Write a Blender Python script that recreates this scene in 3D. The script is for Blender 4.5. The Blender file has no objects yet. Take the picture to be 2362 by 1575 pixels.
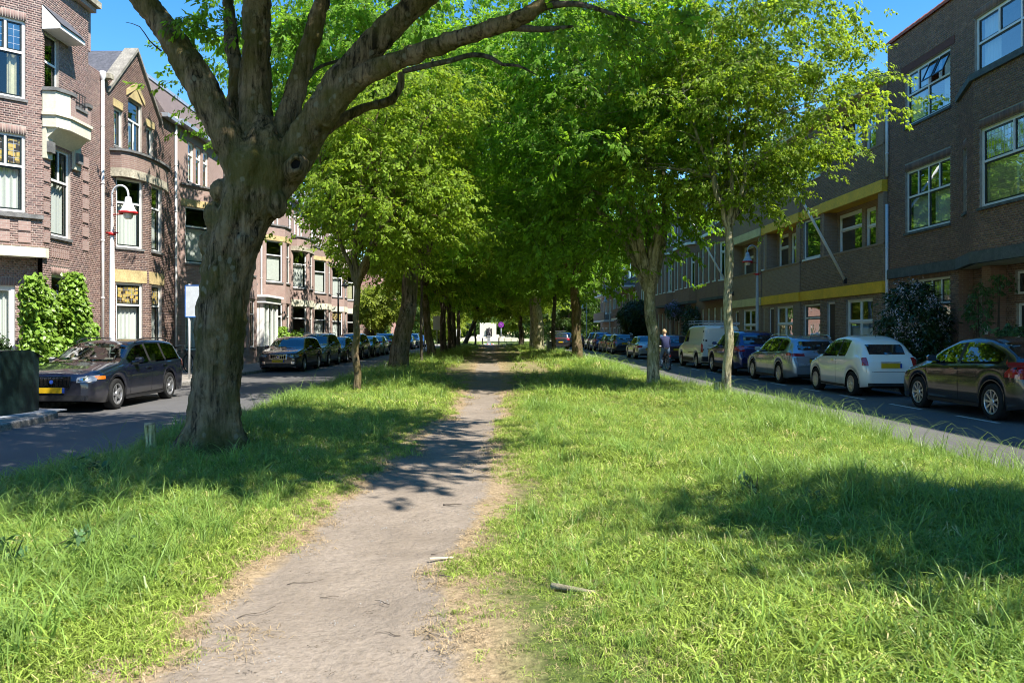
import bpy, math, random
import numpy as np
from mathutils import Vector, Matrix, Euler, noise
R = math.radians
rng = np.random.default_rng(7)
random.seed(7)
scn = bpy.context.scene
COL = scn.collection

# ------------------------------------------------------------------ camera
CAM_H = 1.65
FPX = 1837.0                      # focal length in pixels of the 2362 px wide photo
cam_d = bpy.data.cameras.new('camera')
cam = bpy.data.objects.new('camera', cam_d)
COL.objects.link(cam)
cam.location = (0, 0, CAM_H)
cam.rotation_euler = (R(90), 0, 0)
cam_d.sensor_fit = 'HORIZONTAL'
cam_d.sensor_width = 36.0
cam_d.lens = 36.0 * FPX / 2362.0
cam_d.shift_x = 46.0 / 2362.0
cam_d.shift_y = -18.5 / 2362.0
cam_d.clip_start = 0.05
cam_d.clip_end = 2000
scn.camera = cam

# ------------------------------------------------------------------ light
RAY = Vector((-0.56, 0.45, -1.0))         # direction the sunlight travels
SUNV = -RAY.normalized()
elev = math.asin(SUNV.z)
azim = math.atan2(SUNV.x, SUNV.y)          # from +Y towards +X
w = bpy.data.worlds.new('World')
scn.world = w
w.use_nodes = True
nt = w.node_tree
nt.nodes.clear()
sky = nt.nodes.new('ShaderNodeTexSky')
sky.sky_type = 'NISHITA'
sky.sun_disc = False
sky.sun_elevation = elev
sky.sun_rotation = azim
sky.altitude = 0
sky.air_density = 1.0
sky.dust_density = 0.0
sky.ozone_density = 2.5
bg = nt.nodes.new('ShaderNodeBackground')
bg.inputs['Strength'].default_value = 0.115
wo = nt.nodes.new('ShaderNodeOutputWorld')
hs = nt.nodes.new('ShaderNodeHueSaturation')
hs.inputs['Saturation'].default_value = 1.35
nt.links.new(sky.outputs[0], hs.inputs['Color'])
nt.links.new(hs.outputs[0], bg.inputs[0])
nt.links.new(bg.outputs[0], wo.inputs[0])
sd = bpy.data.lights.new('sun', 'SUN')
sd.energy = 5.0
sd.angle = R(0.53)
sd.color = (1.0, 0.945, 0.86)
sun = bpy.data.objects.new('sun', sd)
COL.objects.link(sun)
sun.rotation_euler = RAY.to_track_quat('-Z', 'Y').to_euler()
sun.location = (20, -20, 40)
scn.view_settings.view_transform = 'Standard'
scn.view_settings.look = 'None'
scn.view_settings.exposure = 1.3
scn.view_settings.gamma = 1.0
scn.view_settings.use_curve_mapping = False
scn.cycles.max_bounces = 6
scn.cycles.diffuse_bounces = 4
scn.cycles.glossy_bounces = 3
scn.cycles.transmission_bounces = 4
scn.cycles.transparent_max_bounces = 8
scn.cycles.caustics_reflective = False
scn.cycles.caustics_refractive = False
scn.cycles.use_denoising = True
scn.cycles.pixel_filter_type = 'BLACKMAN_HARRIS'
scn.cycles.filter_width = 1.05
scn.cycles.sample_clamp_indirect = 6
scn.render.film_transparent = False

# ------------------------------------------------------------------ materials
MATS = {}

def new_mat(name):
    m = bpy.data.materials.new(name)
    m.use_nodes = True
    m.node_tree.nodes.clear()
    return m, m.node_tree

def nd(t, kind, **kw):
    n = t.nodes.new(kind)
    for k, v in kw.items():
        if k.startswith('i_'):
            n.inputs[k[2:].replace('_', ' ')].default_value = v
        else:
            setattr(n, k, v)
    return n

def ramp(t, fac, stops, interp='LINEAR'):
    r = t.nodes.new('ShaderNodeValToRGB')
    r.color_ramp.interpolation = interp
    els = r.color_ramp.elements
    while len(els) > 1:
        els.remove(els[-1])
    for i, (p, c) in enumerate(stops):
        e = els[0] if i == 0 else els.new(p)
        e.position = p
        e.color = (*c, 1) if len(c) == 3 else c
    t.links.new(fac, r.inputs[0])
    return r.outputs[0]

def mixc(t, fac, a, b, mode='MIX'):
    n = t.nodes.new('ShaderNodeMix')
    n.data_type = 'RGBA'
    n.blend_type = mode
    for s, v in ((0, fac), (6, a), (7, b)):
        if hasattr(v, 'is_output'):
            t.links.new(v, n.inputs[s])
        elif s == 0:
            n.inputs[0].default_value = v
        else:
            n.inputs[s].default_value = (*v, 1)
    return n.outputs[2]

def mth(t, op, a, b=0.0):
    n = t.nodes.new('ShaderNodeMath')
    n.operation = op
    for i, v in enumerate((a, b)):
        if hasattr(v, 'is_output'):
            t.links.new(v, n.inputs[i])
        else:
            n.inputs[i].default_value = v
    return n.outputs[0]

def noise_tex(t, vec, scale, detail=4, rough=0.55, dist=0.0):
    n = t.nodes.new('ShaderNodeTexNoise')
    n.inputs['Scale'].default_value = scale
    n.inputs['Detail'].default_value = detail
    n.inputs['Roughness'].default_value = rough
    n.inputs['Distortion'].default_value = dist
    if vec is not None:
        t.links.new(vec, n.inputs['Vector'])
    return n.outputs[0]

def coord(t, which='Object'):
    return t.nodes.new('ShaderNodeTexCoord').outputs[which]

def mapping(t, vec, scale=(1, 1, 1), loc=(0, 0, 0)):
    n = t.nodes.new('ShaderNodeMapping')
    n.inputs['Scale'].default_value = scale
    n.inputs['Location'].default_value = loc
    t.links.new(vec, n.inputs[0])
    return n.outputs[0]

def bump(t, h, strength=0.3, dist=0.02):
    n = t.nodes.new('ShaderNodeBump')
    n.inputs['Strength'].default_value = strength
    n.inputs['Distance'].default_value = dist
    t.links.new(h, n.inputs['Height'])
    return n.outputs[0]

def finish(t, col, rough=0.7, spec=0.3, metal=0.0, normal=None, coat=0.0, extra=None):
    p = t.nodes.new('ShaderNodeBsdfPrincipled')
    o = t.nodes.new('ShaderNodeOutputMaterial')
    def put(name, v):
        if hasattr(v, 'is_output'):
            t.links.new(v, p.inputs[name])
        else:
            p.inputs[name].default_value = (*v, 1) if isinstance(v, tuple) and len(v) == 3 else v
    put('Base Color', col)
    put('Roughness', rough)
    put('Specular IOR Level', spec)
    put('Metallic', metal)
    put('Coat Weight', coat)
    put('Coat Roughness', 0.04)
    if extra:
        for k, v in extra.items():
            put(k, v)
    if normal is not None:
        t.links.new(normal, p.inputs['Normal'])
    t.links.new(p.outputs[0], o.inputs[0])
    return p

def simple(name, col, rough=0.6, spec=0.3, metal=0.0, coat=0.0, var=0.12, scale=6.0, bmp=0.0):
    """a procedural material: base colour broken up by two noises"""
    if name in MATS:
        return MATS[name]
    m, t = new_mat(name)
    c = coord(t)
    n1 = noise_tex(t, c, scale, 5, 0.6)
    n2 = noise_tex(t, c, scale * 7, 3, 0.6)
    f = mth(t, 'MULTIPLY', n1, n2)
    lo = tuple(max(0, x * (1 - var * 1.6)) for x in col)
    hi = tuple(min(1, x * (1 + var)) for x in col)
    cc = ramp(t, f, [(0.12, lo), (0.42, hi)])
    nm = bump(t, n2, bmp, 0.01) if bmp else None
    rr = mth(t, 'ADD', mth(t, 'MULTIPLY', n1, 0.16), rough - 0.08)
    finish(t, cc, rr, spec, metal, nm, coat)
    MATS[name] = m
    return m

def car_paint(name, col, metal=0.3):
    if name in MATS:
        return MATS[name]
    m, t = new_mat(name)
    c = coord(t)
    sepn = t.nodes.new('ShaderNodeSeparateXYZ')
    t.links.new(c, sepn.inputs[0])
    n = noise_tex(t, c, 3.0, 4, 0.6)
    # road dust towards the sills
    d = mth(t, 'MULTIPLY', ramp(t, sepn.outputs[2], [(0.15, (1, 1, 1)), (0.75, (0, 0, 0))]), mth(t, 'MULTIPLY', n, 0.45))
    cc = mixc(t, d, col, (0.16, 0.14, 0.12))
    rr = mth(t, 'ADD', mth(t, 'MULTIPLY', d, 0.8), 0.24)
    finish(t, cc, rr, 0.5, metal, None, 0.9)
    MATS[name] = m
    return m

def brick_mat(name, cols, mortar, rough=0.85, bw=0.22, bh=0.0625, ms=0.010):
    """brick pattern for walls too far to pick bricks apart; uv is in metres"""
    if name in MATS:
        return MATS[name]
    m, t = new_mat(name)
    uv = coord(t, 'UV')
    b = t.nodes.new('ShaderNodeTexBrick')
    b.offset = 0.5
    b.inputs['Scale'].default_value = 1.0
    b.inputs['Brick Width'].default_value = bw
    b.inputs['Row Height'].default_value = bh
    b.inputs['Mortar Size'].default_value = ms / 2
    b.inputs['Mortar Smooth'].default_value = 0.2
    b.inputs['Bias'].default_value = -0.1
    b.inputs['Color1'].default_value = (*cols[0], 1)
    b.inputs['Color2'].default_value = (*cols[1], 1)
    b.inputs['Mortar'].default_value = (*mortar, 1)
    t.links.new(uv, b.inputs['Vector'])
    n = noise_tex(t, uv, 0.9, 5, 0.65)
    n2 = noise_tex(t, uv, 14, 3, 0.6)
    c = mixc(t, ramp(t, n, [(0.35, (0, 0, 0)), (0.72, (0.45, 0.45, 0.45))]), b.outputs[0], cols[2])
    c = mixc(t, ramp(t, n2, [(0.45, (0, 0, 0)), (0.8, (0.35, 0.35, 0.35))]), c, cols[3])
    bm = bump(t, mth(t, 'SUBTRACT', 1.0, b.outputs[1]), 0.5, 0.01)
    finish(t, c, rough, 0.2, 0, bm)
    MATS[name] = m
    return m

def brick_solid(name, cols, rough=0.85):
    """colour of real brick pieces: each takes its own tint from the attribute 'tint' or the object's random number"""
    if name in MATS:
        return MATS[name]
    m, t = new_mat(name)
    a = t.nodes.new('ShaderNodeAttribute')
    a.attribute_name = 'tint'
    oi = t.nodes.new('ShaderNodeObjectInfo')
    f = mth(t, 'FRACT', mth(t, 'ADD', a.outputs['Fac'], mth(t, 'MULTIPLY', oi.outputs['Random'], 3.7)))
    c0 = ramp(t, f, [(0.0, cols[0]), (0.35, cols[1]), (0.6, cols[2]), (0.85, cols[3]), (1.0, cols[0])])
    uv = coord(t, 'Object')
    n2 = noise_tex(t, uv, 40, 3, 0.6)
    n3 = noise_tex(t, uv, 0.7, 4, 0.6)
    c = mixc(t, ramp(t, n2, [(0.35, (0, 0, 0)), (0.8, (0.6, 0.6, 0.6))]), c0, tuple(x * 0.55 for x in cols[1]))
    c = mixc(t, ramp(t, n3, [(0.45, (0, 0, 0)), (0.75, (0.4, 0.4, 0.4))]), c, tuple(x * 0.5 for x in cols[0]))
    finish(t, c, rough, 0.2, 0, bump(t, n2, 0.35, 0.004))
    MATS[name] = m
    return m

def glass_mat(name, tint=(0.55, 0.62, 0.6), refl=0.35, rough=0.01, wav=0.02):
    """window pane: part mirror, part see-through"""
    if name in MATS:
        return MATS[name]
    m, t = new_mat(name)
    g = nd(t, 'ShaderNodeBsdfGlossy')
    g.inputs['Roughness'].default_value = rough
    g.inputs['Color'].default_value = (0.95, 1.0, 0.98, 1)
    tr = nd(t, 'ShaderNodeBsdfTransparent')
    tr.inputs['Color'].default_value = (*tint, 1)
    lw = nd(t, 'ShaderNodeLayerWeight')
    lw.inputs['Blend'].default_value = 0.5
    f = mth(t, 'ADD', mth(t, 'MULTIPLY', mth(t, 'POWER', lw.outputs['Facing'], 3.0), 0.8), refl * 0.5)
    f.node.use_clamp = True
    nz = noise_tex(t, coord(t), 1.3, 2, 0.5)
    t.links.new(bump(t, nz, wav * 5, 0.03), g.inputs['Normal'])
    mx = nd(t, 'ShaderNodeMixShader')
    t.links.new(f, mx.inputs[0])
    t.links.new(tr.outputs[0], mx.inputs[1])
    t.links.new(g.outputs[0], mx.inputs[2])
    o = nd(t, 'ShaderNodeOutputMaterial')
    t.links.new(mx.outputs[0], o.inputs[0])
    MATS[name] = m
    return m

def leaf_mat(name, diff, trans, dry=None, tmix=0.45, spec=0.25, rough=0.45, varamt=0.35):
    if name in MATS:
        return MATS[name]
    m, t = new_mat(name)
    oi = t.nodes.new('ShaderNodeObjectInfo')
    at = t.nodes.new('ShaderNodeAttribute')
    at.attribute_name = 'tint'
    r0 = mth(t, 'ADD', mth(t, 'MULTIPLY', oi.outputs['Random'], 0.5), mth(t, 'MULTIPLY', at.outputs['Fac'], 0.5))
    lo = tuple(x * (1 - varamt) for x in diff)
    hi = tuple(min(1, x * (1 + varamt)) for x in diff)
    stops = [(0.1, lo), (0.5, diff), (0.8, hi)]
    stt = [(0.1, tuple(x * (1 - varamt) for x in trans)), (0.5, trans), (0.8, tuple(x * (1 + varamt) for x in trans))]
    if dry:
        stops += [(0.86, dry), (1.0, dry)]
        stt += [(0.86, tuple(x * 0.8 for x in dry)), (1.0, tuple(x * 0.8 for x in dry))]
    dc = ramp(t, r0, stops)
    tc = ramp(t, r0, stt)
    p = nd(t, 'ShaderNodeBsdfPrincipled')
    t.links.new(dc, p.inputs['Base Color'])
    p.inputs['Roughness'].default_value = rough
    p.inputs['Specular IOR Level'].default_value = spec
    tl = nd(t, 'ShaderNodeBsdfTranslucent')
    t.links.new(tc, tl.inputs['Color'])
    mx = nd(t, 'ShaderNodeMixShader')
    mx.inputs[0].default_value = tmix
    t.links.new(p.outputs[0], mx.inputs[1])
    t.links.new(tl.outputs[0], mx.inputs[2])
    o = nd(t, 'ShaderNodeOutputMaterial')
    t.links.new(mx.outputs[0], o.inputs[0])
    MATS[name] = m
    return m

# ------------------------------------------------------------------ mesh helpers
class MB:
    """collects polygons, one material slot index per polygon, uv optional"""
    def __init__(s):
        s.v, s.f, s.m, s.uv, s.t = [], [], [], [], []
    def poly(s, pts, mat=0, uv=None, tint=0.0):
        n = len(s.v)
        s.v.extend(tuple(p) for p in pts)
        s.f.append(tuple(range(n, n + len(pts))))
        s.m.append(mat)
        s.uv.append(uv if uv is not None else [(0, 0)] * len(pts))
        s.t.append(tint)
    def mesh_part(s, verts, faces, mat=0, tint=0.0):
        n = len(s.v)
        s.v.extend(tuple(p) for p in verts)
        for f in faces:
            s.f.append(tuple(i + n for i in f))
            s.m.append(mat)
            s.uv.append([(0, 0)] * len(f))
            s.t.append(tint)
    def box(s, x0, x1, y0, y1, z0, z1, mat=0, mp=None, tint=0.0, bev=0.0):
        if x1 < x0: x0, x1 = x1, x0
        if y1 < y0: y0, y1 = y1, y0
        if z1 < z0: z0, z1 = z1, z0
        p = [(x0, y0, z0), (x1, y0, z0), (x1, y1, z0), (x0, y1, z0), (x0, y0, z1), (x1, y0, z1), (x1, y1, z1), (x0, y1, z1)]
        if mp: p = [mp(*q) for q in p]
        for f in ((0, 3, 2, 1), (4, 5, 6, 7), (0, 1, 5, 4), (1, 2, 6, 5), (2, 3, 7, 6), (3, 0, 4, 7)):
            q = [p[i] for i in f]
            a = (Vector(q[1]) - Vector(q[0])).length
            b = (Vector(q[2]) - Vector(q[1])).length
            s.poly(q, mat, [(0, 0), (a, 0), (a, b), (0, b)], tint)
    def tube(s, path, radii, n=10, mat=0, cap=True, mp=None):
        path = [Vector(p) for p in path]
        if not hasattr(radii, '__len__'): radii = [radii] * len(path)
        rings = []
        up = Vector((0, 0, 1))
        d0 = (path[1] - path[0]).normalized()
        a = d0.orthogonal().normalized() if abs(d0.z) < 0.9 else Vector((1, 0, 0))
        for i, p in enumerate(path):
            d = (path[min(i + 1, len(path) - 1)] - path[max(i - 1, 0)])
            if d.length < 1e-9: d = Vector((0, 0, 1))
            d.normalize()
            a = (a - d * a.dot(d))
            a = a.normalized() if a.length > 1e-6 else d.orthogonal().normalized()
            b = d.cross(a)
            rings.append([p + (a * math.cos(2 * math.pi * k / n) + b * math.sin(2 * math.pi * k / n)) * radii[i] for k in range(n)])
        n0 = len(s.v)
        for r in rings:
            s.v.extend(tuple(mp(*q)) if mp else tuple(q) for q in r)
        for i in range(len(rings) - 1):
            for k in range(n):
                k2 = (k + 1) % n
                s.f.append((n0 + i * n + k, n0 + i * n + k2, n0 + (i + 1) * n + k2, n0 + (i + 1) * n + k))
                s.m.append(mat); s.uv.append([(0, 0)] * 4); s.t.append(0)
        if cap:
            s.f.append(tuple(n0 + k for k in reversed(range(n)))); s.m.append(mat); s.uv.append([(0, 0)] * n); s.t.append(0)
            e = n0 + (len(rings) - 1) * n
            s.f.append(tuple(e + k for k in range(n))); s.m.append(mat); s.uv.append([(0, 0)] * n); s.t.append(0)
    def lathe(s, prof, n=20, mat=0, at=(0, 0, 0), axis='z'):
        n0 = len(s.v)
        for r, z in prof:
            for k in range(n):
                a = 2 * math.pi * k / n
                c, d = r * math.cos(a), r * math.sin(a)
                p = (c, d, z) if axis == 'z' else ((c, z, d) if axis == 'y' else (z, c, d))
                s.v.append((p[0] + at[0], p[1] + at[1], p[2] + at[2]))
        for i in range(len(prof) - 1):
            for k in range(n):
                k2 = (k + 1) % n
                s.f.append((n0 + i * n + k, n0 + i * n + k2, n0 + (i + 1) * n + k2, n0 + (i + 1) * n + k))
                s.m.append(mat); s.uv.append([(0, 0)] * 4); s.t.append(0)
    def build(s, name, mats, parent=None, smooth=False, **props):
        me = bpy.data.meshes.new(name)
        me.from_pydata([tuple(p) for p in s.v], [], s.f)
        if not isinstance(mats, (list, tuple)): mats = [mats]
        for m in mats: me.materials.append(m)
        me.polygons.foreach_set('material_index', s.m)
        uvl = me.uv_layers.new(name='UVMap')
        flat = [c for u in s.uv for q in u for c in q]
        uvl.data.foreach_set('uv', flat)
        if any(s.t):
            at = me.attributes.new('tint', 'FLOAT', 'FACE')
            at.data.foreach_set('value', s.t)
        if smooth:
            me.polygons.foreach_set('use_smooth', [True] * len(s.f))
        me.update()
        return link(name, me, parent, **props)

def link(name, data, parent=None, **props):
    o = bpy.data.objects.new(name, data)
    COL.objects.link(o)
    if parent is not None: o.parent = parent
    for k, v in props.items(): o[k] = v
    return o

def empty(name, loc=(0, 0, 0), rz=0.0, label=None, cat=None, group=None):
    o = bpy.data.objects.new(name, None)
    o.empty_display_size = 0.3
    COL.objects.link(o)
    o.location = loc
    o.rotation_euler = (0, 0, rz)
    tag(o, label, cat, group)
    return o

def tag(o, label=None, cat=None, group=None, kind=None):
    if label: o['label'] = label
    if cat: o['category'] = cat
    if group: o['group'] = group
    if kind: o['kind'] = kind
    return o

def kids(o):
    return KIDS.get(o.name, [])

def copy_tree(root, loc, rz=None, label=None, group=None, scale=None, swap=None):
    """copy a thing, its parts and their sub-parts; meshes are shared"""
    chl = {}
    for ob in COL.objects:
        if ob.parent is not None: chl.setdefault(ob.parent.name, []).append(ob)
    def rec(o, par):
        c = o.copy()
        COL.objects.link(c)
        c.parent = par
        if swap and c.type == 'MESH':
            for i, sl in enumerate(c.material_slots):
                if sl.material and sl.material.name in swap:
                    nm = sl.material.name
                    sl.link = 'OBJECT'
                    sl.material = swap[nm]
        for k in chl.get(o.name, []): rec(k, c)
        return c
    r = rec(root, None)
    r.location = loc
    if rz is not None: r.rotation_euler = (0, 0, rz)
    if scale: r.scale = scale if hasattr(scale, '__len__') else (scale,) * 3
    if label: r['label'] = label
    if group: r['group'] = group
    return r

def np_mesh(name, V, F, mats, parent=None, smooth=False, tint=None, vattr=None, **props):
    """fast mesh from arrays; F is (n,k)"""
    me = bpy.data.meshes.new(name)
    V = np.asarray(V, dtype=np.float32)
    F = np.asarray(F, dtype=np.int32)
    me.vertices.add(len(V)); me.vertices.foreach_set('co', V.ravel())
    me.loops.add(F.size); me.loops.foreach_set('vertex_index', F.ravel())
    me.polygons.add(len(F))
    me.polygons.foreach_set('loop_start', np.arange(len(F), dtype=np.int32) * F.shape[1])
    if smooth: me.polygons.foreach_set('use_smooth', np.ones(len(F), dtype=bool))
    if not isinstance(mats, (list, tuple)): mats = [mats]
    for m in mats: me.materials.append(m)
    if tint is not None:
        at = me.attributes.new('tint', 'FLOAT', 'FACE'); at.data.foreach_set('value', np.asarray(tint, dtype=np.float32))
    if vattr:
        for k, a in vattr.items():
            at = me.attributes.new(k, 'FLOAT', 'POINT'); at.data.foreach_set('value', np.asarray(a, dtype=np.float32))
    me.update(calc_edges=True)
    me.validate()
    return link(name, me, parent, **props)

# ------------------------------------------------------------------ scatter (leaves, grass) by geometry nodes
def proto_collection(name, metas):
    c = bpy.data.collections.new(name)
    for i, me in enumerate(metas):
        o = bpy.data.objects.new('%s_%d' % (name, i), me)
        c.objects.link(o)
    return c

def scatter_group(coll):
    g = bpy.data.node_groups.new('scatter_' + coll.name, 'GeometryNodeTree')
    g.interface.new_socket('Geometry', in_out='INPUT', socket_type='NodeSocketGeometry')
    g.interface.new_socket('Geometry', in_out='OUTPUT', socket_type='NodeSocketGeometry')
    i = g.nodes.new('NodeGroupInput'); o = g.nodes.new('NodeGroupOutput')
    ci = g.nodes.new('GeometryNodeCollectionInfo')
    ci.inputs['Collection'].default_value = coll
    ci.inputs['Separate Children'].default_value = True
    ci.inputs['Reset Children'].default_value = True
    iop = g.nodes.new('GeometryNodeInstanceOnPoints')
    iop.inputs['Pick Instance'].default_value = True
    def attr(nm, ty):
        a = g.nodes.new('GeometryNodeInputNamedAttribute'); a.data_type = ty
        a.inputs['Name'].default_value = nm
        return a.outputs['Attribute']
    e2r = g.nodes.new('FunctionNodeEulerToRotation')
    g.links.new(attr('rot', 'FLOAT_VECTOR'), e2r.inputs[0])
    g.links.new(i.outputs[0], iop.inputs['Points'])
    g.links.new(ci.outputs[0], iop.inputs['Instance'])
    g.links.new(attr('idx', 'INT'), iop.inputs['Instance Index'])
    g.links.new(e2r.outputs[0], iop.inputs['Rotation'])
    g.links.new(attr('scl', 'FLOAT_VECTOR'), iop.inputs['Scale'])
    g.links.new(iop.outputs[0], o.inputs[0])
    return g

def scatter(name, P, rot, scl, idx, group, parent=None, **props):
    me = bpy.data.meshes.new(name)
    P = np.asarray(P, dtype=np.float32)
    me.vertices.add(len(P)); me.vertices.foreach_set('co', P.ravel())
    a = me.attributes.new('rot', 'FLOAT_VECTOR', 'POINT'); a.data.foreach_set('vector', np.asarray(rot, dtype=np.float32).ravel())
    s = np.asarray(scl, dtype=np.float32)
    if s.ndim == 1: s = np.repeat(s[:, None], 3, 1)
    a = me.attributes.new('scl', 'FLOAT_VECTOR', 'POINT'); a.data.foreach_set('vector', s.ravel())
    a = me.attributes.new('idx', 'INT', 'POINT'); a.data.foreach_set('value', np.asarray(idx, dtype=np.int32))
    me.update()
    o = link(name, me, parent, **props)
    md = o.modifiers.new('scatter', 'NODES')
    md.node_group = group
    return o
# ================================================================== ground, roads, median
XL, XR = -4.7, 5.75            # median kerbs
LK, RK = -9.75, 11.45          # kerbs at the house side
LF, RF = -13.0, 14.3           # facades

PY = [2.0, 3.5, 5.3, 7.4, 10, 15.5, 21.5, 46, 75, 105]
PXL = [-1.75, -1.42, -1.47, -1.36, -0.98, -0.64, -0.58, -0.70, -0.8, -0.8]
PXR = [-0.10, -0.22, -0.40, -0.12, -0.08, 0.12, 0.22, 0.30, 0.3, 0.3]

def wav(x, y, seed, f):
    r = np.random.default_rng(seed)
    o = 0
    for k in range(7):
        a = r.uniform(0, 6.28); q = f * r.uniform(0.5, 1.9)
        o = o + np.sin(x * q * math.cos(a) + y * q * math.sin(a) + r.uniform(0, 6.28))
    return o / 3.2

def path_d(x, y):
    """signed distance to the worn path's edge, negative on the path"""
    x = np.asarray(x, float); y = np.asarray(y, float)
    l = np.interp(y, PY, PXL) + 0.07 * wav(x, y, 3, 1.6)
    r = np.interp(y, PY, PXR) + 0.07 * wav(x, y, 4, 1.6)
    return np.maximum(l - x, x - r)

def med_z(x, y):
    x = np.asarray(x, float); y = np.asarray(y, float)
    d = path_d(x, y)
    z = 0.13 + 0.022 * wav(x, y, 9, 0.9) + 0.012 * wav(x, y, 10, 3.1)
    z = z + 0.035 * (1 / (1 + np.exp(-(d - 0.1) * 8))) - 0.02
    e = np.minimum(x - XL, XR - x)
    k = np.clip(e / 0.9, 0, 1)
    return 0.085 + (z - 0.085) * k

def asphalt(name, base):
    m, t = new_mat(name)
    c = coord(t)
    n = noise_tex(t, c, 0.35, 5, 0.6); n2 = noise_tex(t, c, 90, 3, 0.7); n3 = noise_tex(t, mapping(t, c, (1, 0.12, 1)), 1.3, 3, 0.6)
    v = nd(t, 'ShaderNodeTexVoronoi'); v.inputs['Scale'].default_value = 120
    t.links.new(c, v.inputs['Vector'])
    col = ramp(t, n, [(0.3, tuple(x * 0.8 for x in base)), (0.7, tuple(x * 1.15 for x in base))])
    col = mixc(t, ramp(t, v.outputs[0], [(0.0, (0.55,) * 3), (0.5, (0, 0, 0))]), col, tuple(min(1, x * 2.0) for x in base))
    col = mixc(t, ramp(t, n3, [(0.5, (0, 0, 0)), (0.75, (0.35,) * 3)]), col, tuple(x * 0.6 for x in base))
    # tar-filled cracks, wandering
    nw = nd(t, 'ShaderNodeTexNoise'); nw.inputs['Scale'].default_value = 0.9; nw.inputs['Detail'].default_value = 6; t.links.new(c, nw.inputs['Vector'])
    va = nd(t, 'ShaderNodeVectorMath', operation='MULTIPLY_ADD'); t.links.new(nw.outputs['Color'], va.inputs[0]); va.inputs[1].default_value = (2.2, 2.2, 0); t.links.new(c, va.inputs[2])
    vc = nd(t, 'ShaderNodeTexVoronoi', feature='DISTANCE_TO_EDGE'); vc.inputs['Scale'].default_value = 0.16
    t.links.new(va.outputs[0], vc.inputs['Vector'])
    col = mixc(t, mth(t, 'MULTIPLY', ramp(t, vc.outputs[0], [(0.0, (0.5,) * 3), (0.003, (0, 0, 0))]), ramp(t, n, [(0.5, (0, 0, 0)), (0.56, (1, 1, 1))])), col, tuple(x * 0.45 for x in base))
    finish(t, col, 0.75, 0.3, 0, bump(t, n2, 0.5, 0.006))
    return m

m_asph = asphalt('asphalt', (0.090, 0.087, 0.085))
m_conc = simple('concrete', (0.30, 0.29, 0.27), 0.8, var=0.25, scale=3, bmp=0.3)
m_kerb = simple('kerb_concrete', (0.24, 0.23, 0.21), 0.85, var=0.4, scale=5, bmp=0.4)
m_white = simple('white_paint', (0.72, 0.73, 0.72), 0.45, 0.4, var=0.08)
m_roadpaint = simple('road_paint', (0.62, 0.62, 0.60), 0.6, var=0.35, scale=30)

def ground_mat():
    m, t = new_mat('far_ground')
    c = coord(t)
    col = ramp(t, noise_tex(t, c, 0.15, 5, 0.6), [(0.3, (0.06, 0.075, 0.03)), (0.7, (0.12, 0.11, 0.06))])
    finish(t, col, 0.9)
    return m
b = MB(); b.poly([(-600, -200, -0.06), (600, -200, -0.06), (600, 1200, -0.06), (-600, 1200, -0.06)])
b.build('ground', ground_mat(), kind='structure')
b = MB()
for x0, x1 in ((LK, XL), (XR, RK)):
    bb = MB(); ys = np.linspace(-12, 112, 32)
    for i in range(31): bb.poly([(x0, ys[i], 0), (x1, ys[i], 0), (x1, ys[i + 1], 0), (x0, ys[i + 1], 0)])
    bb.build('road', m_asph, kind='structure')
b = MB(); b.poly([(-90, 112, 0.0), (90, 112, 0.0), (90, 122, 0.0), (-90, 122, 0.0)])
b.build('cross_road', simple('pale_paving', (0.34, 0.31, 0.28), 0.8, var=0.2, scale=2), kind='structure')

def paving(name, base, tw, th):
    m, t = new_mat(name)
    c = coord(t)
    br = nd(t, 'ShaderNodeTexBrick')
    br.inputs['Scale'].default_value = 1; br.inputs['Brick Width'].default_value = tw; br.inputs['Row Height'].default_value = th
    br.inputs['Mortar Size'].default_value = 0.004; br.inputs['Mortar Smooth'].default_value = 0.3
    br.inputs['Color1'].default_value = (*base, 1); br.inputs['Color2'].default_value = (*[x * 0.72 for x in base], 1)
    br.inputs['Mortar'].default_value = (0.06, 0.055, 0.045, 1)
    t.links.new(c, br.inputs['Vector'])
    n = noise_tex(t, c, 1.1, 5, 0.65)
    col = mixc(t, ramp(t, n, [(0.45, (0, 0, 0)), (0.75, (0.5,) * 3)]), br.outputs[0], tuple(x * 0.5 for x in base))
    finish(t, col, 0.85, 0.2, 0, bump(t, mth(t, 'SUBTRACT', 1.0, br.outputs[1]), 0.5, 0.01))
    return m
m_pave = paving('pavement_tiles', (0.30, 0.27, 0.235), 0.3, 0.3)

def pavement(x0, x1, y0, y1, name='pavement'):
    b = MB(); b.box(x0, x1, y0, y1, -0.05, 0.12)
    return b.build(name, m_pave, kind='structure')
pavement(LF - 1.2, LK - 0.15, -12, 112)
pavement(RK + 0.15, RF + 1.5, -12, 112)
# built-out pavement with the waste container: rounded end
b = MB()
prof = [(LK - 0.15, -12), (-8.42, -12), (-8.42, 13.0), (-8.46, 14.8), (-8.62, 15.6), (-8.95, 16.05), (-9.4, 16.2), (LK - 0.15, 16.2)]
b.poly([(x, y, 0.124) for x, y in prof])
b.build('pavement', m_pave, kind='structure')

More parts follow.
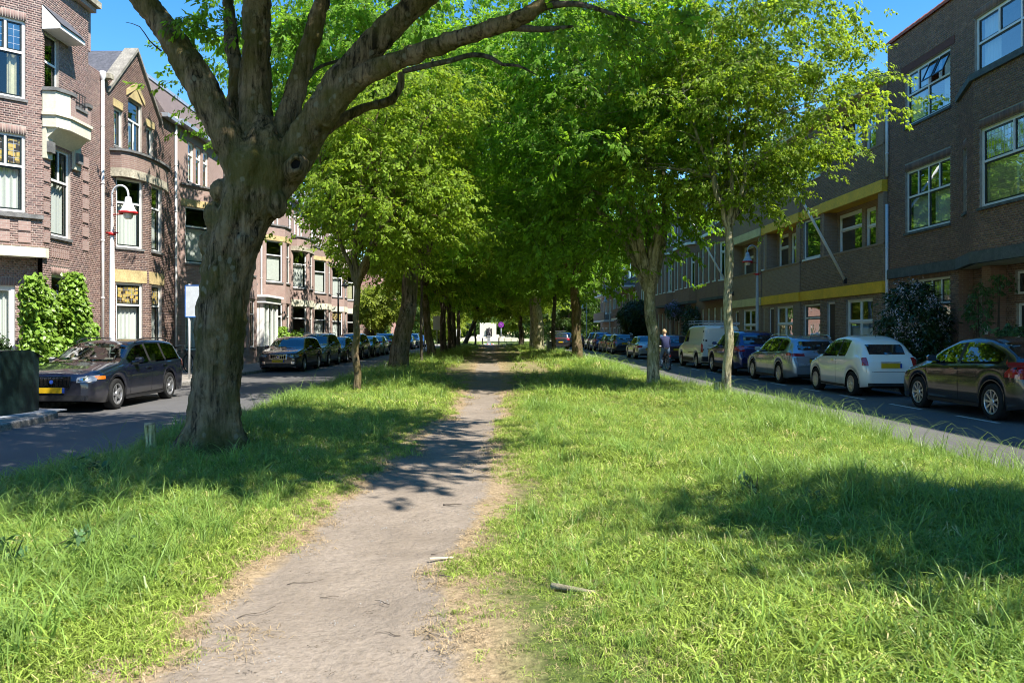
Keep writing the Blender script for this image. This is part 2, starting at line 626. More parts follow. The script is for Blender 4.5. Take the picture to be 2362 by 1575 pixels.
def stone_line(pts, w, name, top=0.125, step=1.0, depth=0.2, indiv=0):
    """kerb stones along a polyline, each a box with open joints"""
    holder = None
    P = [Vector((x, y, 0)) for x, y in pts]
    segs = []
    for a, c in zip(P[:-1], P[1:]):
        n = max(1, round((c - a).length / step))
        for i in range(n):
            segs.append((a.lerp(c, i / n), a.lerp(c, (i + 1) / n)))
    mb = MB()
    out = []
    for k, (a, c) in enumerate(segs):
        d = (c - a).normalized(); nrm = Vector((-d.y, d.x, 0))
        a2 = a + d * 0.006; c2 = c - d * 0.006
        dz = random.uniform(-0.006, 0.006)
        ch = 0.02
        q = [(0, -0.05), (0, top - ch + dz), (ch, top + dz), (w - 0.004, top + dz), (w - 0.004, -0.05)]
        t_ = MB() if k < indiv else mb
        v = []
        for e in (a2, c2):
            v += [tuple(e + nrm * u + Vector((0, 0, z))) for u, z in q]
        t_.mesh_part(v, [(0, 5, 6, 1), (1, 6, 7, 2), (2, 7, 8, 3), (3, 8, 9, 4), (0, 1, 2, 3, 4), (9, 8, 7, 6, 5)], 0, random.random())
        if k < indiv: out.append(t_)
    root = mb.build(name, m_kerb, kind='structure')
    for t_ in out: t_.build('kerb_stone', m_kerb, root)
    return root
# the stones' body lies to the left of the direction of travel
stone_line([(-8.27, 9.0), (-8.27, 13.0), (-8.31, 14.8), (-8.50, 15.6), (-8.88, 16.15), (-9.4, 16.32), (LK, 16.32)], 0.15, 'kerb', indiv=9)
stone_line([(LK, 16.34), (LK, 112)], 0.15, 'kerb')
stone_line([(RK, 112), (RK, -10)], 0.15, 'kerb')
stone_line([(XL, 108), (XL, -8)], 0.12, 'kerb', top=0.085)
stone_line([(XR, -8), (XR, 108)], 0.12, 'kerb', top=0.085)

# dashed parking line along the right-hand cars
for k in range(22):
    y0 = 12.0 + k * 2.65
    b = MB(); b.poly([(9.27, y0, 0.004), (9.37, y0, 0.004), (9.37, y0 + 1.35, 0.004), (9.27, y0 + 1.35, 0.004)])
    b.build('road_marking', m_roadpaint, kind='structure')

# median sheet
def median_mat():
    m, t = new_mat('median_soil')
    c = coord(t)
    a = nd(t, 'ShaderNodeAttribute'); a.attribute_name = 'pd'
    n = noise_tex(t, c, 2.2, 6, 0.68); n2 = noise_tex(t, c, 28, 5, 0.7); n3 = noise_tex(t, c, 0.6, 4, 0.6)
    # pd: distance to path edge in metres (+ off the path)
    d = mth(t, 'ADD', a.outputs['Fac'], mth(t, 'MULTIPLY', mth(t, 'SUBTRACT', n, 0.5), 0.38))
    soil = ramp(t, n2, [(0.25, (0.13, 0.106, 0.08)), (0.42, (0.215, 0.178, 0.140)), (0.72, (0.285, 0.238, 0.19))])
    soil = mixc(t, ramp(t, mth(t, 'ADD', mth(t, 'MULTIPLY', n3, .5), mth(t, 'MULTIPLY', n, .5)), [(0.42, (0, 0, 0)), (0.6, (0.75,) * 3)]), soil, (0.165, 0.135, 0.105))
    vo = nd(t, 'ShaderNodeTexVoronoi'); vo.inputs['Scale'].default_value = 34
    t.links.new(c, vo.inputs['Vector'])
    soil = mixc(t, ramp(t, vo.outputs[0], [(0.0, (0.8,) * 3), (0.09, (0, 0, 0))]), soil, (0.09, 0.075, 0.06))
    sy = nd(t, 'ShaderNodeSeparateXYZ'); t.links.new(c, sy.inputs[0])
    straw = ramp(t, n2, [(0.3, (0.13, 0.10, 0.06)), (0.55, (0.30, 0.225, 0.135)), (0.8, (0.40, 0.315, 0.20))])
    green = ramp(t, n2, [(0.3, (0.03, 0.045, 0.012)), (0.6, (0.09, 0.12, 0.03)), (0.8, (0.22, 0.2, 0.07))])
    c1 = mixc(t, ramp(t, d, [(0.0, (0, 0, 0)), (0.09, (1, 1, 1))]), soil, straw)
    c2 = mixc(t, ramp(t, d, [(0.22, (0, 0, 0)), (0.5, (1, 1, 1))]), c1, green)
    fy = ramp(t, mth(t, 'DIVIDE', sy.outputs[1], 60.0), [(0.26, (0, 0, 0)), (0.55, (0.75,) * 3)])
    fy = mth(t, 'MULTIPLY', fy, ramp(t, d, [(0.02, (0.15,) * 3), (0.25, (1, 1, 1))]))
    c2 = mixc(t, fy, c2, ramp(t, mth(t, 'ADD', mth(t, 'MULTIPLY', n, .6), mth(t, 'MULTIPLY', n2, .4)), [(0.35, (0.12, 0.10, 0.05)), (0.5, (0.22, 0.18, 0.09)), (0.66, (0.32, 0.26, 0.16))]))
    h = mth(t, 'ADD', mth(t, 'MULTIPLY', n2, 0.22), mth(t, 'MULTIPLY', n, 1.3))
    finish(t, c2, 0.95, 0.1, 0, bump(t, h, 1.0, 0.05))
    return m
xs = np.arange(XL + 0.02, XR - 0.01, 0.12); xs = np.append(xs, XR - 0.02)
ys = np.concatenate([np.arange(-8, 2, 0.5), np.arange(2, 18, 0.12), np.arange(18, 40, 0.4), np.arange(40, 108.5, 1.2)])
GX, GY = np.meshgrid(xs, ys)
GZ = med_z(GX, GY)
foot = (0.006 * wav(GX, GY, 21, 9.0) + 0.010 * wav(GX, GY, 22, 4.0)) * (path_d(GX, GY) < 0.1)
V = np.stack([GX, GY, GZ + foot], -1).reshape(-1, 3)
nx, ny = len(xs), len(ys)
I, J = np.meshgrid(np.arange(nx - 1), np.arange(ny - 1))
q = (J * nx + I).ravel()
F = np.stack([q, q + 1, q + nx + 1, q + nx], -1)
np_mesh('median_ground', V, F, median_mat(), smooth=True, vattr={'pd': path_d(V[:, 0], V[:, 1])}, kind='structure')
# far lawn behind the cross road, rising a little to the monument
b = MB()
for i in range(12):
    for j in range(6):
        X0, X1 = -60 + i * 10, -50 + i * 10
        Y0, Y1 = 122 + j * 14, 136 + j * 14
        z = lambda y: -0.0 + 0.006 * (y - 122)
        b.poly([(X0, Y0, z(Y0)), (X1, Y0, z(Y0)), (X1, Y1, z(Y1)), (X0, Y1, z(Y1))])
b.build('lawn', simple('lawn_green', (0.16, 0.21, 0.05), 0.9, var=0.3, scale=0.6), kind='structure')

# ================================================================== grass
def blade(V, F, T, x, y, h, w, yaw, bend, tint, n=3, lie=0.0):
    dx, dy = math.cos(yaw), math.sin(yaw)
    px, py = -dy, dx
    s = len(V)
    for k in range(n + 1):
        t = k / n
        a = bend * t * t + lie * t
        hh = h * t * math.cos(a * 0.75)
        out = h * t * math.sin(a * 0.75)
        ww = w * (1 - t ** 1.6) * 0.5 + 0.0004
        cx, cy = x + dx * out, y + dy * out
        V.append((cx - px * ww, cy - py * ww, hh)); V.append((cx + px * ww, cy + py * ww, hh))
    for k in range(n):
        F.append((s + 2 * k, s + 2 * k + 1, s + 2 * k + 3, s + 2 * k + 2)); T.append(tint)

def tuft_mesh(name, seed, nb, rad, h0, h1, w0, w1, bend, mat, n=3, lie=0.0):
    r = random.Random(seed); V, F, T = [], [], []
    for k in range(nb):
        a = r.uniform(0, 6.28); q = rad * math.sqrt(r.random())
        blade(V, F, T, q * math.cos(a), q * math.sin(a), r.uniform(h0, h1), r.uniform(w0, w1), r.uniform(0, 6.28), r.uniform(*bend), r.random(), n, r.uniform(0, lie))
    me = bpy.data.meshes.new(name)
    me.from_pydata(V, [], F); me.materials.append(mat)
    at = me.attributes.new('tint', 'FLOAT', 'FACE'); at.data.foreach_set('value', T)
    me.update()
    return me
m_grass = leaf_mat('grass_blade', (0.25, 0.335, 0.060), (0.34, 0.44, 0.055), dry=(0.62, 0.53, 0.24), tmix=0.35, spec=0.25, rough=0.45, varamt=0.55)
m_tall = leaf_mat('tall_grass_blade', (0.20, 0.31, 0.065), (0.30, 0.45, 0.07), tmix=0.38, spec=0.35, rough=0.4)
m_straw = leaf_mat('straw', (0.36, 0.27, 0.155), (0.25, 0.19, 0.10), tmix=0.2, spec=0.15, rough=0.7)
protos = []
for k in range(5): protos.append(tuft_mesh('short_tuft', 10 + k, 15, 0.075, 0.045, 0.145, 0.0042, 0.0088, (1.0, 3.0), m_grass, 3, 1.1))
for k in range(2): protos.append(tuft_mesh('straw_tuft', 20 + k, 16, 0.10, 0.04, 0.11, 0.0018, 0.0036, (1.8, 2.4), m_straw, 2, 2.0))
for k in range(3): protos.append(tuft_mesh('tall_tuft', 30 + k, 17, 0.06, 0.16, 0.36, 0.005, 0.010, (0.7, 2.3), m_tall, 5, 0.5))
for k in range(2): protos.append(tuft_mesh('seed_tuft', 40 + k, 9, 0.06, 0.35, 0.62, 0.003, 0.007, (0.3, 1.5), m_tall, 5, 0.3))
gg = scatter_group(proto_collection('grass_protos', protos))

def grass_zone(y0, y1, dens, sc, rng):
    area = (XR - XL) * (y1 - y0)
    n = int(area * dens)
    x = rng.uniform(XL - 0.03, XR + 0.03, n); y = rng.uniform(y0, y1, n)
    pd = path_d(x, y) + 0.16 * wav(x, y, 31, 5.0)
    pat = wav(x, y, 32, 1.1) + 0.6 * wav(x, y, 33, 3.7)      # patchiness
    edge = np.minimum(x - XL, XR - x)
    # the right side of the path keeps a wide straw border; under the far trees grass is thin
    thin = np.clip((y - 13) / 16, 0, 0.93) * np.exp(-np.clip(np.abs(x - 0.2 + .4 * wav(x, y, 37, .5)) - 1.9, 0, 9) / 0.8)
    bare = np.exp(-((x + 3.5) ** 2 + (y - 9.9) ** 2) / 0.7)
    p = np.clip((pd - 0.04 - 0.05 * wav(x, y, 36, 2.6)) / 0.34, 0, 1) ** 0.8 * (1 - thin) * (1 - 0.85 * bare)
    keep = rng.random(n) < p
    # straw litter near the path edge
    straw = (~keep) & (pd > -0.04) & (pd < 0.30 + 0.12 * wav(x, y, 35, 1.4)) & (rng.random(n) < 0.33)
    keep = keep | straw
    x, y, pd, pat, edge, straw = x[keep], y[keep], pd[keep], pat[keep], edge[keep], straw[keep]
    n = len(x)
    idx = rng.integers(0, 5, n)
    s = sc * rng.uniform(0.6, 1.3, n) * (1 + 0.24 * pat)
    dry = rng.random(n) < np.clip(0.23 + 0.20 * (-pat) + 0.4 * np.clip((y - 14) / 16, 0, 1) * (np.abs(x - .2) < 3) + 0.55 * np.exp(-np.clip(pd, 0, 9) / 0.22), 0.03, 0.9)
    idx = np.where(dry | straw, rng.integers(5, 7, n), idx)
    tallp = np.clip(0.05 + 0.16 * np.clip(pat - 0.4, 0, 2) + np.where(x > 0, 0.16, 0.45) * np.exp(-edge / 0.40) + 0.14 * np.exp(-edge / 1.3), 0, 0.7) * (pd > 0.6)
    tall = rng.random(n) < tallp * 0.75
    idx = np.where(tall, rng.integers(7, 10, n), idx)
    seed = (rng.random(n) < (np.where(x > 0, 0.10, 0.03) + 0.25 * (x > 0) * np.exp(-((y - 15.5) / 3.5) ** 2)) * np.exp(-edge / 0.3)) & (pd > 1.5)
    idx = np.where(seed, rng.integers(10, 12, n), idx)
    s = np.where(tall, s * np.where(edge < 0.9, np.where(x > 0, 0.6, 0.72), 0.72), s)
    s = np.where(seed, rng.uniform(0.5, 1.05, n) * min(sc, 1.2), s)
    s = np.where(idx < 5, s * np.clip(0.55 + pd * 0.5, 0.55, 1.15), s)
    P = np.stack([x, y, med_z(x, y) - 0.008], -1)
    rot = np.stack([rng.normal(0, 0.18, n), rng.normal(0, 0.18, n), rng.uniform(0, 6.28, n)], -1)
    scl = np.stack([s, s, s * np.where(idx < 5, rng.uniform(0.7, 1.25, n), np.where(idx < 7, 0.38, 1))], -1)
    return P, rot, scl, idx
zs = [grass_zone(1.0, 8.5, 950, 1.0, rng), grass_zone(8.5, 16, 480, 1.15, rng), grass_zone(16, 32, 170, 1.5, rng), grass_zone(32, 107, 36, 2.3, rng), grass_zone(-7, 1.0, 60, 1.3, rng)]
P, ro, sc_, ix = [np.concatenate([z[k] for z in zs]) for k in range(4)]
scatter('grass', P, ro, sc_, ix, gg, kind='stuff')
print('grass tufts', len(P))
# ================================================================== trees
def bark_mat(name, base, moss, lichen, mossamt=0.5, scale=1.0):
    m, t = new_mat(name)
    c = coord(t)
    cs = mapping(t, c, (1, 1, 0.22))
    n1 = noise_tex(t, cs, 7 * scale, 6, 0.7, 0.6)
    n2 = noise_tex(t, c, 1.6 * scale, 5, 0.6)
    n3 = noise_tex(t, c, 30 * scale, 4, 0.7)
    n5 = noise_tex(t, mapping(t, c, (1, 1, 0.09)), 26 * scale, 4, 0.75, 0.4)
    n1 = mth(t, 'ADD', mth(t, 'MULTIPLY', n1, 0.6), mth(t, 'MULTIPLY', n5, 0.4))
    col = ramp(t, n1, [(0.41, tuple(x * 0.12 for x in base)), (0.475, base), (0.57, tuple(x * 2.0 for x in base))])
    col = mixc(t, ramp(t, n2, [(0.42, (0, 0, 0)), (0.62, (mossamt,) * 3)]), col, moss)
    v = nd(t, 'ShaderNodeTexVoronoi'); v.inputs['Scale'].default_value = 8 * scale
    t.links.new(mapping(t, c, (1, 1, 0.8)), v.inputs['Vector'])
    n4 = noise_tex(t, c, 2.3 * scale, 3, 0.6)
    lf = mth(t, 'MULTIPLY', ramp(t, mth(t, 'ADD', v.outputs[0], mth(t, 'MULTIPLY', n3, 0.35)), [(0.36, (1, 1, 1)), (0.46, (0, 0, 0))]), ramp(t, n4, [(0.46, (0, 0, 0)), (0.56, (0.7,) * 3)]))
    col = mixc(t, lf, col, lichen)
    h = mth(t, 'ADD', mth(t, 'MULTIPLY', n1, 1.0), mth(t, 'MULTIPLY', n3, 0.35))
    finish(t, col, 0.9, 0.15, 0, bump(t, h, 1.0, 0.06))
    return m
m_bark = bark_mat('bark', (0.125, 0.094, 0.056), (0.085, 0.078, 0.018), (0.20, 0.19, 0.13), 0.85)
m_bark_pale = bark_mat('pale_bark', (0.29, 0.26, 0.17), (0.19, 0.20, 0.07), (0.45, 0.44, 0.38), 0.6, 1.6)
m_bark_dark = bark_mat('dark_bark', (0.07, 0.058, 0.045), (0.06, 0.065, 0.025), (0.20, 0.2, 0.17), 0.5)

def leaf_faces(V, F, T, p, d, side, L, W, droop, fold, tint):
    """one pointed leaf: two halves folded on the midrib, three segments long"""
    p = Vector(p); d = d.normalized(); up = side.cross(d).normalized()
    s = len(V)
    prof = [(0.0, 0.10), (0.35, 1.0), (0.72, 0.66), (1.0, 0.0)]
    for t, wd in prof:
        c = p + d * (L * t) - Vector((0, 0, 1)) * (droop * L * t * t)
        V.append(tuple(c))
        if wd > 0:
            e = side * (W * 0.5 * wd)
            u = up * (fold * W * 0.5 * wd)
            V.append(tuple(c + e + u)); V.append(tuple(c - e + u))
    # indices: 0(c) 1 2 | 3 4 5 | 6 7 8 | 9
    for a, b_ in ((0, 3), (3, 6)):
        F.append((s + a, s + b_, s + b_ + 1, s + a + 1)); F.append((s + a, s + a + 2, s + b_ + 2, s + b_)); T += [tint, tint]
    F.append((s + 6, s + 9, s + 7)); F.append((s + 6, s + 8, s + 9)); T += [tint, tint]

def spray_mesh(name, seed, nleaf, L, leafL, leafW, mat, twig, simple_leaf=False, flat=0.35):
    r = random.Random(seed); V, F, T = [], [], []
    pts = []
    for k in range(nleaf):
        t = (k + 0.6) / nleaf
        yaw0 = (1 if k % 2 else -1) * r.uniform(0.4, 1.5) * (1 - 0.35 * t)
        z = -0.10 * L * t * t
        p = Vector((L * t, 0.06 * L * math.sin(3 * t + seed), z)); pts.append(p)
        p = p + Vector((r.gauss(0, .02), r.gauss(0, .16) * L * (1 - .5 * t), r.gauss(0, .05) * L))
        d = Vector((math.cos(yaw0), math.sin(yaw0), r.uniform(-0.7, 0.15)))
        side = Vector((-math.sin(yaw0), math.cos(yaw0), r.uniform(-flat, flat))).normalized()
        sc = r.uniform(0.75, 1.2)
        if simple_leaf:
            s = len(V)
            d.normalize(); a = p + d * leafL * sc * 0.5 + side * leafW * sc * 0.5; b = p + d * leafL * sc - Vector((0, 0, leafL * 0.25)); c = p + d * leafL * sc * 0.5 - side * leafW * sc * 0.5
            V += [tuple(p), tuple(a), tuple(b), tuple(c)]
            F.append((s, s + 1, s + 2, s + 3)); T.append(r.random())
        else:
            leaf_faces(V, F, T, p, d, side, leafL * sc, leafW * sc, r.uniform(0.1, 0.5), r.uniform(0.1, 0.5), r.random())
    nlf = len(F)
    # twig: thin three-sided stick
    s = len(V)
    stick = [Vector((0, 0, 0))] + pts
    for i, p in enumerate(stick):
        w_ = 0.004 * (1 - i / len(stick)) + 0.001
        for k in range(3):
            a = k * 2.094
            V.append((p.x, p.y + w_ * math.cos(a), p.z + w_ * math.sin(a)))
    for i in range(len(stick) - 1):
        for k in range(3):
            k2 = (k + 1) % 3
            F.append((s + 3 * i + k, s + 3 * i + k2, s + 3 * i + 3 + k2, s + 3 * i + 3 + k)); T.append(0.5)
    me = bpy.data.meshes.new(name)
    me.from_pydata(V, [], F); me.materials.append(mat); me.materials.append(twig)
    me.polygons.foreach_set('material_index', [0] * nlf + [1] * (len(F) - nlf))
    at = me.attributes.new('tint', 'FLOAT', 'FACE'); at.data.foreach_set('value', T)
    me.update()
    return me

m_leaf = leaf_mat('hornbeam_leaf', (0.115, 0.215, 0.022), (0.31, 0.54, 0.03), tmix=0.52, spec=0.16, rough=0.5, varamt=0.42)
m_leaf_b = leaf_mat('bright_leaf', (0.165, 0.25, 0.022), (0.37, 0.50, 0.03), tmix=0.48, spec=0.18, rough=0.5, varamt=0.42)
m_leaf_d = leaf_mat('dark_leaf', (0.05, 0.095, 0.015), (0.10, 0.20, 0.012), tmix=0.35, spec=0.3, rough=0.45, varamt=0.35)
m_leaf_y = leaf_mat('yellow_leaf', (0.20, 0.25, 0.03), (0.36, 0.44, 0.03), tmix=0.45, spec=0.3, rough=0.45, varamt=0.3)
m_twig = simple('twig', (0.06, 0.045, 0.03), 0.9)
G_near = scatter_group(proto_collection('spray_near', [spray_mesh('spray', s, 17, 0.40, 0.088, 0.056, m_leaf_b, m_twig) for s in range(4)]))
G_mid = scatter_group(proto_collection('spray_mid', [spray_mesh('spray', 10 + s, 17, 0.46, 0.105, 0.070, m_leaf, m_twig) for s in range(4)]))
G_far = scatter_group(proto_collection('spray_far', [spray_mesh('spray', 20 + s, 15, 0.75, 0.20, 0.14, m_leaf, m_twig, True) for s in range(4)]))
G_farb = scatter_group(proto_collection('spray_farb', [spray_mesh('spray', 30 + s, 15, 0.75, 0.20, 0.14, m_leaf_b, m_twig, True) for s in range(3)]))
G_dark = scatter_group(proto_collection('spray_dark', [spray_mesh('spray', 40 + s, 12, 0.8, 0.26, 0.13, m_leaf_d, m_twig, True) for s in range(3)]))
G_yel = scatter_group(proto_collection('spray_yel', [spray_mesh('spray', 50 + s, 12, 0.8, 0.26, 0.13, m_leaf_y, m_twig, True) for s in range(3)]))

def bez(a, b, c, d, n):
    out = []
    for i in range(n + 1):
        t = i / n; u = 1 - t
        out.append(a * u ** 3 + b * (3 * u * u * t) + c * (3 * u * t * t) + d * t ** 3)
    return out

def rough_tube(path, radii, n, seed, flute=0.0, flare=0.0, lump=0.0):
    """tube with ridges, lumps and (at its foot) root flare; returns verts, faces"""
    path = [Vector(p) for p in path]
    a = Vector((1, 0, 0)); V = []; F = []
    L = 0.0
    for i, p in enumerate(path):
        if i: L += (p - path[i - 1]).length
        d = (path[min(i + 1, len(path) - 1)] - path[max(i - 1, 0)]).normalized()
        a = (a - d * a.dot(d))
        a = a.normalized() if a.length > 1e-3 else d.orthogonal().normalized()
        b = d.cross(a)
        for k in range(n):
            th = 2 * math.pi * k / n
            dirv = a * math.cos(th) + b * math.sin(th)
            r = radii[i]
            r *= 1 + flute * (math.sin(5 * th + seed + 0.5 * L) * 0.5 + math.sin(9 * th + 1.7 * seed - 0.35 * L) * 0.3 + 0.2 * math.sin(13 * th + L))
            if flare: r += flare * math.exp(-L / 0.16) * (1 + 0.75 * math.sin(5 * th + seed)) + flare * 0.45 * math.exp(-L / 0.6) * (1 + 0.5 * math.sin(5 * th + seed))
            if lump: r *= 1 + lump * noise.noise(Vector((dirv.x * 1.4 + seed, dirv.y * 1.4, dirv.z + L * 1.3))) + lump * 0.5 * noise.noise(Vector((dirv.x * 4 + seed, dirv.y * 4, L * 3.1)))
            V.append(tuple(p + dirv * r))
    for i in range(len(path) - 1):
        for k in range(n):
            k2 = (k + 1) % n
            F.append((i * n + k, i * n + k2, (i + 1) * n + k2, (i + 1) * n + k))
    F.append(tuple(reversed(range(n))))
    F.append(tuple((len(path) - 1) * n + k for k in range(n)))
    return V, F

def resample(path, radii, step):
    P = [Vector(p) for p in path]
    # Catmull-Rom through the given points
    out, rad = [], []
    for i in range(len(P) - 1):
        p0 = P[max(i - 1, 0)]; p1 = P[i]; p2 = P[i + 1]; p3 = P[min(i + 2, len(P) - 1)]
        n = max(2, int((p2 - p1).length / step))
        for k in range(n):
            t = k / n
            out.append(0.5 * ((2 * p1) + (p2 - p0) * t + (2 * p0 - 5 * p1 + 4 * p2 - p3) * t * t + (3 * p1 - p0 - 3 * p2 + p3) * t ** 3))
            rad.append(radii[i] + (radii[i + 1] - radii[i]) * (t * t * (3 - 2 * t)))
    out.append(P[-1]); rad.append(radii[-1])
    return out, rad

AVENUE = 'avenue trees in two rows on the grass median'

def crown_scatter(r, centers, per, spread, size, group, parent, nproto, outward, label=None, droop=0.35):
    P, ro, sc, ix = [], [], [], []
    for c in centers:
        k = max(3, int(per * r.uniform(0.5, 1.5)))
        s = spread * r.uniform(0.6, 1.35)
        for _ in range(k):
            d = r.normal(0, 1, 3)
            p = Vector((c[0] + d[0] * s, c[1] + d[1] * s, c[2] + d[2] * s * 0.36 - 0.10 * (d[0] ** 2 + d[1] ** 2) * s))
            P.append(tuple(p))
            yaw = math.atan2(p.y - outward[1], p.x - outward[0]) * 1.0 + r.normal(0, 0.9)
            ro.append((r.normal(0, 0.45), droop + r.normal(0, 0.35), yaw))
            sc.append(size * r.uniform(0.7, 1.25)); ix.append(int(r.integers(0, nproto)))
    return scatter('crown', P, ro, sc, ix, group, parent, kind='stuff')

def make_tree(loc, label, trunk_top, r0, lean=(0, 0), cc=(0, 0, 7), cr=(4, 4, 4), nlimb=6, nclump=180, per=16, spread=0.42,
              size=1.0, grp=None, mat=None, seed=1, nproto=4, limb_r=None, zmin=2.0, group=AVENUE, flare=0.1, side=12, cat='tree', name='avenue_tree', kinks=0.12, forks=None):
    r = np.random.default_rng(seed)
    root = empty(name, loc, 0, label, cat, group)
    grp = grp or G_mid; mat = mat or m_bark
    top = Vector((lean[0], lean[1], trunk_top))
    n = 6
    pts = [Vector((0, 0, -0.15)), Vector((0, 0, 0.0))]
    for i in range(1, n):
        t = i / n
        pts.append(Vector((lean[0] * t + r.normal(0, 0.035), lean[1] * t + r.normal(0, 0.035), trunk_top * t)))
    pts.append(top)
    rad = [r0 * 1.0, r0] + [r0 * (1 - 0.22 * i / n) for i in range(1, n)] + [r0 * 0.86]
    P, Rr = resample(pts, rad, 0.16)
    V, F = rough_tube(P, Rr, max(side, 14), seed, 0.07, r0 * flare * 4.5, 0.14)
    b = MB(); b.mesh_part(V, F); b.build('trunk', mat, root, smooth=True)
    lr = limb_r or r0 * 0.5
    nodes = []           # (point, radius, limb index)
    limbs = []
    for k in range(nlimb):
        az = 2 * math.pi * (k + r.uniform(-0.25, 0.25)) / nlimb + seed
        el = r.uniform(0.15, 1.35) if k else 1.45
        tgt = Vector((cc[0] + cr[0] * 0.80 * math.cos(az) * math.cos(el), cc[1] + cr[1] * 0.80 * math.sin(az) * math.cos(el), cc[2] + cr[2] * 0.75 * math.sin(el) - cr[2] * 0.15))
        start = top + Vector((0, 0, -r.uniform(0.05, 0.35)))
        h = (tgt - start).length
        c1 = start + Vector((math.cos(az) * 0.22, math.sin(az) * 0.22, 0.45)) * h * 0.55
        c2 = tgt + Vector((-math.cos(az) * 0.1, -math.sin(az) * 0.1, -0.30)) * h * 0.4
        pth = bez(start, c1, c2, tgt, 14)
        for i in range(2, 14): pth[i] = pth[i] + Vector(r.normal(0, 1, 3)) * kinks * 0.5 * (h / 6)
        rr = [max(0.018, lr * (1 - i / 14) ** 0.9 * (1.15 if i < 2 else 1)) for i in range(15)]
        limbs.append([(pth, rr, 8)])
        for i in range(4, 15): nodes.append((pth[i], rr[i], k))
    # clump centres in the crown ellipsoid, denser towards its skin
    cen = []
    tries = 0
    while len(cen) < nclump and tries < nclump * 20:
        tries += 1
        d = r.normal(0, 1, 3); d /= np.linalg.norm(d)
        q = r.random() ** 0.42
        ripple = 1 + 0.16 * math.sin(3 * math.atan2(d[1], d[0]) + seed) + 0.12 * math.sin(5 * d[2] + 2 * seed)
        p = Vector((cc[0] + cr[0] * q * d[0] * ripple, cc[1] + cr[1] * q * d[1] * ripple, cc[2] + cr[2] * q * d[2]))
        if p.z < zmin: continue
        cen.append(p)
    NP = np.array([tuple(q[0]) for q in nodes])
    for ci, c in enumerate(cen):
        dd = np.linalg.norm(NP - np.array(tuple(c)), axis=1) + (NP[:, 2] > c.z) * 0.8
        i = int(np.argmin(dd)); a, ra, k = nodes[i]
        L = (c - a).length
        if L < 0.15: continue
        mid = a.lerp(c, 0.5) + Vector((r.normal(0, 0.1) * L, r.normal(0, 0.1) * L, 0.12 * L))
        rb = min(ra * 0.7, 0.012 + 0.011 * L)
        pth = bez(a, a.lerp(mid, 0.7), mid, c, 4)
        limbs[k].append((pth, [rb, rb * 0.8, rb * 0.55, rb * 0.35, 0.005], 4))
        if ci % 3 == 0:
            nodes.append((mid, rb * 0.6, k)); NP = np.vstack([NP, np.array(tuple(mid))])
    for k, L in enumerate(limbs):
        b = MB()
        for pth, rr, ns in L: b.tube(pth, rr, ns, cap=False)
        b.build('limb', mat, root, smooth=True)
    crown_scatter(r, cen, per, spread, size, grp, root, nproto, (cc[0], cc[1]))
    return root

gz = lambda x, y: float(med_z(x, y))
def T(x, y, *a, **k): return make_tree((x, y, gz(x, y) - 0.02), *a, **k)

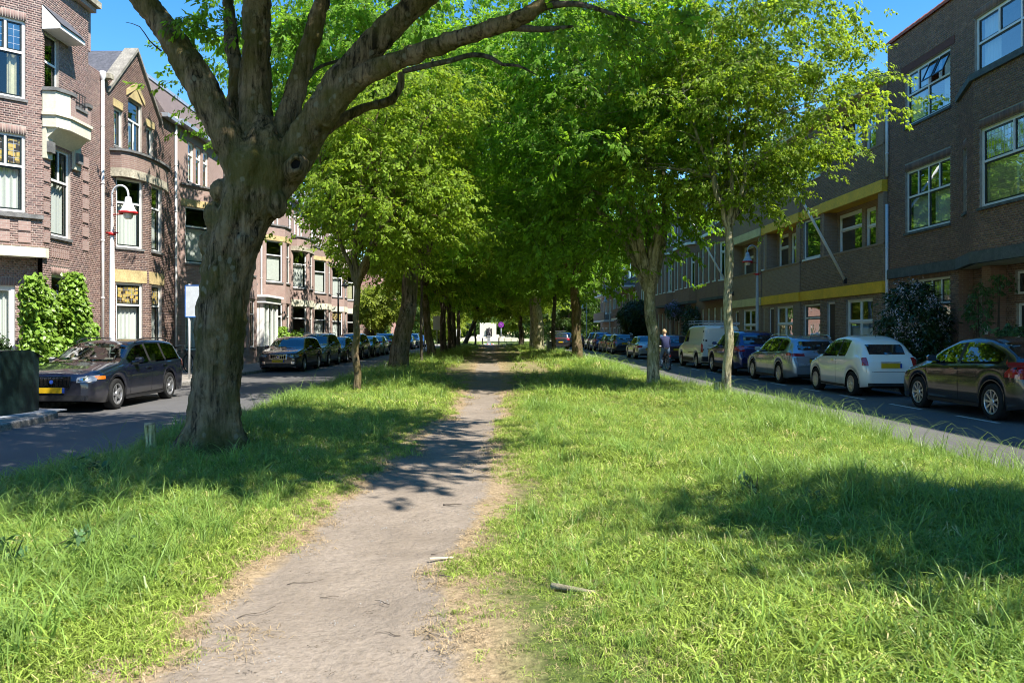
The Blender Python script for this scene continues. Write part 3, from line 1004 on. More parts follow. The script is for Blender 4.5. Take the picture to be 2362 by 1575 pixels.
# ---- the big leaning tree close by on the left, laid out limb by limb
def big_tree():
    bx, by = -3.60, 10.2
    root = empty('avenue_tree', (bx, by, gz(bx, by) - 0.02), 0, 'massive old tree with thick twisted trunk and round knot hole, nearest on the left', 'tree', AVENUE)
    s = by / FPX
    def q(px, py, dy=0.0, ):
        yy = by + dy
        return Vector(((px - 1135) * yy / FPX - bx, dy, (769 - py) * yy / FPX + CAM_H - root.location.z))
    def part(path, radii, n, seed, flute, flare=0, lump=0.2, step=0.10):
        P_, R_ = resample(path, radii, step)
        return rough_tube(P_, R_, n, seed, flute, flare, lump)
    b = MB()
    base = q(492, 1045); base.z = -0.2
    segs = [
        ([base, q(492, 1040), q(496, 960), q(498, 880), q(505, 790), q(515, 700), q(530, 600), q(552, 520), q(580, 450), q(600, 385), q(606, 330), q(608, 270)],
         [0.41, 0.355, 0.285, 0.275, 0.285, 0.30, 0.305, 0.325, 0.37, 0.39, 0.26, 0.08], 48, 3.0, 0.11, 0.25, 0.15),
        ([q(575, 450), q(545, 365, -.1), q(500, 268, -.15), q(452, 178, -.15), q(405, 100, -.1), q(362, 40), q(305, -30), q(225, -150, .3), q(130, -330, .6)], [0.27, 0.25, 0.22, 0.205, 0.185, 0.175, 0.155, 0.13, 0.07], 22, 1.0, 0.06, 0, 0.16),
        ([q(598, 430), q(592, 330, .1), q(588, 230, .15), q(590, 130, .15), q(592, 20, .2), q(588, -120, .3), q(600, -330, .5)], [0.30, 0.26, 0.225, 0.205, 0.20, 0.16, 0.08], 24, 5.0, 0.08, 0, 0.16),
        ([q(570, 390, .4), q(545, 300, .5), q(540, 240, .55), q(545, 175, .6), q(530, 60, .8), q(520, -80, 1.2)], [0.16, 0.13, 0.125, 0.12, 0.10, 0.07], 14, 6.0, 0.08, 0, 0.2),
        ([q(625, 400, .1), q(655, 300, .2), q(685, 200, .3), q(712, 110, .35), q(738, 20, .4), q(760, -90, .6), q(790, -300, 1.0)], [0.24, 0.17, 0.145, 0.13, 0.12, 0.10, 0.05], 18, 7.0, 0.05, 0, 0.14),
        ([q(610, 450), q(670, 380), q(722, 290, -.1), q(775, 205, -.2), q(825, 145, -.3), q(880, 85, -.35), q(950, 20, -.4), q(1040, -55, -.4), q(1180, -190, -.2)], [0.30, 0.265, 0.24, 0.22, 0.195, 0.175, 0.16, 0.14, 0.09], 24, 2.0, 0.05, 0, 0.12),
        ([q(742, 282, -.2), q(800, 205, -.35), q(870, 160, -.5), q(950, 128, -.7), q(1030, 98, -.9), q(1110, 72, -1.1), q(1180, 50, -1.2), q(1250, 12, -1.3), q(1330, -50, -1.3), q(1500, -190, -1.2)], [0.17, 0.155, 0.135, 0.118, 0.11, 0.105, 0.10, 0.09, 0.08, 0.04], 18, 4.0, 0.05, 0, 0.14),
        ([q(700, 350, .1), q(742, 308, .2), q(790, 275, .3), q(845, 248, .35), q(890, 238, .4), q(915, 218, .4), q(926, 190, .4), q(924, 168, .4)], [0.11, 0.09, 0.078, 0.072, 0.07, 0.066, 0.055, 0.05], 12, 8.0, 0.1, 0, 0.25),
    ]
    segs = [(p_, [q_ * (1.0 if i_ == 0 else 0.90) for q_ in r_], *rest) for i_, (p_, r_, *rest) in enumerate(segs)]
    for path, radii, n, seed, fl, flare, lump in segs:
        V, F = part(path, radii, n, seed, fl, flare, lump)
        b.mesh_part(V, F)
    # swollen burrs on the left flank and a collar round the knot hole
    for (px, py, dy, r) in ((478, 560, -.05, .17), (492, 500, -.1, .2), (470, 620, 0, .12), (505, 440, -.1, .17), (560, 560, -.25, .15), (640, 470, -.15, .2)):
        c = q(px, py, dy); r *= .62
        V = []; F = []
        for i in range(9):
            for k in range(12):
                a, e = math.pi * i / 8, 2 * math.pi * k / 12
                V.append(tuple(c + Vector((r * math.sin(a) * math.cos(e), r * math.sin(a) * math.sin(e), r * 1.5 * math.cos(a)))))
        for i in range(8):
            for k in range(12): F.append((i * 12 + k, (i + 1) * 12 + k, (i + 1) * 12 + (k + 1) % 12, i * 12 + (k + 1) % 12))
        b.mesh_part(V, F)
    o = b.build('trunk', m_bark, root, smooth=True)
    rm = o.modifiers.new('join', 'REMESH'); rm.mode = 'VOXEL'; rm.voxel_size = 0.024; rm.use_smooth_shade = True
    sm = o.modifiers.new('soften', 'SMOOTH'); sm.iterations = 2; sm.factor = 0.6
    tx = bpy.data.textures.new('bark_lumps', 'CLOUDS'); tx.noise_scale = 0.13; tx.noise_depth = 3
    dp = o.modifiers.new('lumps', 'DISPLACE'); dp.texture = tx; dp.strength = 0.06; dp.mid_level = 0.5; dp.texture_coords = 'LOCAL'
    tx2 = bpy.data.textures.new('bark_folds', 'CLOUDS'); tx2.noise_scale = 0.04; tx2.noise_depth = 2
    dp2 = o.modifiers.new('folds', 'DISPLACE'); dp2.texture = tx2; dp2.strength = 0.018; dp2.mid_level = 0.5; dp2.texture_coords = 'LOCAL'
    # small branches
    for path, radii in (
        ([q(930, 165, -.6), q(985, 152, -.7), q(1040, 140, -.8), q(1090, 127, -.9), q(1130, 133, -1.0), q(1160, 150, -1.0), q(1195, 152, -1.1), q(1240, 175, -1.2)], [.03, .034, .032, .03, .028, .02, .016, .006]),
        ([q(1165, 62, -1.1), q(1210, 66, -1.2), q(1262, 68, -1.3), q(1330, 60, -1.3)], [.05, .04, .032, .01]),
        ([q(372, 118), q(345, 95), q(322, 62), q(290, 52)], [.012, .008, .006, .003]),
        ([q(1250, 15, -1.3), q(1330, 10, -1.5), q(1420, 35, -1.8), q(1500, 60, -2.2)], [.05, .03, .02, .006]),
        ([q(412, 60), q(440, 45, -.2), q(470, 60, -.3), q(520, 85, -.4)], [.02, .012, .008, .003]),
        ([q(680, 230, .3), q(730, 160, .6), q(800, 130, .9), q(860, 60, 1.1)], [.03, .025, .02, .008]),
    ):
        P_, R_ = resample(path, radii, 0.08)
        b = MB(); b.tube(P_, R_, 7)
        b.build('limb', m_bark_dark, root, smooth=True)
    # knot hole: a rolled collar around a flat disc coloured dark for the shade inside, facing the path
    k = q(682, 379, -0.36)
    b = MB()
    nrm = Vector((0.25, -1, 0.05)).normalized()
    ax = nrm.orthogonal().normalized(); ay = nrm.cross(ax)
    ring = lambda rr, off, n=20: [k + nrm * off + (ax * math.cos(2 * math.pi * i / n) + ay * math.sin(2 * math.pi * i / n)) * rr * (1 + 0.13 * math.sin(2 * 2 * math.pi * i / n + 1) + 0.06 * math.sin(5 * 2 * math.pi * i / n)) for i in range(n)]
    prof = [(0.17, -0.16), (0.125, 0.00), (0.10, 0.035), (0.078, 0.045), (0.062, 0.03), (0.055, -0.03)]
    V = [p for rr, of in prof for p in ring(rr, of)]
    F = [(j * 20 + i, j * 20 + (i + 1) % 20, (j + 1) * 20 + (i + 1) % 20, (j + 1) * 20 + i) for j in range(len(prof) - 1) for i in range(20)]
    b.mesh_part(V, F)
    b.build('knot_collar', m_bark, root, smooth=True)
    b = MB(); b.poly(ring(0.06, -0.02)); b.build('knot_shade', simple('hollow_shade', (0.008, 0.006, 0.005), 0.95), root)
    # crown high above
    r = np.random.default_rng(5)
    cen = []
    while len(cen) < 370:
        d = r.normal(0, 1, 3); d /= np.linalg.norm(d); qd = r.random() ** 0.4
        p = Vector((3.0 + 5.5 * qd * d[0], -2.75 + 4.7 * qd * d[1], 9.3 + 2.9 * qd * d[2]))
        wy = by + p.y; wz = p.z + root.location.z
        if wy < 1.0: continue
        ty = 769 - (wz - CAM_H) * FPX / wy; txx = 1135 + (bx + p.x) * FPX / wy
        if ty > -40 and (txx < 1250 or ty > 130): continue
        cen.append(p)
    for (px, py, dy) in ((470, 20, -.3), (520, 70, -.4), (560, 40, .9), (640, 60, .8), (700, 40, 1.2), (820, 30, 1.2), (760, 120, 1.4), (660, 150, 1.5), (430, 45, -.4), (1500, 60, -2), (1420, 40, -1.8), (1460, 110, -1.9), (1370, 20, -1.4), (1330, 70, -1.3), (1290, 40, -1.2), (1560, 20, -2), (1390, 90, -1.6)):
        cen.append(q(px, py, dy))
    b = MB()
    for c in cen[:370:3]:
        a = Vector((c.x * 0.6 + 0.3, c.y * 0.6, c.z * 0.8 + 0.8))
        b.tube([a, a.lerp(c, 0.5) + Vector((0, 0, .15)), c], [.035, .02, .006], 4, cap=False)
    b.build('branch', m_bark_dark, root, smooth=True, kind='stuff')
    crown_scatter(r, cen[:370], 16, 0.46, 1.1, G_mid, root, 4, (3.0, -2.7))
    crown_scatter(r, cen[370:], 9, 0.13, 0.62, G_mid, root, 4, (0.5, 0))
    return root
big_tree()

# ---- right row
T(5.80, 19.7, 'slender young tree with pale spotted trunk beside the wooden stake, bright leafy crown', 4.3, 0.115, (0.05, 0.0), (0.15, 0.2, 7.7), (3.3, 3.0, 3.2), 6, 250, 17, 0.36, 0.95, G_near, m_bark_pale, 11, zmin=4.6, flare=0.02, limb_r=0.06)
T(4.66, 22.9, 'stout tree with pale green trunk and low forks, in front of the cyclist', 3.0, 0.19, (-0.12, 0.1), (-1.7, 0.6, 8.0), (4.2, 4.8, 5.0), 8, 360, 17, 0.5, 1.05, G_mid, m_bark_pale, 12, zmin=2.9, flare=0.03, limb_r=0.12)
T(4.72, 44.6, 'mottled sunlit tree with two spreading forks on the verge beside the road', 4.2, 0.29, (-0.1, 0), (-0.6, 0, 9.6), (5.4, 6.0, 5.6), 7, 250, 15, 0.6, 1.0, G_far, m_bark, 13, zmin=3.6, flare=0.09)
T(4.18, 54.5, 'slim dark tree beside the grey litter bin', 4.6, 0.15, (0.1, 0), (0.1, 0, 8.6), (4.4, 4.8, 4.4), 5, 160, 15, 0.6, 1.0, G_far, m_bark_dark, 14, zmin=4.0, flare=0.02)
T(4.0, 67.5, 'thick grey trunked tree with fluted sunlit foot, behind the litter bin', 5.2, 0.46, (-0.2, 0), (-0.2, 0, 9.4), (6.0, 6.2, 4.8), 7, 205, 15, 0.65, 1.05, G_far, m_bark_pale, 15, zmin=4.6, flare=0.09)
T(3.75, 74.5, 'tree half hidden behind the thick fluted trunk', 5.0, 0.24, (0, 0), (-0.2, 0, 9.0), (5.0, 5.0, 4.6), 5, 200, 14, 0.65, 1.05, G_farb, m_bark_pale, 16, zmin=4.6)
T(4.3, 86.0, 'pale tree far along the right row, partly ivy covered', 4.8, 0.22, (0.1, 0), (0, 0, 8.6), (4.8, 5, 4.4), 5, 190, 14, 0.65, 1.05, G_farb, m_bark_pale, 17, zmin=4.2)
T(3.60, 97.0, 'dark stemmed tree at the far end of the right row with low fork', 3.8, 0.30, (-0.2, 0), (-0.4, 0, 7.2), (4.6, 5, 3.9), 5, 200, 14, 0.65, 1.05, G_farb, m_bark_dark, 18, zmin=3.6)
T(6.35, 2.6, 'avenue tree standing just outside the frame on the right verge', 4.4, 0.2, (0.4, 0), (1.5, 0.2, 6.9), (2.3, 1.15, 1.7), 5, 150, 15, 0.36, 0.95, G_mid, m_bark, 19, zmin=5.2)
# ---- left row
T(6.35, -2.4, 'avenue tree on the right verge beside the viewer, only its shadow in the picture', 4.4, 0.2, (0, 0), (1.6, 0.9, 7.0), (1.6, 2.1, 1.6), 5, 90, 15, 0.36, 0.95, G_mid, m_bark, 20, zmin=5.2)
T(-3.52, 20.7, 'slim tree with forked stem and bright rounded crown, second on the left', 3.0, 0.10, (0.02, 0), (0.85, 0.3, 6.0), (2.3, 2.6, 2.8), 6, 205, 17, 0.36, 0.95, G_near, m_bark, 21, zmin=3.2, flare=0.03, limb_r=0.07)
T(-3.70, 31.6, 'large tree with rough mottled trunk leaning towards the path', 4.1, 0.36, (0.55, 0.1), (-0.2, 0.2, 10.2), (6.8, 6.4, 5.9), 9, 450, 18, 0.58, 1.35, G_mid, m_bark, 22, zmin=5.0, flare=0.10, limb_r=0.2)
T(-3.62, 40.7, 'thin dark stem standing just behind the large mottled tree', 4.5, 0.085, (0, 0), (0.5, 0, 7.8), (2.6, 2.8, 3.2), 5, 110, 14, 0.5, 0.8, G_far, m_bark_dark, 23, zmin=4.2, flare=0.02)
T(-3.67, 48.5, 'grey trunked tree leaning left over the road edge', 4.4, 0.24, (-0.55, 0), (-0.8, 0, 8.6), (5.6, 5.6, 4.6), 6, 190, 15, 0.6, 1.0, G_farb, m_bark, 24, zmin=3.8)
T(-3.30, 54.5, 'dark tree, first of a close pair in the left row', 3.9, 0.22, (-0.15, 0), (0, 0, 8.2), (5.0, 5.2, 4.4), 6, 165, 15, 0.6, 1.0, G_far, m_bark_dark, 25, zmin=3.8)
T(-3.10, 60.2, 'dark tree with low fork, second of a close pair in the left row', 3.6, 0.2, (-0.2, 0), (0, 0, 8.2), (5.0, 5.2, 4.4), 6, 165, 15, 0.6, 1.0, G_far, m_bark_dark, 26, zmin=3.8)
T(-3.45, 71.0, 'straight dark tree in the left row beside the white road sign', 4.4, 0.2, (0, 0), (0, 0, 8.4), (5.0, 5.2, 4.4), 5, 200, 14, 0.65, 1.0, G_far, m_bark_dark, 27, zmin=4.2)
T(-3.50, 83.0, 'narrow dark tree far along the left row', 4.4, 0.2, (0, 0), (0, 0, 8.2), (4.8, 5.2, 4.3), 5, 180, 14, 0.65, 1.05, G_farb, m_bark_dark, 28, zmin=4.2)
T(-3.30, 94.0, 'strongly slanting tree bending over the end of the path', 4.0, 0.27, (1.7, 0), (2.6, 0, 7.0), (4.6, 4.6, 3.6), 6, 180, 14, 0.65, 1.05, G_farb, m_bark_dark, 29, zmin=3.9)
T(-2.05, 96.5, 'thin upright stem beside the slanting tree', 4.4, 0.12, (0, 0), (0, 0, 7.6), (3.0, 3.4, 3.3), 4, 110, 13, 0.6, 1.0, G_farb, m_bark_dark, 30, zmin=4.2)
# ================================================================== houses
LEFT_COLS = [(0.32, 0.215, 0.185), (0.27, 0.175, 0.15), (0.39, 0.285, 0.24), (0.21, 0.155, 0.145)]
L2_COLS = [(0.25, 0.165, 0.135), (0.19, 0.12, 0.10), (0.31, 0.215, 0.175), (0.14, 0.10, 0.095)]
RIGHT_COLS = [(0.269, 0.159, 0.112), (0.197, 0.117, 0.087), (0.342, 0.202, 0.140), (0.153, 0.104, 0.085)]
R2_COLS = [(0.314, 0.208, 0.129), (0.241, 0.156, 0.098), (0.386, 0.260, 0.163), (0.183, 0.124, 0.087)]
M_MORT_L = simple('mortar_light', (0.40, 0.36, 0.315), 0.9, var=0.2)
M_MORT_R = simple('mortar_grey', (0.33, 0.30, 0.26), 0.9, var=0.2)
MB_L = brick_solid('brick_red', LEFT_COLS); MB_L2 = brick_solid('brick_brown', L2_COLS); MB_R = brick_solid('brick_dark', RIGHT_COLS); MB_R2 = brick_solid('brick_umber', R2_COLS)
MT_L = brick_mat('brickwork_red', LEFT_COLS, (0.40, 0.36, 0.315)); MT_L2 = brick_mat('brickwork_brown', L2_COLS, (0.36, 0.33, 0.29))
MT_R = brick_mat('brickwork_dark', RIGHT_COLS, (0.32, 0.285, 0.25)); MT_R2 = brick_mat('brickwork_umber', R2_COLS, (0.32, 0.285, 0.24))
m_frame = simple('white_window_paint', (0.78, 0.78, 0.75), 0.4, 0.4, var=0.06)
m_sash = simple('dark_green_paint', (0.012, 0.02, 0.018), 0.35, 0.4, var=0.2)
m_sill = simple('grey_stone', (0.17, 0.17, 0.165), 0.8, var=0.3, bmp=0.2)
m_bluestone = simple('blue_stone', (0.10, 0.115, 0.11), 0.75, var=0.3, bmp=0.2)
m_cream = simple('cream_plaster', (0.62, 0.60, 0.46), 0.75, var=0.10, scale=2, bmp=0.15)
m_ystone = simple('yellow_sandstone', (0.50, 0.39, 0.19), 0.85, var=0.25, scale=3, bmp=0.25)
m_cstone = simple('stained_concrete', (0.42, 0.38, 0.29), 0.85, var=0.35, scale=2, bmp=0.25)
m_yellow = simple('yellow_band_paint', (0.82, 0.47, 0.03), 0.55, 0.35, var=0.15, scale=2)
m_paley = simple('pale_yellow_band_paint', (0.66, 0.56, 0.28), 0.6, var=0.15, scale=2)
m_slate = simple('slate_roof', (0.10, 0.10, 0.11), 0.6, 0.4, var=0.35, scale=8, bmp=0.4)
m_tileb = simple('brown_roof_tiles', (0.17, 0.13, 0.115), 0.7, var=0.35, scale=9, bmp=0.4)
m_zinc = simple('zinc', (0.45, 0.47, 0.49), 0.4, 0.5, metal=0.5, var=0.15)
m_iron = simple('black_iron', (0.02, 0.02, 0.022), 0.5, 0.4, var=0.2)
m_curtain = leaf_mat('curtain_cloth', (0.86, 0.86, 0.82), (0.5, 0.5, 0.46), tmix=0.2, spec=0.05, rough=0.9, varamt=0.04)
m_beige = simple('beige_curtain', (0.60, 0.55, 0.36), 0.9, var=0.15)
m_blind = simple('roller_blind', (0.66, 0.66, 0.62), 0.8, var=0.08)
m_room = simple('room_shade', (0.10, 0.095, 0.085), 0.9, var=0.3, scale=1)  # backing behind the windows, interior shade put into its colour
m_doorb = simple('brown_door', (0.035, 0.022, 0.015), 0.4, 0.4, var=0.3)
m_doorr = simple('red_brown_door', (0.09, 0.022, 0.012), 0.4, 0.4, var=0.3)
m_redtile = simple('red_coping_tile', (0.33, 0.085, 0.035), 0.6, var=0.3, scale=4)
g_left = glass_mat('pane_left', (0.86, 0.90, 0.88), 0.16)
g_right = glass_mat('pane_right', (0.84, 0.88, 0.86), 0.42, wav=0.02)
g_lead = glass_mat('pane_lead', (0.4, 0.45, 0.45), 0.55, 0.06, wav=0.2)

def stained_mat():
    m, t = new_mat('stained_glass')
    uv = coord(t, 'UV')
    v = nd(t, 'ShaderNodeTexVoronoi', feature='F1', distance='CHEBYCHEV'); v.inputs['Scale'].default_value = 9
    t.links.new(uv, v.inputs['Vector'])
    col = ramp(t, v.outputs['Distance'], [(0.0, (0.46, 0.33, 0.07)), (0.40, (0.40, 0.29, 0.08)), (0.5, (0.04, 0.03, 0.02))])
    col2 = mixc(t, ramp(t, noise_tex(t, uv, 4, 2), [(0.55, (0, 0, 0)), (0.6, (0.7,) * 3)]), col, (0.30, 0.28, 0.10))
    finish(t, col2, 0.15, 0.5)
    return m
m_stained = stained_mat()

def hobj(name, mb, mats, parent, **k):
    return mb.build(name, mats, parent, **k)

class Pan:
    def __init__(s, x, y, x2, y2):
        s.o = (x, y); L = math.hypot(x2 - x, y2 - y); s.L = L
        s.d = ((x2 - x) / L, (y2 - y) / L)
    def p(s, u, d, z):
        return (s.o[0] + s.d[0] * u - s.d[1] * d, s.o[1] + s.d[1] * u + s.d[0] * d, z)

def wall_panel(mb, pan, z0, z1, ops, reveal=0.14, u0=0.0, u1=None, mat=0, uoff=0.0, d=0.0):
    u1 = pan.L if u1 is None else u1
    xs = sorted({u0, u1, *[min(max(v, u0), u1) for o in ops for v in (o[0], o[1])]})
    zs = sorted({z0, z1, *[min(max(v, z0), z1) for o in ops for v in (o[2], o[3])]})
    for i in range(len(xs) - 1):
        for j in range(len(zs) - 1):
            cx, cz = (xs[i] + xs[i + 1]) / 2, (zs[j] + zs[j + 1]) / 2
            if xs[i + 1] - xs[i] < 1e-6 or zs[j + 1] - zs[j] < 1e-6: continue
            if any(o[0] < cx < o[1] and o[2] < cz < o[3] for o in ops): continue
            q = [(xs[i], zs[j]), (xs[i + 1], zs[j]), (xs[i + 1], zs[j + 1]), (xs[i], zs[j + 1])]
            mb.poly([pan.p(a, d, b) for a, b in q], mat, [(a + uoff, b) for a, b in q])
    for o in ops:
        a, b, c, e = o[:4]
        if not (z0 - 0.01 <= c and e <= z1 + 0.01): pass
        for (p0, p1) in (((a, c), (a, e)), ((b, e), (b, c)), ((a, e), (b, e)), ((b, c), (a, c))):
            mb.poly([pan.p(p0[0], d, p0[1]), pan.p(p1[0], d, p1[1]), pan.p(p1[0], d + reveal, p1[1]), pan.p(p0[0], d + reveal, p0[1])], mat,
                    [(p0[0] + uoff, p0[1]), (p1[0] + uoff, p1[1]), (p1[0] + uoff + 0.05, p1[1]), (p0[0] + uoff + 0.05, p0[1])])

def brick_rows(pan, z0, z1, ops, u0=0.0, u1=None, seed=0, d=0.0, rolls=()):
    """list of (ua, ub, za, zb) bricks in cross bond, cut round openings; soldier courses in 'rolls'"""
    u1 = pan.L if u1 is None else u1
    out = []
    ch, jt = 0.0625, 0.010
    blocks = [(o[0], o[1], o[2], o[3]) for o in ops] + list(rolls)
    k = int(math.floor(z0 / ch))
    while k * ch < z1 - 0.02:
        za, zb = max(k * ch, z0), min(k * ch + ch - jt, z1)
        if zb - za > 0.02:
            step = 0.22 if k % 2 == 0 else 0.11
            off = 0.055 if k % 2 == 0 else 0.0
            if k % 4 == 0: off += 0.11
            ivs = [(u0, u1)]
            for (a, b, c, e) in blocks:
                if c < zb - 0.004 and e > za + 0.004:
                    nv = []
                    for (p, q) in ivs:
                        if b <= p or a >= q: nv.append((p, q)); continue
                        if a - p > 0.02: nv.append((p, a))
                        if q - b > 0.02: nv.append((b, q))
                    ivs = nv
            for (p, q) in ivs:
                n = math.floor((p - off) / step)
                x = n * step + off
                while x < q:
                    a, b = max(x, p), min(x + step - jt, q)
                    if b - a > 0.025: out.append((a, b, za, zb))
                    x += step
        k += 1
    for (a, b, c, e) in rolls:
        n = max(1, round((b - a) / 0.0625)); w_ = (b - a) / n
        for i in range(n): out.append((a + i * w_ + 0.004, a + (i + 1) * w_ - 0.006, c + 0.005, e - 0.005))
    return out

class Bricks:
    def __init__(s): s.V = []; s.F = []; s.T = []; s.n = 0
    def add(s, pan, rows, d=0.0, r=None):
        r = r or random.Random(1)
        for (a, b, c, e) in rows:
            pr = d - 0.008 - r.uniform(0, 0.0035)
            for (u, z) in ((a, c), (b, c), (b, e), (a, e)):
                s.V.append(pan.p(u, d + 0.002, z))
            i = 0.003
            for (u, z) in ((a + i, c + i), (b - i, c + i), (b - i, e - i), (a + i, e - i)):
                s.V.append(pan.p(u, pr, z))
            n = s.n
            s.F += [(n + 4, n + 5, n + 6, n + 7), (n, n + 1, n + 5, n + 4), (n + 1, n + 2, n + 6, n + 5), (n + 2, n + 3, n + 7, n + 6), (n + 3, n, n + 4, n + 7)]
            s.T += [r.random()] * 5
            s.n += 8
    def build(s, parent, mat, name='brick'):
        if s.n: np_mesh(name, s.V, s.F, mat, parent, tint=s.T, kind='stuff')

_brick_proto = {}
def loose_bricks(parent, pan, rows, mat, limit, d=0.0, key=None):
    """the nearest bricks as objects of their own, mesh shared per size"""
    n = 0
    rest = []
    for (a, b, c, e) in rows:
        L, H = b - a, e - c
        full = (abs(L - 0.21) < 0.004 or abs(L - 0.10) < 0.004) and abs(H - 0.0525) < 0.004
        if n >= limit or not full or (key and not key(a, b, c, e)): rest.append((a, b, c, e)); continue
        k = ('s' if L > 0.15 else 'h', mat.name)
        if k not in _brick_proto:
            l_, h_ = (0.21 if L > 0.15 else 0.10) / 2, 0.02625
            me = bpy.data.meshes.new('brick')
            i = 0.003
            me.from_pydata([(-l_, 0.002, -h_), (l_, 0.002, -h_), (l_, 0.002, h_), (-l_, 0.002, h_), (-l_ + i, -0.010, -h_ + i), (l_ - i, -0.010, -h_ + i), (l_ - i, -0.010, h_ - i), (-l_ + i, -0.010, h_ - i)], [],
                           [(4, 5, 6, 7), (0, 1, 5, 4), (1, 2, 6, 5), (2, 3, 7, 6), (3, 0, 4, 7)])
            me.materials.append(mat); _brick_proto[k] = me
        o = bpy.data.objects.new('brick', _brick_proto[k]); COL.objects.link(o); o.parent = parent
        o.location = pan.p((a + b) / 2, d, (c + e) / 2)
        o.rotation_euler = (0, 0, math.atan2(pan.d[1], pan.d[0]))
        n += 1
    return rest

def pbox(mb, pan, u0, u1, d0, d1, z0, z1, mat=0):
    mb.box(u0, u1, d0, d1, z0, z1, mat, mp=pan.p)

def window(parent, pan, op, glass=None, d=0.0):
    """op = (u0,u1,z0,z1,style)"""
    u0, u1, z0, z1 = op[:4]
    st = dict(top=0.3, cols=1, tcols=1, sash=m_sash, frame=m_frame, fw=0.07, curtain=None, lead=False, stained=False, sill=m_sill, door=None, tall=False, open=None, room=True, sw=0.045)
    if len(op) > 4 and op[4]: st.update(op[4])
    glass = glass or g_left
    D0, D1 = d + 0.07, d + 0.14
    fw, sw = st['fw'], st['sw']
    b = MB(); panes = []
    e = 0.002
    pbox(b, pan, u0 - e, u0 + fw, D0, D1 + e, z0, z1, 0); pbox(b, pan, u1 - fw, u1 + e, D0, D1 + e, z0, z1, 0)
    pbox(b, pan, u0 + fw, u1 - fw, D0 + e, D1, z1 - fw, z1 + e, 0)
    pbox(b, pan, u0 + fw, u1 - fw, D0 + e, D1, z0 - e, z0 + fw, 0)
    iu0, iu1, iz0, iz1 = u0 + fw, u1 - fw, z0 + fw, z1 - fw
    H = iz1 - iz0
    rows = [(iz0, iz1 - H * st['top'] - 0.03, st['cols'], False)]
    if st['top'] > 0.01:
        rows.append((iz1 - H * st['top'] + 0.03, iz1, st['tcols'], True))
        pbox(b, pan, iu0, iu1, D0 - 0.015, D1 - e, iz1 - H * st['top'] - 0.03, iz1 - H * st['top'] + 0.03, 0)
    else:
        rows = [(iz0, iz1, st['cols'], False)]
    extra = MB()
    if st['door']:
        rows = rows[1:] if len(rows) > 1 else []
        zt = iz1 - H * st['top'] - 0.03 if st['top'] > 0.01 else iz1
        dm = MB(); pbox(dm, pan, iu0, iu1, D0 + 0.03, D1, iz0 - fw, zt)
        w_ = iu1 - iu0
        for (a0, a1, c0, c1) in ((0.14, 0.86, 0.08, 0.38), (0.14, 0.86, 0.46, 0.92)):
            pbox(dm, pan, iu0 + w_ * a0, iu0 + w_ * a1, D0 + 0.018, D0 + 0.031, iz0 + (zt - iz0) * c0, iz0 + (zt - iz0) * c1)
        door = dm
    for (a, c, n, istop) in rows:
        for k in range(n):
            p0 = iu0 + (iu1 - iu0) * k / n; p1 = iu0 + (iu1 - iu0) * (k + 1) / n
            if k: pbox(b, pan, p0 - 0.028, p0 + 0.028, D0 - 0.008, D1 - e * 2, a, c, 0); p0 += 0.028
            if k < n - 1: p1 -= 0.028
            # sash
            s0, s1 = D0 + 0.02, D0 + 0.055
            tilt = st['open'] and istop and (k in st['open'])
            if tilt:
                panes.append((p0, p1, a, c, 'open', istop)); continue
            pbox(b, pan, p0, p0 + sw, s0, s1, a, c, 1); pbox(b, pan, p1 - sw, p1, s0, s1, a, c, 1)
            pbox(b, pan, p0 + sw, p1 - sw, s0 + e, s1, c - sw, c, 1); pbox(b, pan, p0 + sw, p1 - sw, s0 + e, s1, a, a + sw, 1)
            panes.append((p0 + sw, p1 - sw, a + sw, c - sw, 'fix', istop))
            if st['lead'] and istop:
                nu = max(2, int((p1 - p0) / 0.13)); nz = max(2, int((c - a) / 0.16))
                for i in range(1, nu): x = p0 + (p1 - p0) * i / nu; pbox(b, pan, x - .005, x + .005, s0 + .012, s0 + .02, a + sw, c - sw, 2)
                for i in range(1, nz): z = a + (c - a) * i / nz; pbox(b, pan, p0 + sw, p1 - sw, s0 + .011, s0 + .019, z - .005, z + .005, 2)
    wob = b.build('window' if not st['door'] else 'doorway', [st['frame'], st['sash'], m_zinc], parent)
    if st['door']:
        dob = door.build('door', st['door'], wob)
    for (a, bb, c, e_, kind, istop) in panes:
        pm = MB()
        if kind == 'fix':
            q = [(a, c), (bb, c), (bb, e_), (a, e_)]
            pm.poly([pan.p(u, D0 + 0.035, z) for u, z in q], 0, [(u - a, z - c) for u, z in q])
            gm = g_lead if (st['lead'] and istop) else glass
            if st['stained'] and istop: gm = m_stained
            pm.build('pane', gm, wob)
        else:
            # top-hung sash tilted outwards
            ang = 0.42; hh = e_ - c
            def mp(u, dd, z, zt=e_): 
                r = zt - z
                return pan.p(u, D0 + dd - r * math.sin(ang), zt - r * math.cos(ang))
            for (x0, x1, y0, y1) in ((a, a + .05, c, e_), (bb - .05, bb, c, e_), (a + .05, bb - .05, c, c + .05), (a + .05, bb - .05, e_ - .05, e_)):
                pm.box(x0, x1, 0, 0.035, y0, y1, 0, mp=mp)
            pm.poly([mp(a + .05, .018, c + .05), mp(bb - .05, .018, c + .05), mp(bb - .05, .018, e_ - .05), mp(a + .05, .018, e_ - .05)], 1)
            pm.build('open_sash', [st['sash'], glass], wob)
    if st['sill'] and not st['door']:
        sm = MB(); pbox(sm, pan, u0 - 0.05, u1 + 0.05, -0.06 + d, D0, z0 - 0.08, z0 - 0.003); sm.build('sill', st['sill'], wob)
    cur = st['curtain']
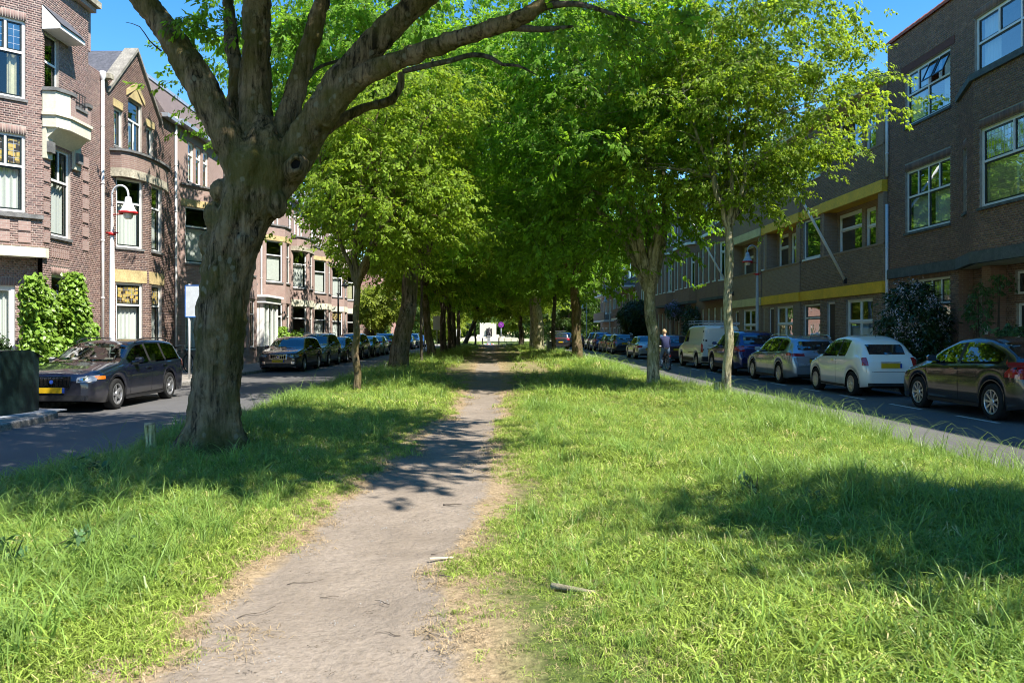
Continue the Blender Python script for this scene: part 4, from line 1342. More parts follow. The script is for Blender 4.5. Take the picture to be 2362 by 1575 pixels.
    if cur:
        for item in (cur if isinstance(cur, list) else [cur]):
            kind, f0, f1, g0, g1 = (item if isinstance(item, tuple) else (item, 0, 1, 0, 1))
            a, bb = iu0 + (iu1 - iu0) * f0, iu0 + (iu1 - iu0) * f1
            c, e_ = iz0 + H * g0, iz0 + H * g1
            cm = MB()
            if kind in ('white', 'beige'):
                n = max(10, int((bb - a) / 0.03)); prev = None
                ph = random.uniform(0, 6)
                for i in range(n + 1):
                    u = a + (bb - a) * i / n
                    dd = d + 0.24 + 0.028 * math.sin(u * 42 + ph) + 0.014 * math.sin(u * 77 + 2 * ph)
                    cur_ = (u, dd)
                    if prev: cm.poly([pan.p(prev[0], prev[1], c), pan.p(u, dd, c), pan.p(u, dd, e_), pan.p(prev[0], prev[1], e_)], 0)
                    prev = cur_
                cm.build('curtain', m_curtain if kind == 'white' else m_beige, wob, smooth=True)
            elif kind == 'blind':
                pbox(cm, pan, a, bb, d + 0.20, d + 0.21, c, e_); cm.build('blind', m_blind, wob)
            elif kind == 'shutter':
                pbox(cm, pan, a, a + .05, d + .17, d + .2, c, e_); pbox(cm, pan, bb - .05, bb, d + .17, d + .2, c, e_)
                pbox(cm, pan, (a + bb) / 2 - .04, (a + bb) / 2 + .04, d + .17, d + .2, c, e_)
                shut = cm.build('shutter', m_blind, wob)
                z = c
                lm = MB()
                while z < e_ - 0.04:
                    for (x0, x1) in ((a + .052, (a + bb) / 2 - .042), ((a + bb) / 2 + .042, bb - .052)):
                        lm.poly([pan.p(x0, d + .205, z), pan.p(x1, d + .205, z), pan.p(x1, d + .175, z + .05), pan.p(x0, d + .175, z + .05)])
                    z += 0.062
                lm.build('slat', m_blind, shut, kind='stuff')
    return wob

def band(parent, name, pans, d0, d1, z0, z1, mat, cap=True):
    """a moulding swept along a polyline of panels, mitred at its corners (d0 outside, d1 inside)"""
    pts = [pans[0].o] + [(p.o[0] + p.d[0] * p.L, p.o[1] + p.d[1] * p.L) for p in pans]
    def off(i, d):
        ns = []
        if i > 0: ns.append((-pans[i - 1].d[1], pans[i - 1].d[0]))
        if i < len(pans): ns.append((-pans[i].d[1], pans[i].d[0]))
        nx, ny = sum(n[0] for n in ns) / len(ns), sum(n[1] for n in ns) / len(ns)
        l2 = nx * nx + ny * ny
        return (pts[i][0] + nx / l2 * d, pts[i][1] + ny / l2 * d)
    b = MB()
    for i in range(len(pans)):
        a0, a1, b0, b1 = off(i, d0), off(i, d1), off(i + 1, d0), off(i + 1, d1)
        L = pans[i].L
        b.poly([(*a0, z0), (*b0, z0), (*b0, z1), (*a0, z1)], 0, [(0, z0), (L, z0), (L, z1), (0, z1)])
        b.poly([(*a0, z1), (*b0, z1), (*b1, z1), (*a1, z1)])
        b.poly([(*a1, z0), (*b1, z0), (*b0, z0), (*a0, z0)])
        b.poly([(*b1, z0), (*a1, z0), (*a1, z1), (*b1, z1)])
    for i, rev in ((0, False), (len(pans), True)):
        a0, a1 = off(i, d0), off(i, d1)
        q = [(*a1, z0), (*a0, z0), (*a0, z1), (*a1, z1)]
        b.poly(q[::-1] if rev else q)
    return b.build(name, mat, parent)

def body(parent, W, depth, H, wallmat, zg=0.0, d0=0.0, roof=True, floors=(3.9, 7.5), inner=1.6):
    """party walls, back wall and dark room behind the facade, flat roof"""
    b = MB()
    e = 0.004
    b.poly([(e, depth, zg), (e, d0, zg), (e, d0, H), (e, depth, H)], 0, [(depth, zg), (d0, zg), (d0, H), (depth, H)])
    b.poly([(W - e, d0, zg), (W - e, depth, zg), (W - e, depth, H), (W - e, d0, H)], 0, [(d0, zg), (depth, zg), (depth, H), (d0, H)])
    b.poly([(W, depth, zg), (0, depth, zg), (0, depth, H), (W, depth, H)], 0, [(0, zg), (W, zg), (W, H), (0, H)])
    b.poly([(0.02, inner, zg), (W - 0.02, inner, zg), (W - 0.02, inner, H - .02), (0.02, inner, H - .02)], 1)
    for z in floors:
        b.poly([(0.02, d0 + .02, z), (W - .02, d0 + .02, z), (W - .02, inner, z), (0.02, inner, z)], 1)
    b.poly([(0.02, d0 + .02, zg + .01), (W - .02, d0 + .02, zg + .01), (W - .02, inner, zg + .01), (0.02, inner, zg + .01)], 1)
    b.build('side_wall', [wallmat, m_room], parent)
    if roof:
        r = MB(); r.poly([(0, d0, H - 0.01), (W, d0, H - 0.01), (W, depth, H - 0.01), (0, depth, H - 0.01)]); r.build('roof', m_slate, parent)

def downpipe(parent, x, y, z0, z1, mat=None, r=0.05, hopper=True):
    b = MB(); b.tube([(x, y, z0), (x, y, z1)], r, 10)
    for z in np.arange(z0 + 0.8, z1, 1.9): b.tube([(x, y, z), (x, y, z + 0.05)], r * 1.25, 10)
    if hopper: b.lathe([(r, z1 - 0.02), (r * 2.0, z1 + 0.12), (r * 2.0, z1 + 0.28), (r * 1.2, z1 + 0.28)], 10, at=(x, y, 0))
    return b.build('downpipe', mat or m_white, parent, smooth=True)

def left_frame(Y0, label, X=LF):
    return empty('town_house', (X, Y0, 0), R(90), label, 'house', 'brick town houses on the left of the street')
def right_frame(Yfar, label, X=RF):
    return empty('town_house', (X, Yfar, 0), R(-90), label, 'house', 'brick town houses on the right of the street')

def do_wall(parent, pieces, wallmat, mortar=None, brick=None, glass=None, loose=0, loose_key=None):
    """pieces: (pan, z0, z1, openings, d, real) ; real bricks where asked"""
    b = MB(); br = Bricks(); rr = random.Random(3)
    uo = 0.0
    for pc in pieces:
        pan, z0, z1, ops = pc[:4]
        d = pc[4] if len(pc) > 4 else 0.0
        real = (pc[5] if len(pc) > 5 else True) and brick is not None
        wall_panel(b, pan, z0, z1, ops, d=d, uoff=uo, mat=1 if real else 0)
        if real:
            rolls = []
            for o in ops:
                st = o[4] if len(o) > 4 and o[4] else {}
                if st.get('roll', True) and o[3] + 0.24 < z1: rolls.append((max(0, o[0] - 0.02), min(pan.L, o[1] + 0.02), o[3] + 0.003, o[3] + 0.225))
            rows = brick_rows(pan, z0, z1, [(o[0], o[1], o[2], o[3]) for o in ops], d=d, rolls=rolls)
            if loose > 0:
                n0 = len(rows)
                rows = loose_bricks(parent, pan, rows, brick, loose, d, loose_key)
                loose -= n0 - len(rows)
            br.add(pan, rows, d, rr)
        for o in ops:
            if len(o) > 4 and o[4] is not None and not o[4].get('void'): window(parent, pan, o, glass, d)
        uo += pan.L
    b.build('wall', [wallmat, mortar or wallmat], parent)
    if brick is not None: br.build(parent, brick)

# ---------------------------------------------------------------- left, nearest: canted bay, loggia, balcony
def house_L1():
    Y0 = 16.5; W = 26.55 - Y0
    h = left_frame(Y0, 'red brick house with cream balcony, black railing and leaded windows, nearest on the left')
    y = lambda Y: Y - Y0
    A = (y(19.6), 0.5 + 1.0); B = (y(21.8), -0.7); C = (y(24.25), -0.7)
    # panels: flat wall, canted near face, front face, return, far wall
    p0 = Pan(0, 1.5, A[0], 1.5)
    pc = Pan(*A, *B); pf = Pan(*B, *C); pr = Pan(*C, y(24.25), 0.0); pw = Pan(y(24.25), 0, W, 0)
    L = pc.L
    H = 13.2
    wu0, wu1 = L - 1.75, L - 0.42
    lead = dict(tcols=2, top=0.40, lead=True, curtain=[('white', 0, 1, 0, 0.6)])
    ops_c = [(wu0, wu1, 4.90, 7.0, dict(lead, stained=True, cols=1, tcols=3)), (wu0, wu1, 7.95, 10.07, dict(lead, curtain=[('beige', 0.74, 0.92, 0, 0.6)], cols=1, tcols=3))]
    ops_f = [(0.40, 1.42, 4.38, 6.88, dict(top=0.36, tcols=2, curtain=[('white', 0, 1, 0, 0.62)])), (0.42, 1.36, 1.0, 3.3, dict(top=0.35, curtain=[('white', 0, 1, 0, 0.8)])),
             (0.08, 0.80, 8.0, 9.95, dict(top=0.4, sill=None, fw=.05))]
    ops_w = [(0.10, 0.62, 4.5, 6.9, dict(top=0.3, curtain='white')), (0.10, 0.62, 8.3, 9.9, dict(top=0.3)), (0.5, 0.95, 1.1, 2.9, dict(top=0.3, frame=m_frame))]
    # ground floor under the canted face is set back
    rec = 0.45
    ops_g = [(0.35, L - 0.55, 0.72, 2.95, dict(top=0.0, cols=2, sash=m_frame, curtain=[('white', 0, 1, 0, 1)], fw=.09))]
    pieces = [(p0, 0, H, [], 0, False), (pc, 3.98, H, ops_c), (pc, 0, 3.72, ops_g, rec), (pf, 0, 11.6, ops_f), (pr, 0, 11.6, []), (pw, 0, 10.3, ops_w)]
    do_wall(h, pieces, MT_L, M_MORT_L, MB_L, g_left, loose=290, loose_key=lambda a, b, c, e: 7.1 < c < 9.9 and b > L - 0.42 or (4.9 < c < 7.0 and b > L - 0.42))
    body(h, W, 10, 10.3, MT_L, inner=3.2)
    # upper side wall of the corner tower and the parts above the loggia
    t = MB(); t.box(B[0] + 0.02, W - 1.9, 0.02 - 0.7 + 0.1, 2.0, 10.35, 11.55); t.build('tower_wall', MT_L, h)
    # stone pieces
    band(h, 'cream_band', [pc, Pan(*B, B[0] + 0.12, B[1])], -0.10, 0.5, 3.72, 3.98, m_cream)
    band(h, 'stone_ledge', [pc], -0.09, 0.02, 4.76, 4.87, m_sill)
    band(h, 'cornice', [pf, pr], -0.28, 0.1, 11.62, 11.80, m_cstone)
    band(h, 'cornice', [pf, pr], -0.17, 0.1, 11.45, 11.60, MT_L)
    # decorative pier blocks and dentils
    for z in np.arange(4.15, 7.0, 0.42):
        b = MB(); pbox(b, pf, 0.02, 0.30, -0.035, 0.0, z, z + 0.30); b.build('quoin', MT_L, h)
        b = MB(); pbox(b, pf, 2.10, 2.44, -0.035, 0.0, z, z + 0.30); b.build('quoin', MT_L, h)
    for k in range(3):
        for j in range(2):
            b = MB(); pbox(b, pc, wu0 + 0.15 + 0.5 * k, wu0 + 0.45 + 0.5 * k, -0.03, 0.0, 4.10 + 0.32 * j, 4.36 + 0.32 * j); b.build('brick_panel', MT_L, h)
    for k in range(9):
        b = MB(); pbox(b, pf, 0.42 + k * 0.105, 0.47 + k * 0.105, -0.03, 0.0, 3.55, 3.62); b.build('dentil', MT_L, h)
        b = MB(); pbox(b, pf, 0.42 + k * 0.105, 0.47 + k * 0.105, -0.03, 0.0, 3.78, 4.05); b.build('dentil', MT_L, h)
    # balcony
    bal = MB()
    P = [(-0.05, -0.02), (0.0, -0.36), (0.42, -0.54), (1.55, -0.54), (1.70, -0.42), (1.70, -0.02)]
    pans = [Pan(*pf.p(a, c, 0)[:2], *pf.p(a2, c2, 0)[:2]) for (a, c), (a2, c2) in zip(P[:-1], P[1:])]
    o = band(h, 'balcony', pans, 0.0, 0.14, 7.30, 7.62, m_cream)
    band(h, 'balcony_moulding', pans, -0.05, 0.12, 7.62, 7.70, m_cream)
    b = MB(); pbox(b, pf, 0.02, 1.65, -0.34, -0.01, 7.32, 7.42); b.build('balcony_floor', m_cream, h)
    # soffit rising to the wall
    b = MB()
    for (u0, u1) in ((0.05, 1.65),):
        b.poly([pf.p(u0, -0.02, 6.95), pf.p(u1, -0.02, 6.95), pf.p(u1, -0.40, 7.31), pf.p(u0, -0.40, 7.31)])
        b.poly([pf.p(u0, -0.02, 6.95), pf.p(u0, -0.40, 7.31), pf.p(u0, -0.02, 7.31)]); b.poly([pf.p(u1, -0.02, 6.95), pf.p(u1, -0.02, 7.31), pf.p(u1, -0.40, 7.31)])
    b.build('balcony_soffit', m_cream, h)
    band(h, 'balcony_parapet', pans[:2], 0.0, 0.14, 7.70, 8.28, m_cream)
    band(h, 'balcony_parapet', [Pan(*pf.p(0.42, -0.54, 0)[:2], *pf.p(0.68, -0.54, 0)[:2])], 0.0, 0.14, 7.70, 8.22, MT_L)
    band(h, 'balcony_parapet', [Pan(*pf.p(0.70, -0.54, 0)[:2], *pf.p(1.33, -0.54, 0)[:2])], 0.0, 0.14, 7.70, 7.98, MT_L)
    band(h, 'balcony_parapet', [Pan(*pf.p(1.35, -0.54, 0)[:2], *pf.p(1.55, -0.54, 0)[:2]), pans[3], pans[4]], 0.0, 0.14, 7.70, 8.22, MT_L)
    band(h, 'balcony_coping', [pans[0], pans[1], Pan(*pf.p(0.42, -0.54, 0)[:2], *pf.p(0.68, -0.54, 0)[:2])], -0.05, 0.19, 8.285, 8.38, m_sill)
    band(h, 'balcony_coping', [Pan(*pf.p(0.70, -0.54, 0)[:2], *pf.p(1.33, -0.54, 0)[:2])], -0.04, 0.18, 7.985, 8.06, m_sill)
    band(h, 'balcony_coping', [Pan(*pf.p(1.33, -0.54, 0)[:2], *pf.p(1.55, -0.54, 0)[:2]), pans[3], pans[4]], -0.05, 0.19, 8.225, 8.32, m_sill)
    rl = MB()
    for k in range(5):
        u = 0.72 + k * 0.15; rl.tube([pf.p(u, -0.48, 8.05), pf.p(u, -0.48, 8.50)], 0.012, 6)
    for z in (8.50, 8.22): rl.tube([pf.p(0.68, -0.48, z), pf.p(1.37, -0.48, z)], 0.016, 6)
    rl.build('railing', m_iron, h, kind='stuff')
    for u in (-0.02, 1.5):
        b = MB(); pbox(b, pf, u, u + 0.32, -0.10, 0.0, 6.45, 7.29); b.build('corbel', m_cream, h)
        b = MB(); pbox(b, pf, u + 0.03, u + 0.29, -0.20, -0.10, 6.62, 6.92); b.build('carved_stone', m_sill, h)
    # canopy over the loggia: white fascia, sloping shingles
    b = MB()
    u0, u1 = -0.05, 1.30
    b.poly([pf.p(u0, -0.50, 9.98), pf.p(u1, -0.50, 9.98), pf.p(u1, -0.50, 10.10), pf.p(u0, -0.50, 10.10)], 0)
    b.poly([pf.p(u0, -0.50, 9.98), pf.p(u0, -0.01, 9.96), pf.p(u1, -0.01, 9.96), pf.p(u1, -0.50, 9.98)], 0)
    b.poly([pf.p(u0, -0.01, 9.96), pf.p(u0, -0.50, 9.98), pf.p(u0, -0.50, 10.10), pf.p(u0, -0.01, 10.62)], 0)
    b.poly([pf.p(u1, -0.50, 9.98), pf.p(u1, -0.01, 9.96), pf.p(u1, -0.01, 10.62), pf.p(u1, -0.50, 10.10)], 0)
    b.poly([pf.p(u0, -0.54, 10.105), pf.p(u1, -0.54, 10.105), pf.p(u1, -0.01, 10.66), pf.p(u0, -0.01, 10.66)], 1)
    b.build('canopy', [m_white, m_slate], h)
    downpipe(h, W - 0.12, -0.08, 0.1, 10.05)
house_L1()

def bay_house(Y0, W, label, bay0=0.45, cant=1.0, front=1.45, proj=0.8, cols=None, brick=None, bandm=m_ystone, toph=7.95, H=10.3, real=False, gable=False, roofm=None, rnd=True,
              curtains=('white', 'white', 'white'), stained=True, flatwin=True, portal=False, seed=0, glass=None, wallmat=None):
    """brick town house with a three-sided two-storey bay, flat wall and door beside it"""
    rr = random.Random(seed)
    h = left_frame(Y0, label)
    wm = wallmat or MT_L
    a0 = bay0; a1 = bay0 + cant; a2 = a1 + front; a3 = a2 + cant
    pl = Pan(0, 0, a0, 0); pn = Pan(a0, 0, a1, -proj); pf = Pan(a1, -proj, a2, -proj); pq = Pan(a2, -proj, a3, 0); pw = Pan(a3, 0, W, 0)
    def cw(k, g1=0.68): return [(curtains[k], 0, 1, 0, g1)] if curtains[k] else None
    tk = dict(top=0.30, lead=stained, stained=stained)
    def bw(p, m=0.14):
        return [(m, p.L - m, 0.95, 3.40, dict(tk, curtain=cw(0))), (m, p.L - m, 4.62, 7.0, dict(top=0.34, curtain=cw(1)))]
    pieces = [(pl, 0, H, [], 0, real), (pn, 0, 7.30, bw(pn, 0.22), 0, real), (pf, 0, 7.30, bw(pf, 0.26), 0, real), (pq, 0, 7.30, [], 0, False)]
    wu = pw.L
    ow = [(wu - 1.75, wu - 0.75, 4.4, 6.7, dict(top=0.3, curtain=cw(2))), (wu - 1.8, wu - 0.7, 0.12, 3.0, dict(door=m_doorb, top=0.22, roll=True))] if wu > 1.9 else []
    if not flatwin: ow = ow[1:]
    pieces.append((pw, 0, H if not gable else H, ow + ([(wu - 1.75, wu - 0.75, 7.84, 9.3, dict(top=0.25, cols=2))] if wu > 1.9 else []), 0, real))
    # storey above the bay
    pa = Pan(a0, 0, a3, 0)
    m = pa.L / 2
    if gable:
        up = [(m - 1.62, m - 1.0, 8.12, 9.45, dict(top=0.0, curtain='beige')), (m - 0.56, m + 0.56, 8.12, 10.1, dict(top=0.38, cols=2, curtain=[('beige', 0.0, 1, 0, 0.6)])), (m + 0.98, m + 1.48, 8.12, 9.45, dict(top=0.0, curtain='beige'))]
    else:
        up = [(m - 1.3 + k * 0.9, m - 0.6 + k * 0.9, 8.15, 9.9, dict(top=0.3, sash=m_frame, curtain='white')) for k in range(3)]
    pieces.append((pa, 7.3, 10.3 if gable else H, up, 0, real))
    do_wall(h, pieces, wm, M_MORT_L if real else wm, brick if real else None, glass or g_left)
    body(h, W, 9, H, wm, inner=2.2, roof=True)
    # rounded parapet, lintel bands
    if rnd:
        pts = []
        n = 12
        cx, w2 = (a0 + a3) / 2, (a3 - a0) / 2
        for i in range(n + 1):
            th = math.pi * i / n
            pts.append((cx - w2 * math.cos(th) ** 1 * (1.0), -(proj + 0.06) * math.sin(th) ** 0.62))
        arc = [Pan(*p, *q) for p, q in zip(pts[:-1], pts[1:])]
    else:
        arc = [pn, pf, pq]
    band(h, 'stone_lintel', arc, 0.0 if rnd else -0.02, 0.12, 7.01, 7.30, m_cstone if rnd else m_ystone)
    pm = band(h, 'bay_parapet', arc, 0.01, 0.13, 7.30, toph - 0.08, wm)
    band(h, 'coping', arc, -0.07, 0.17, toph - 0.08, toph, m_sill)
    b = MB(); b.poly([(a0, 0.0, toph - 0.3)] + [(p.o[0], p.o[1] + 0.1, toph - 0.3) for p in arc] + [(a3, 0.0, toph - 0.3)]); b.build('bay_roof', m_slate, h)
    for p in (pn, pf):
        band(h, 'stone_lintel', [Pan(*p.p(0.06, 0, 0)[:2], *p.p(p.L - 0.06, 0, 0)[:2])], -0.025, 0.05, 3.42, 3.85, bandm)
    b = MB(); 
    band(h, 'plinth', [pl, pn, pf, pq, pw], -0.03, 0.05, 0.0, 0.62, m_bluestone) if False else None
    # top: gable with stone coping, or cornice and mansard
    if gable:
        g = MB()
        zt = 11.95
        g.poly([(a0 - 0.05, 0, 10.05), (a3 + 0.15, 0, 10.05), ((a0 + a3) / 2 + 0.05, 0, zt)], 0, [(0, 0), (4.4, 0), (2.2, 1.9)])
        g.poly([(a0 - 0.05, 0.3, 10.05), ((a0 + a3) / 2 + 0.05, 0.3, zt), (a3 + 0.15, 0.3, 10.05)], 0)
        go = g.build('gable', wm, h)
        if real:
            bb = Bricks(); pg = Pan(a0 - 0.05, 0, a3 + 0.15, 0); rows = []
            k = 0
            for (a, b_, c, e) in brick_rows(pg, 10.31, zt - 0.1, []):
                t = (c - 10.05) / (zt - 10.05); lo, hi = pg.L * t / 2, pg.L * (1 - t / 2)
                a, b_ = max(a, lo), min(b_, hi)
                if b_ - a > 0.03: rows.append((a, b_, c, e))
            bb.add(pg, rows); bb.build(h, brick)
        mid = (a0 + a3) / 2 + 0.05
        for (xa, xb) in ((a0 - 0.22, mid), (a3 + 0.32, mid)):
            c = MB()
            dx = 0.20 if xa < xb else -0.20
            V = [(xa, -0.10, 9.93), (xb, -0.10, zt + 0.10), (xb, 0.4, zt + 0.10), (xa, 0.4, 9.93), (xa, -0.10, 9.80), (xb, -0.10, zt - 0.03), (xb, 0.4, zt - 0.03), (xa, 0.4, 9.80)]
            c.mesh_part(V, [(0, 1, 2, 3), (7, 6, 5, 4), (0, 4, 5, 1), (3, 2, 6, 7), (0, 3, 7, 4), (1, 5, 6, 2)])
            c.build('gable_coping', simple('grey_beige_stone', (0.26, 0.24, 0.20), 0.85, var=0.3, scale=3, bmp=0.2), h)
        # pointed stone hood over the middle window, flat ones beside it
        c = MB()
        for (x0, x1) in ((m + a0 - 0.72, mid - 0.02), (m + a0 + 0.74, mid - 0.02)):
            V = [(x0, -0.05, 10.12), (mid, -0.05, 10.56), (mid, -0.05, 10.78), (x0, -0.05, 10.32), (x0, 0.05, 10.12), (mid, 0.05, 10.56), (mid, 0.05, 10.78), (x0, 0.05, 10.32)]
            c.mesh_part(V, [(0, 1, 2, 3), (3, 2, 6, 7), (4, 7, 6, 5), (0, 3, 7, 4), (0, 4, 5, 1)])
        c.build('window_hood', m_ystone, h)
        c = MB(); c.poly([(m + a0 - 0.56, -0.03, 10.1), (m + a0 + 0.56, -0.03, 10.1), (mid, -0.03, 10.55)]); c.build('window_hood', m_ystone, h)
        for x in (m + a0 - 1.72, m + a0 + 0.9):
            c = MB(); c.box(x, x + 0.72, -0.03, 0.04, 9.46, 9.72); c.build('stone_lintel', m_ystone, h)
        # steep slate roof behind
        c = MB()
        c.poly([(0, 0.25, 10.3), (W, 0.25, 10.3), (W, 2.6, 12.0), (0, 2.6, 12.0)], 0)
        c.poly([(0, 0.25, 10.3), (0, 2.6, 12.0), (0, 6, 12.0), (0, 6, 10.3)], 0)
        c.poly([(a0 - 0.05, 0.28, 10.05), (mid, 0.28, zt), (mid, 3.0, zt), (a0 - 0.05, 2.0, 10.05)], 0)
        c.poly([(a3 + 0.15, 0.28, 10.05), (a3 + 0.15, 2.0, 10.05), (mid, 3.0, zt), (mid, 0.28, zt)], 0)
        c.poly([(0, 2.6, 12.0), (W, 2.6, 12.0), (W, 7, 12.0), (0, 7, 12.0)])
        c.build('roof', m_slate, h)
        c = MB(); c.box(-0.02, W + 0.02, 2.5, 2.75, 11.98, 12.12); c.build('roof_ridge', m_zinc, h)
        c = MB(); c.box(a3 + 0.42, W, -0.25, 0.3, 10.18, 10.34); c.build('gutter', m_zinc, h)
        c = MB(); c.box(0, a0 - 0.25, -0.25, 0.3, 10.18, 10.34); c.build('gutter', m_cstone, h)
    else:
        c = MB(); c.box(0.0, W, -0.32, 0.25, H + 0.0, H + 0.16); c.build('gutter', m_zinc, h)
        rm = roofm or m_tileb
        c = MB()
        c.poly([(0, 0.22, H + 0.10), (W, 0.22, H + 0.10), (W, 1.5, H + 2.1), (0, 1.5, H + 2.1)]); c.poly([(0, 1.5, H + 2.1), (W, 1.5, H + 2.1), (W, 8, H + 2.1), (0, 8, H + 2.1)])
        c.poly([(0, 0.22, H + 0.1), (0, 1.5, H + 2.1), (0, 8, H + 2.1), (0, 8, H + 0.1)])
        c.build('roof', rm, h)
        c = MB(); c.box(-0.03, W + 0.03, 1.42, 1.62, H + 2.08, H + 2.22); c.build('roof_ridge', m_zinc, h)
        # dormer with two white windows
        if seed >= 5:
            x0 = W / 2 - 0.9
            dm = MB(); dm.box(x0, x0 + 1.8, 0.25, 1.6, H + 0.3, H + 1.75); dm.box(x0 - 0.15, x0 + 1.95, 0.1, 1.6, H + 1.75, H + 1.9)
            do = dm.build('dormer', m_frame, h)
            for k in range(2):
                pp = MB(); pp.box(x0 + 0.15 + k * 0.8, x0 + 0.8 + k * 0.8, 0.235, 0.249, H + 0.45, H + 1.6); pp.build('pane', g_left, do)
    if portal:
        # white entrance porch with pilasters on a grey plinth
        x0, x1 = W - 2.9, W - 0.05
        b = MB(); b.box(x0, x1, -1.05, -0.02, 0.1, 0.95); po = b.build('porch', m_bluestone, h)
        for (xa, xb, ya, yb) in ((x0, x0 + .22, -1.0, -.8), (x0 + .9, x0 + 1.05, -1.0, -.85), (x1 - .25, x1, -1.0, -.8), (x1 - 1.05, x1 - .95, -1.0, -.9), (x1 - .18, x1, -.78, -.05), (x0, x0 + .15, -.78, -.05)):
            q = MB(); q.box(xa, xb, ya, yb, 0.96, 3.25); q.build('pilaster', m_frame, po)
        q = MB(); q.box(x0 - 0.12, x1 + 0.12, -1.15, -0.02, 3.26, 3.55); q.box(x0 - 0.22, x1 + 0.22, -1.28, -0.02, 3.56, 3.68); q.build('porch_cornice', m_frame, po)
        for (xa, xb) in ((x0 + .24, x0 + .88), (x0 + 1.07, x1 - 1.07), (x1 - .93, x1 - .27)):
            q = MB(); q.box(xa, xb, -.93, -.915, 1.0, 3.2); q.build('pane', g_left, po)
        q = MB(); q.box(x0 + .16, x1 - .19, -.3, -.25, 1.0, 3.2); q.build('back_panel', m_room, po)
    downpipe(h, W - 0.1, -0.08, 0.1, H - 0.1)
    return h
bay_house(26.6, 6.05, 'gabled brown brick house with rounded bay and yellow stone lintels, behind the white lamp post', 0.5, 1.2, 1.4, 0.78, brick=MB_L2, real=True, gable=True, wallmat=MT_L2, seed=1)
bay_house(32.7, 5.9, 'brick house with canted bay just left of the big tree trunk, behind the sign post', 0.55, 1.35, 1.5, 0.9, rnd=False, curtains=('white', 'blind', 'white'), stained=False, seed=2, bandm=MT_L)
bay_house(38.6, 6.1, 'brick house with white pillared entrance porch on a grey plinth', 0.3, 1.0, 1.4, 0.8, rnd=False, curtains=(None, None, 'white'), stained=False, portal=True, seed=3, bandm=MT_L)
bay_house(44.7, 6.2, 'brick house with leaded upper lights and shutters, hedge at its foot', 0.6, 1.5, 1.3, 0.85, rnd=False, curtains=('shutter', 'blind', None), stained=False, seed=4, bandm=MT_L)
bay_house(50.9, 6.3, 'pink brick house with rounded bay and cream lintels, white windows above', 0.5, 1.4, 1.4, 0.85, curtains=(None, 'white', 'white'), stained=False, seed=5, bandm=m_cream)
bay_house(57.2, 6.4, 'grey brown brick house with canted bay and speckled brick band', 0.5, 1.5, 1.3, 0.8, rnd=False, curtains=('white', 'blind', None), stained=False, seed=6, wallmat=MT_L2, bandm=m_cream)
bay_house(63.6, 6.4, 'brick house with yellow stained glass light above its bay window, far down the left side', 0.5, 1.4, 1.4, 0.85, curtains=('white', 'white', None), stained=True, seed=7, bandm=m_cream)
bay_house(70.0, 5.6, 'last brick house at the far end of the left terrace', 0.3, 1.3, 1.2, 0.8, rnd=False, curtains=(None, 'beige', None), stained=False, seed=8, bandm=m_cream)

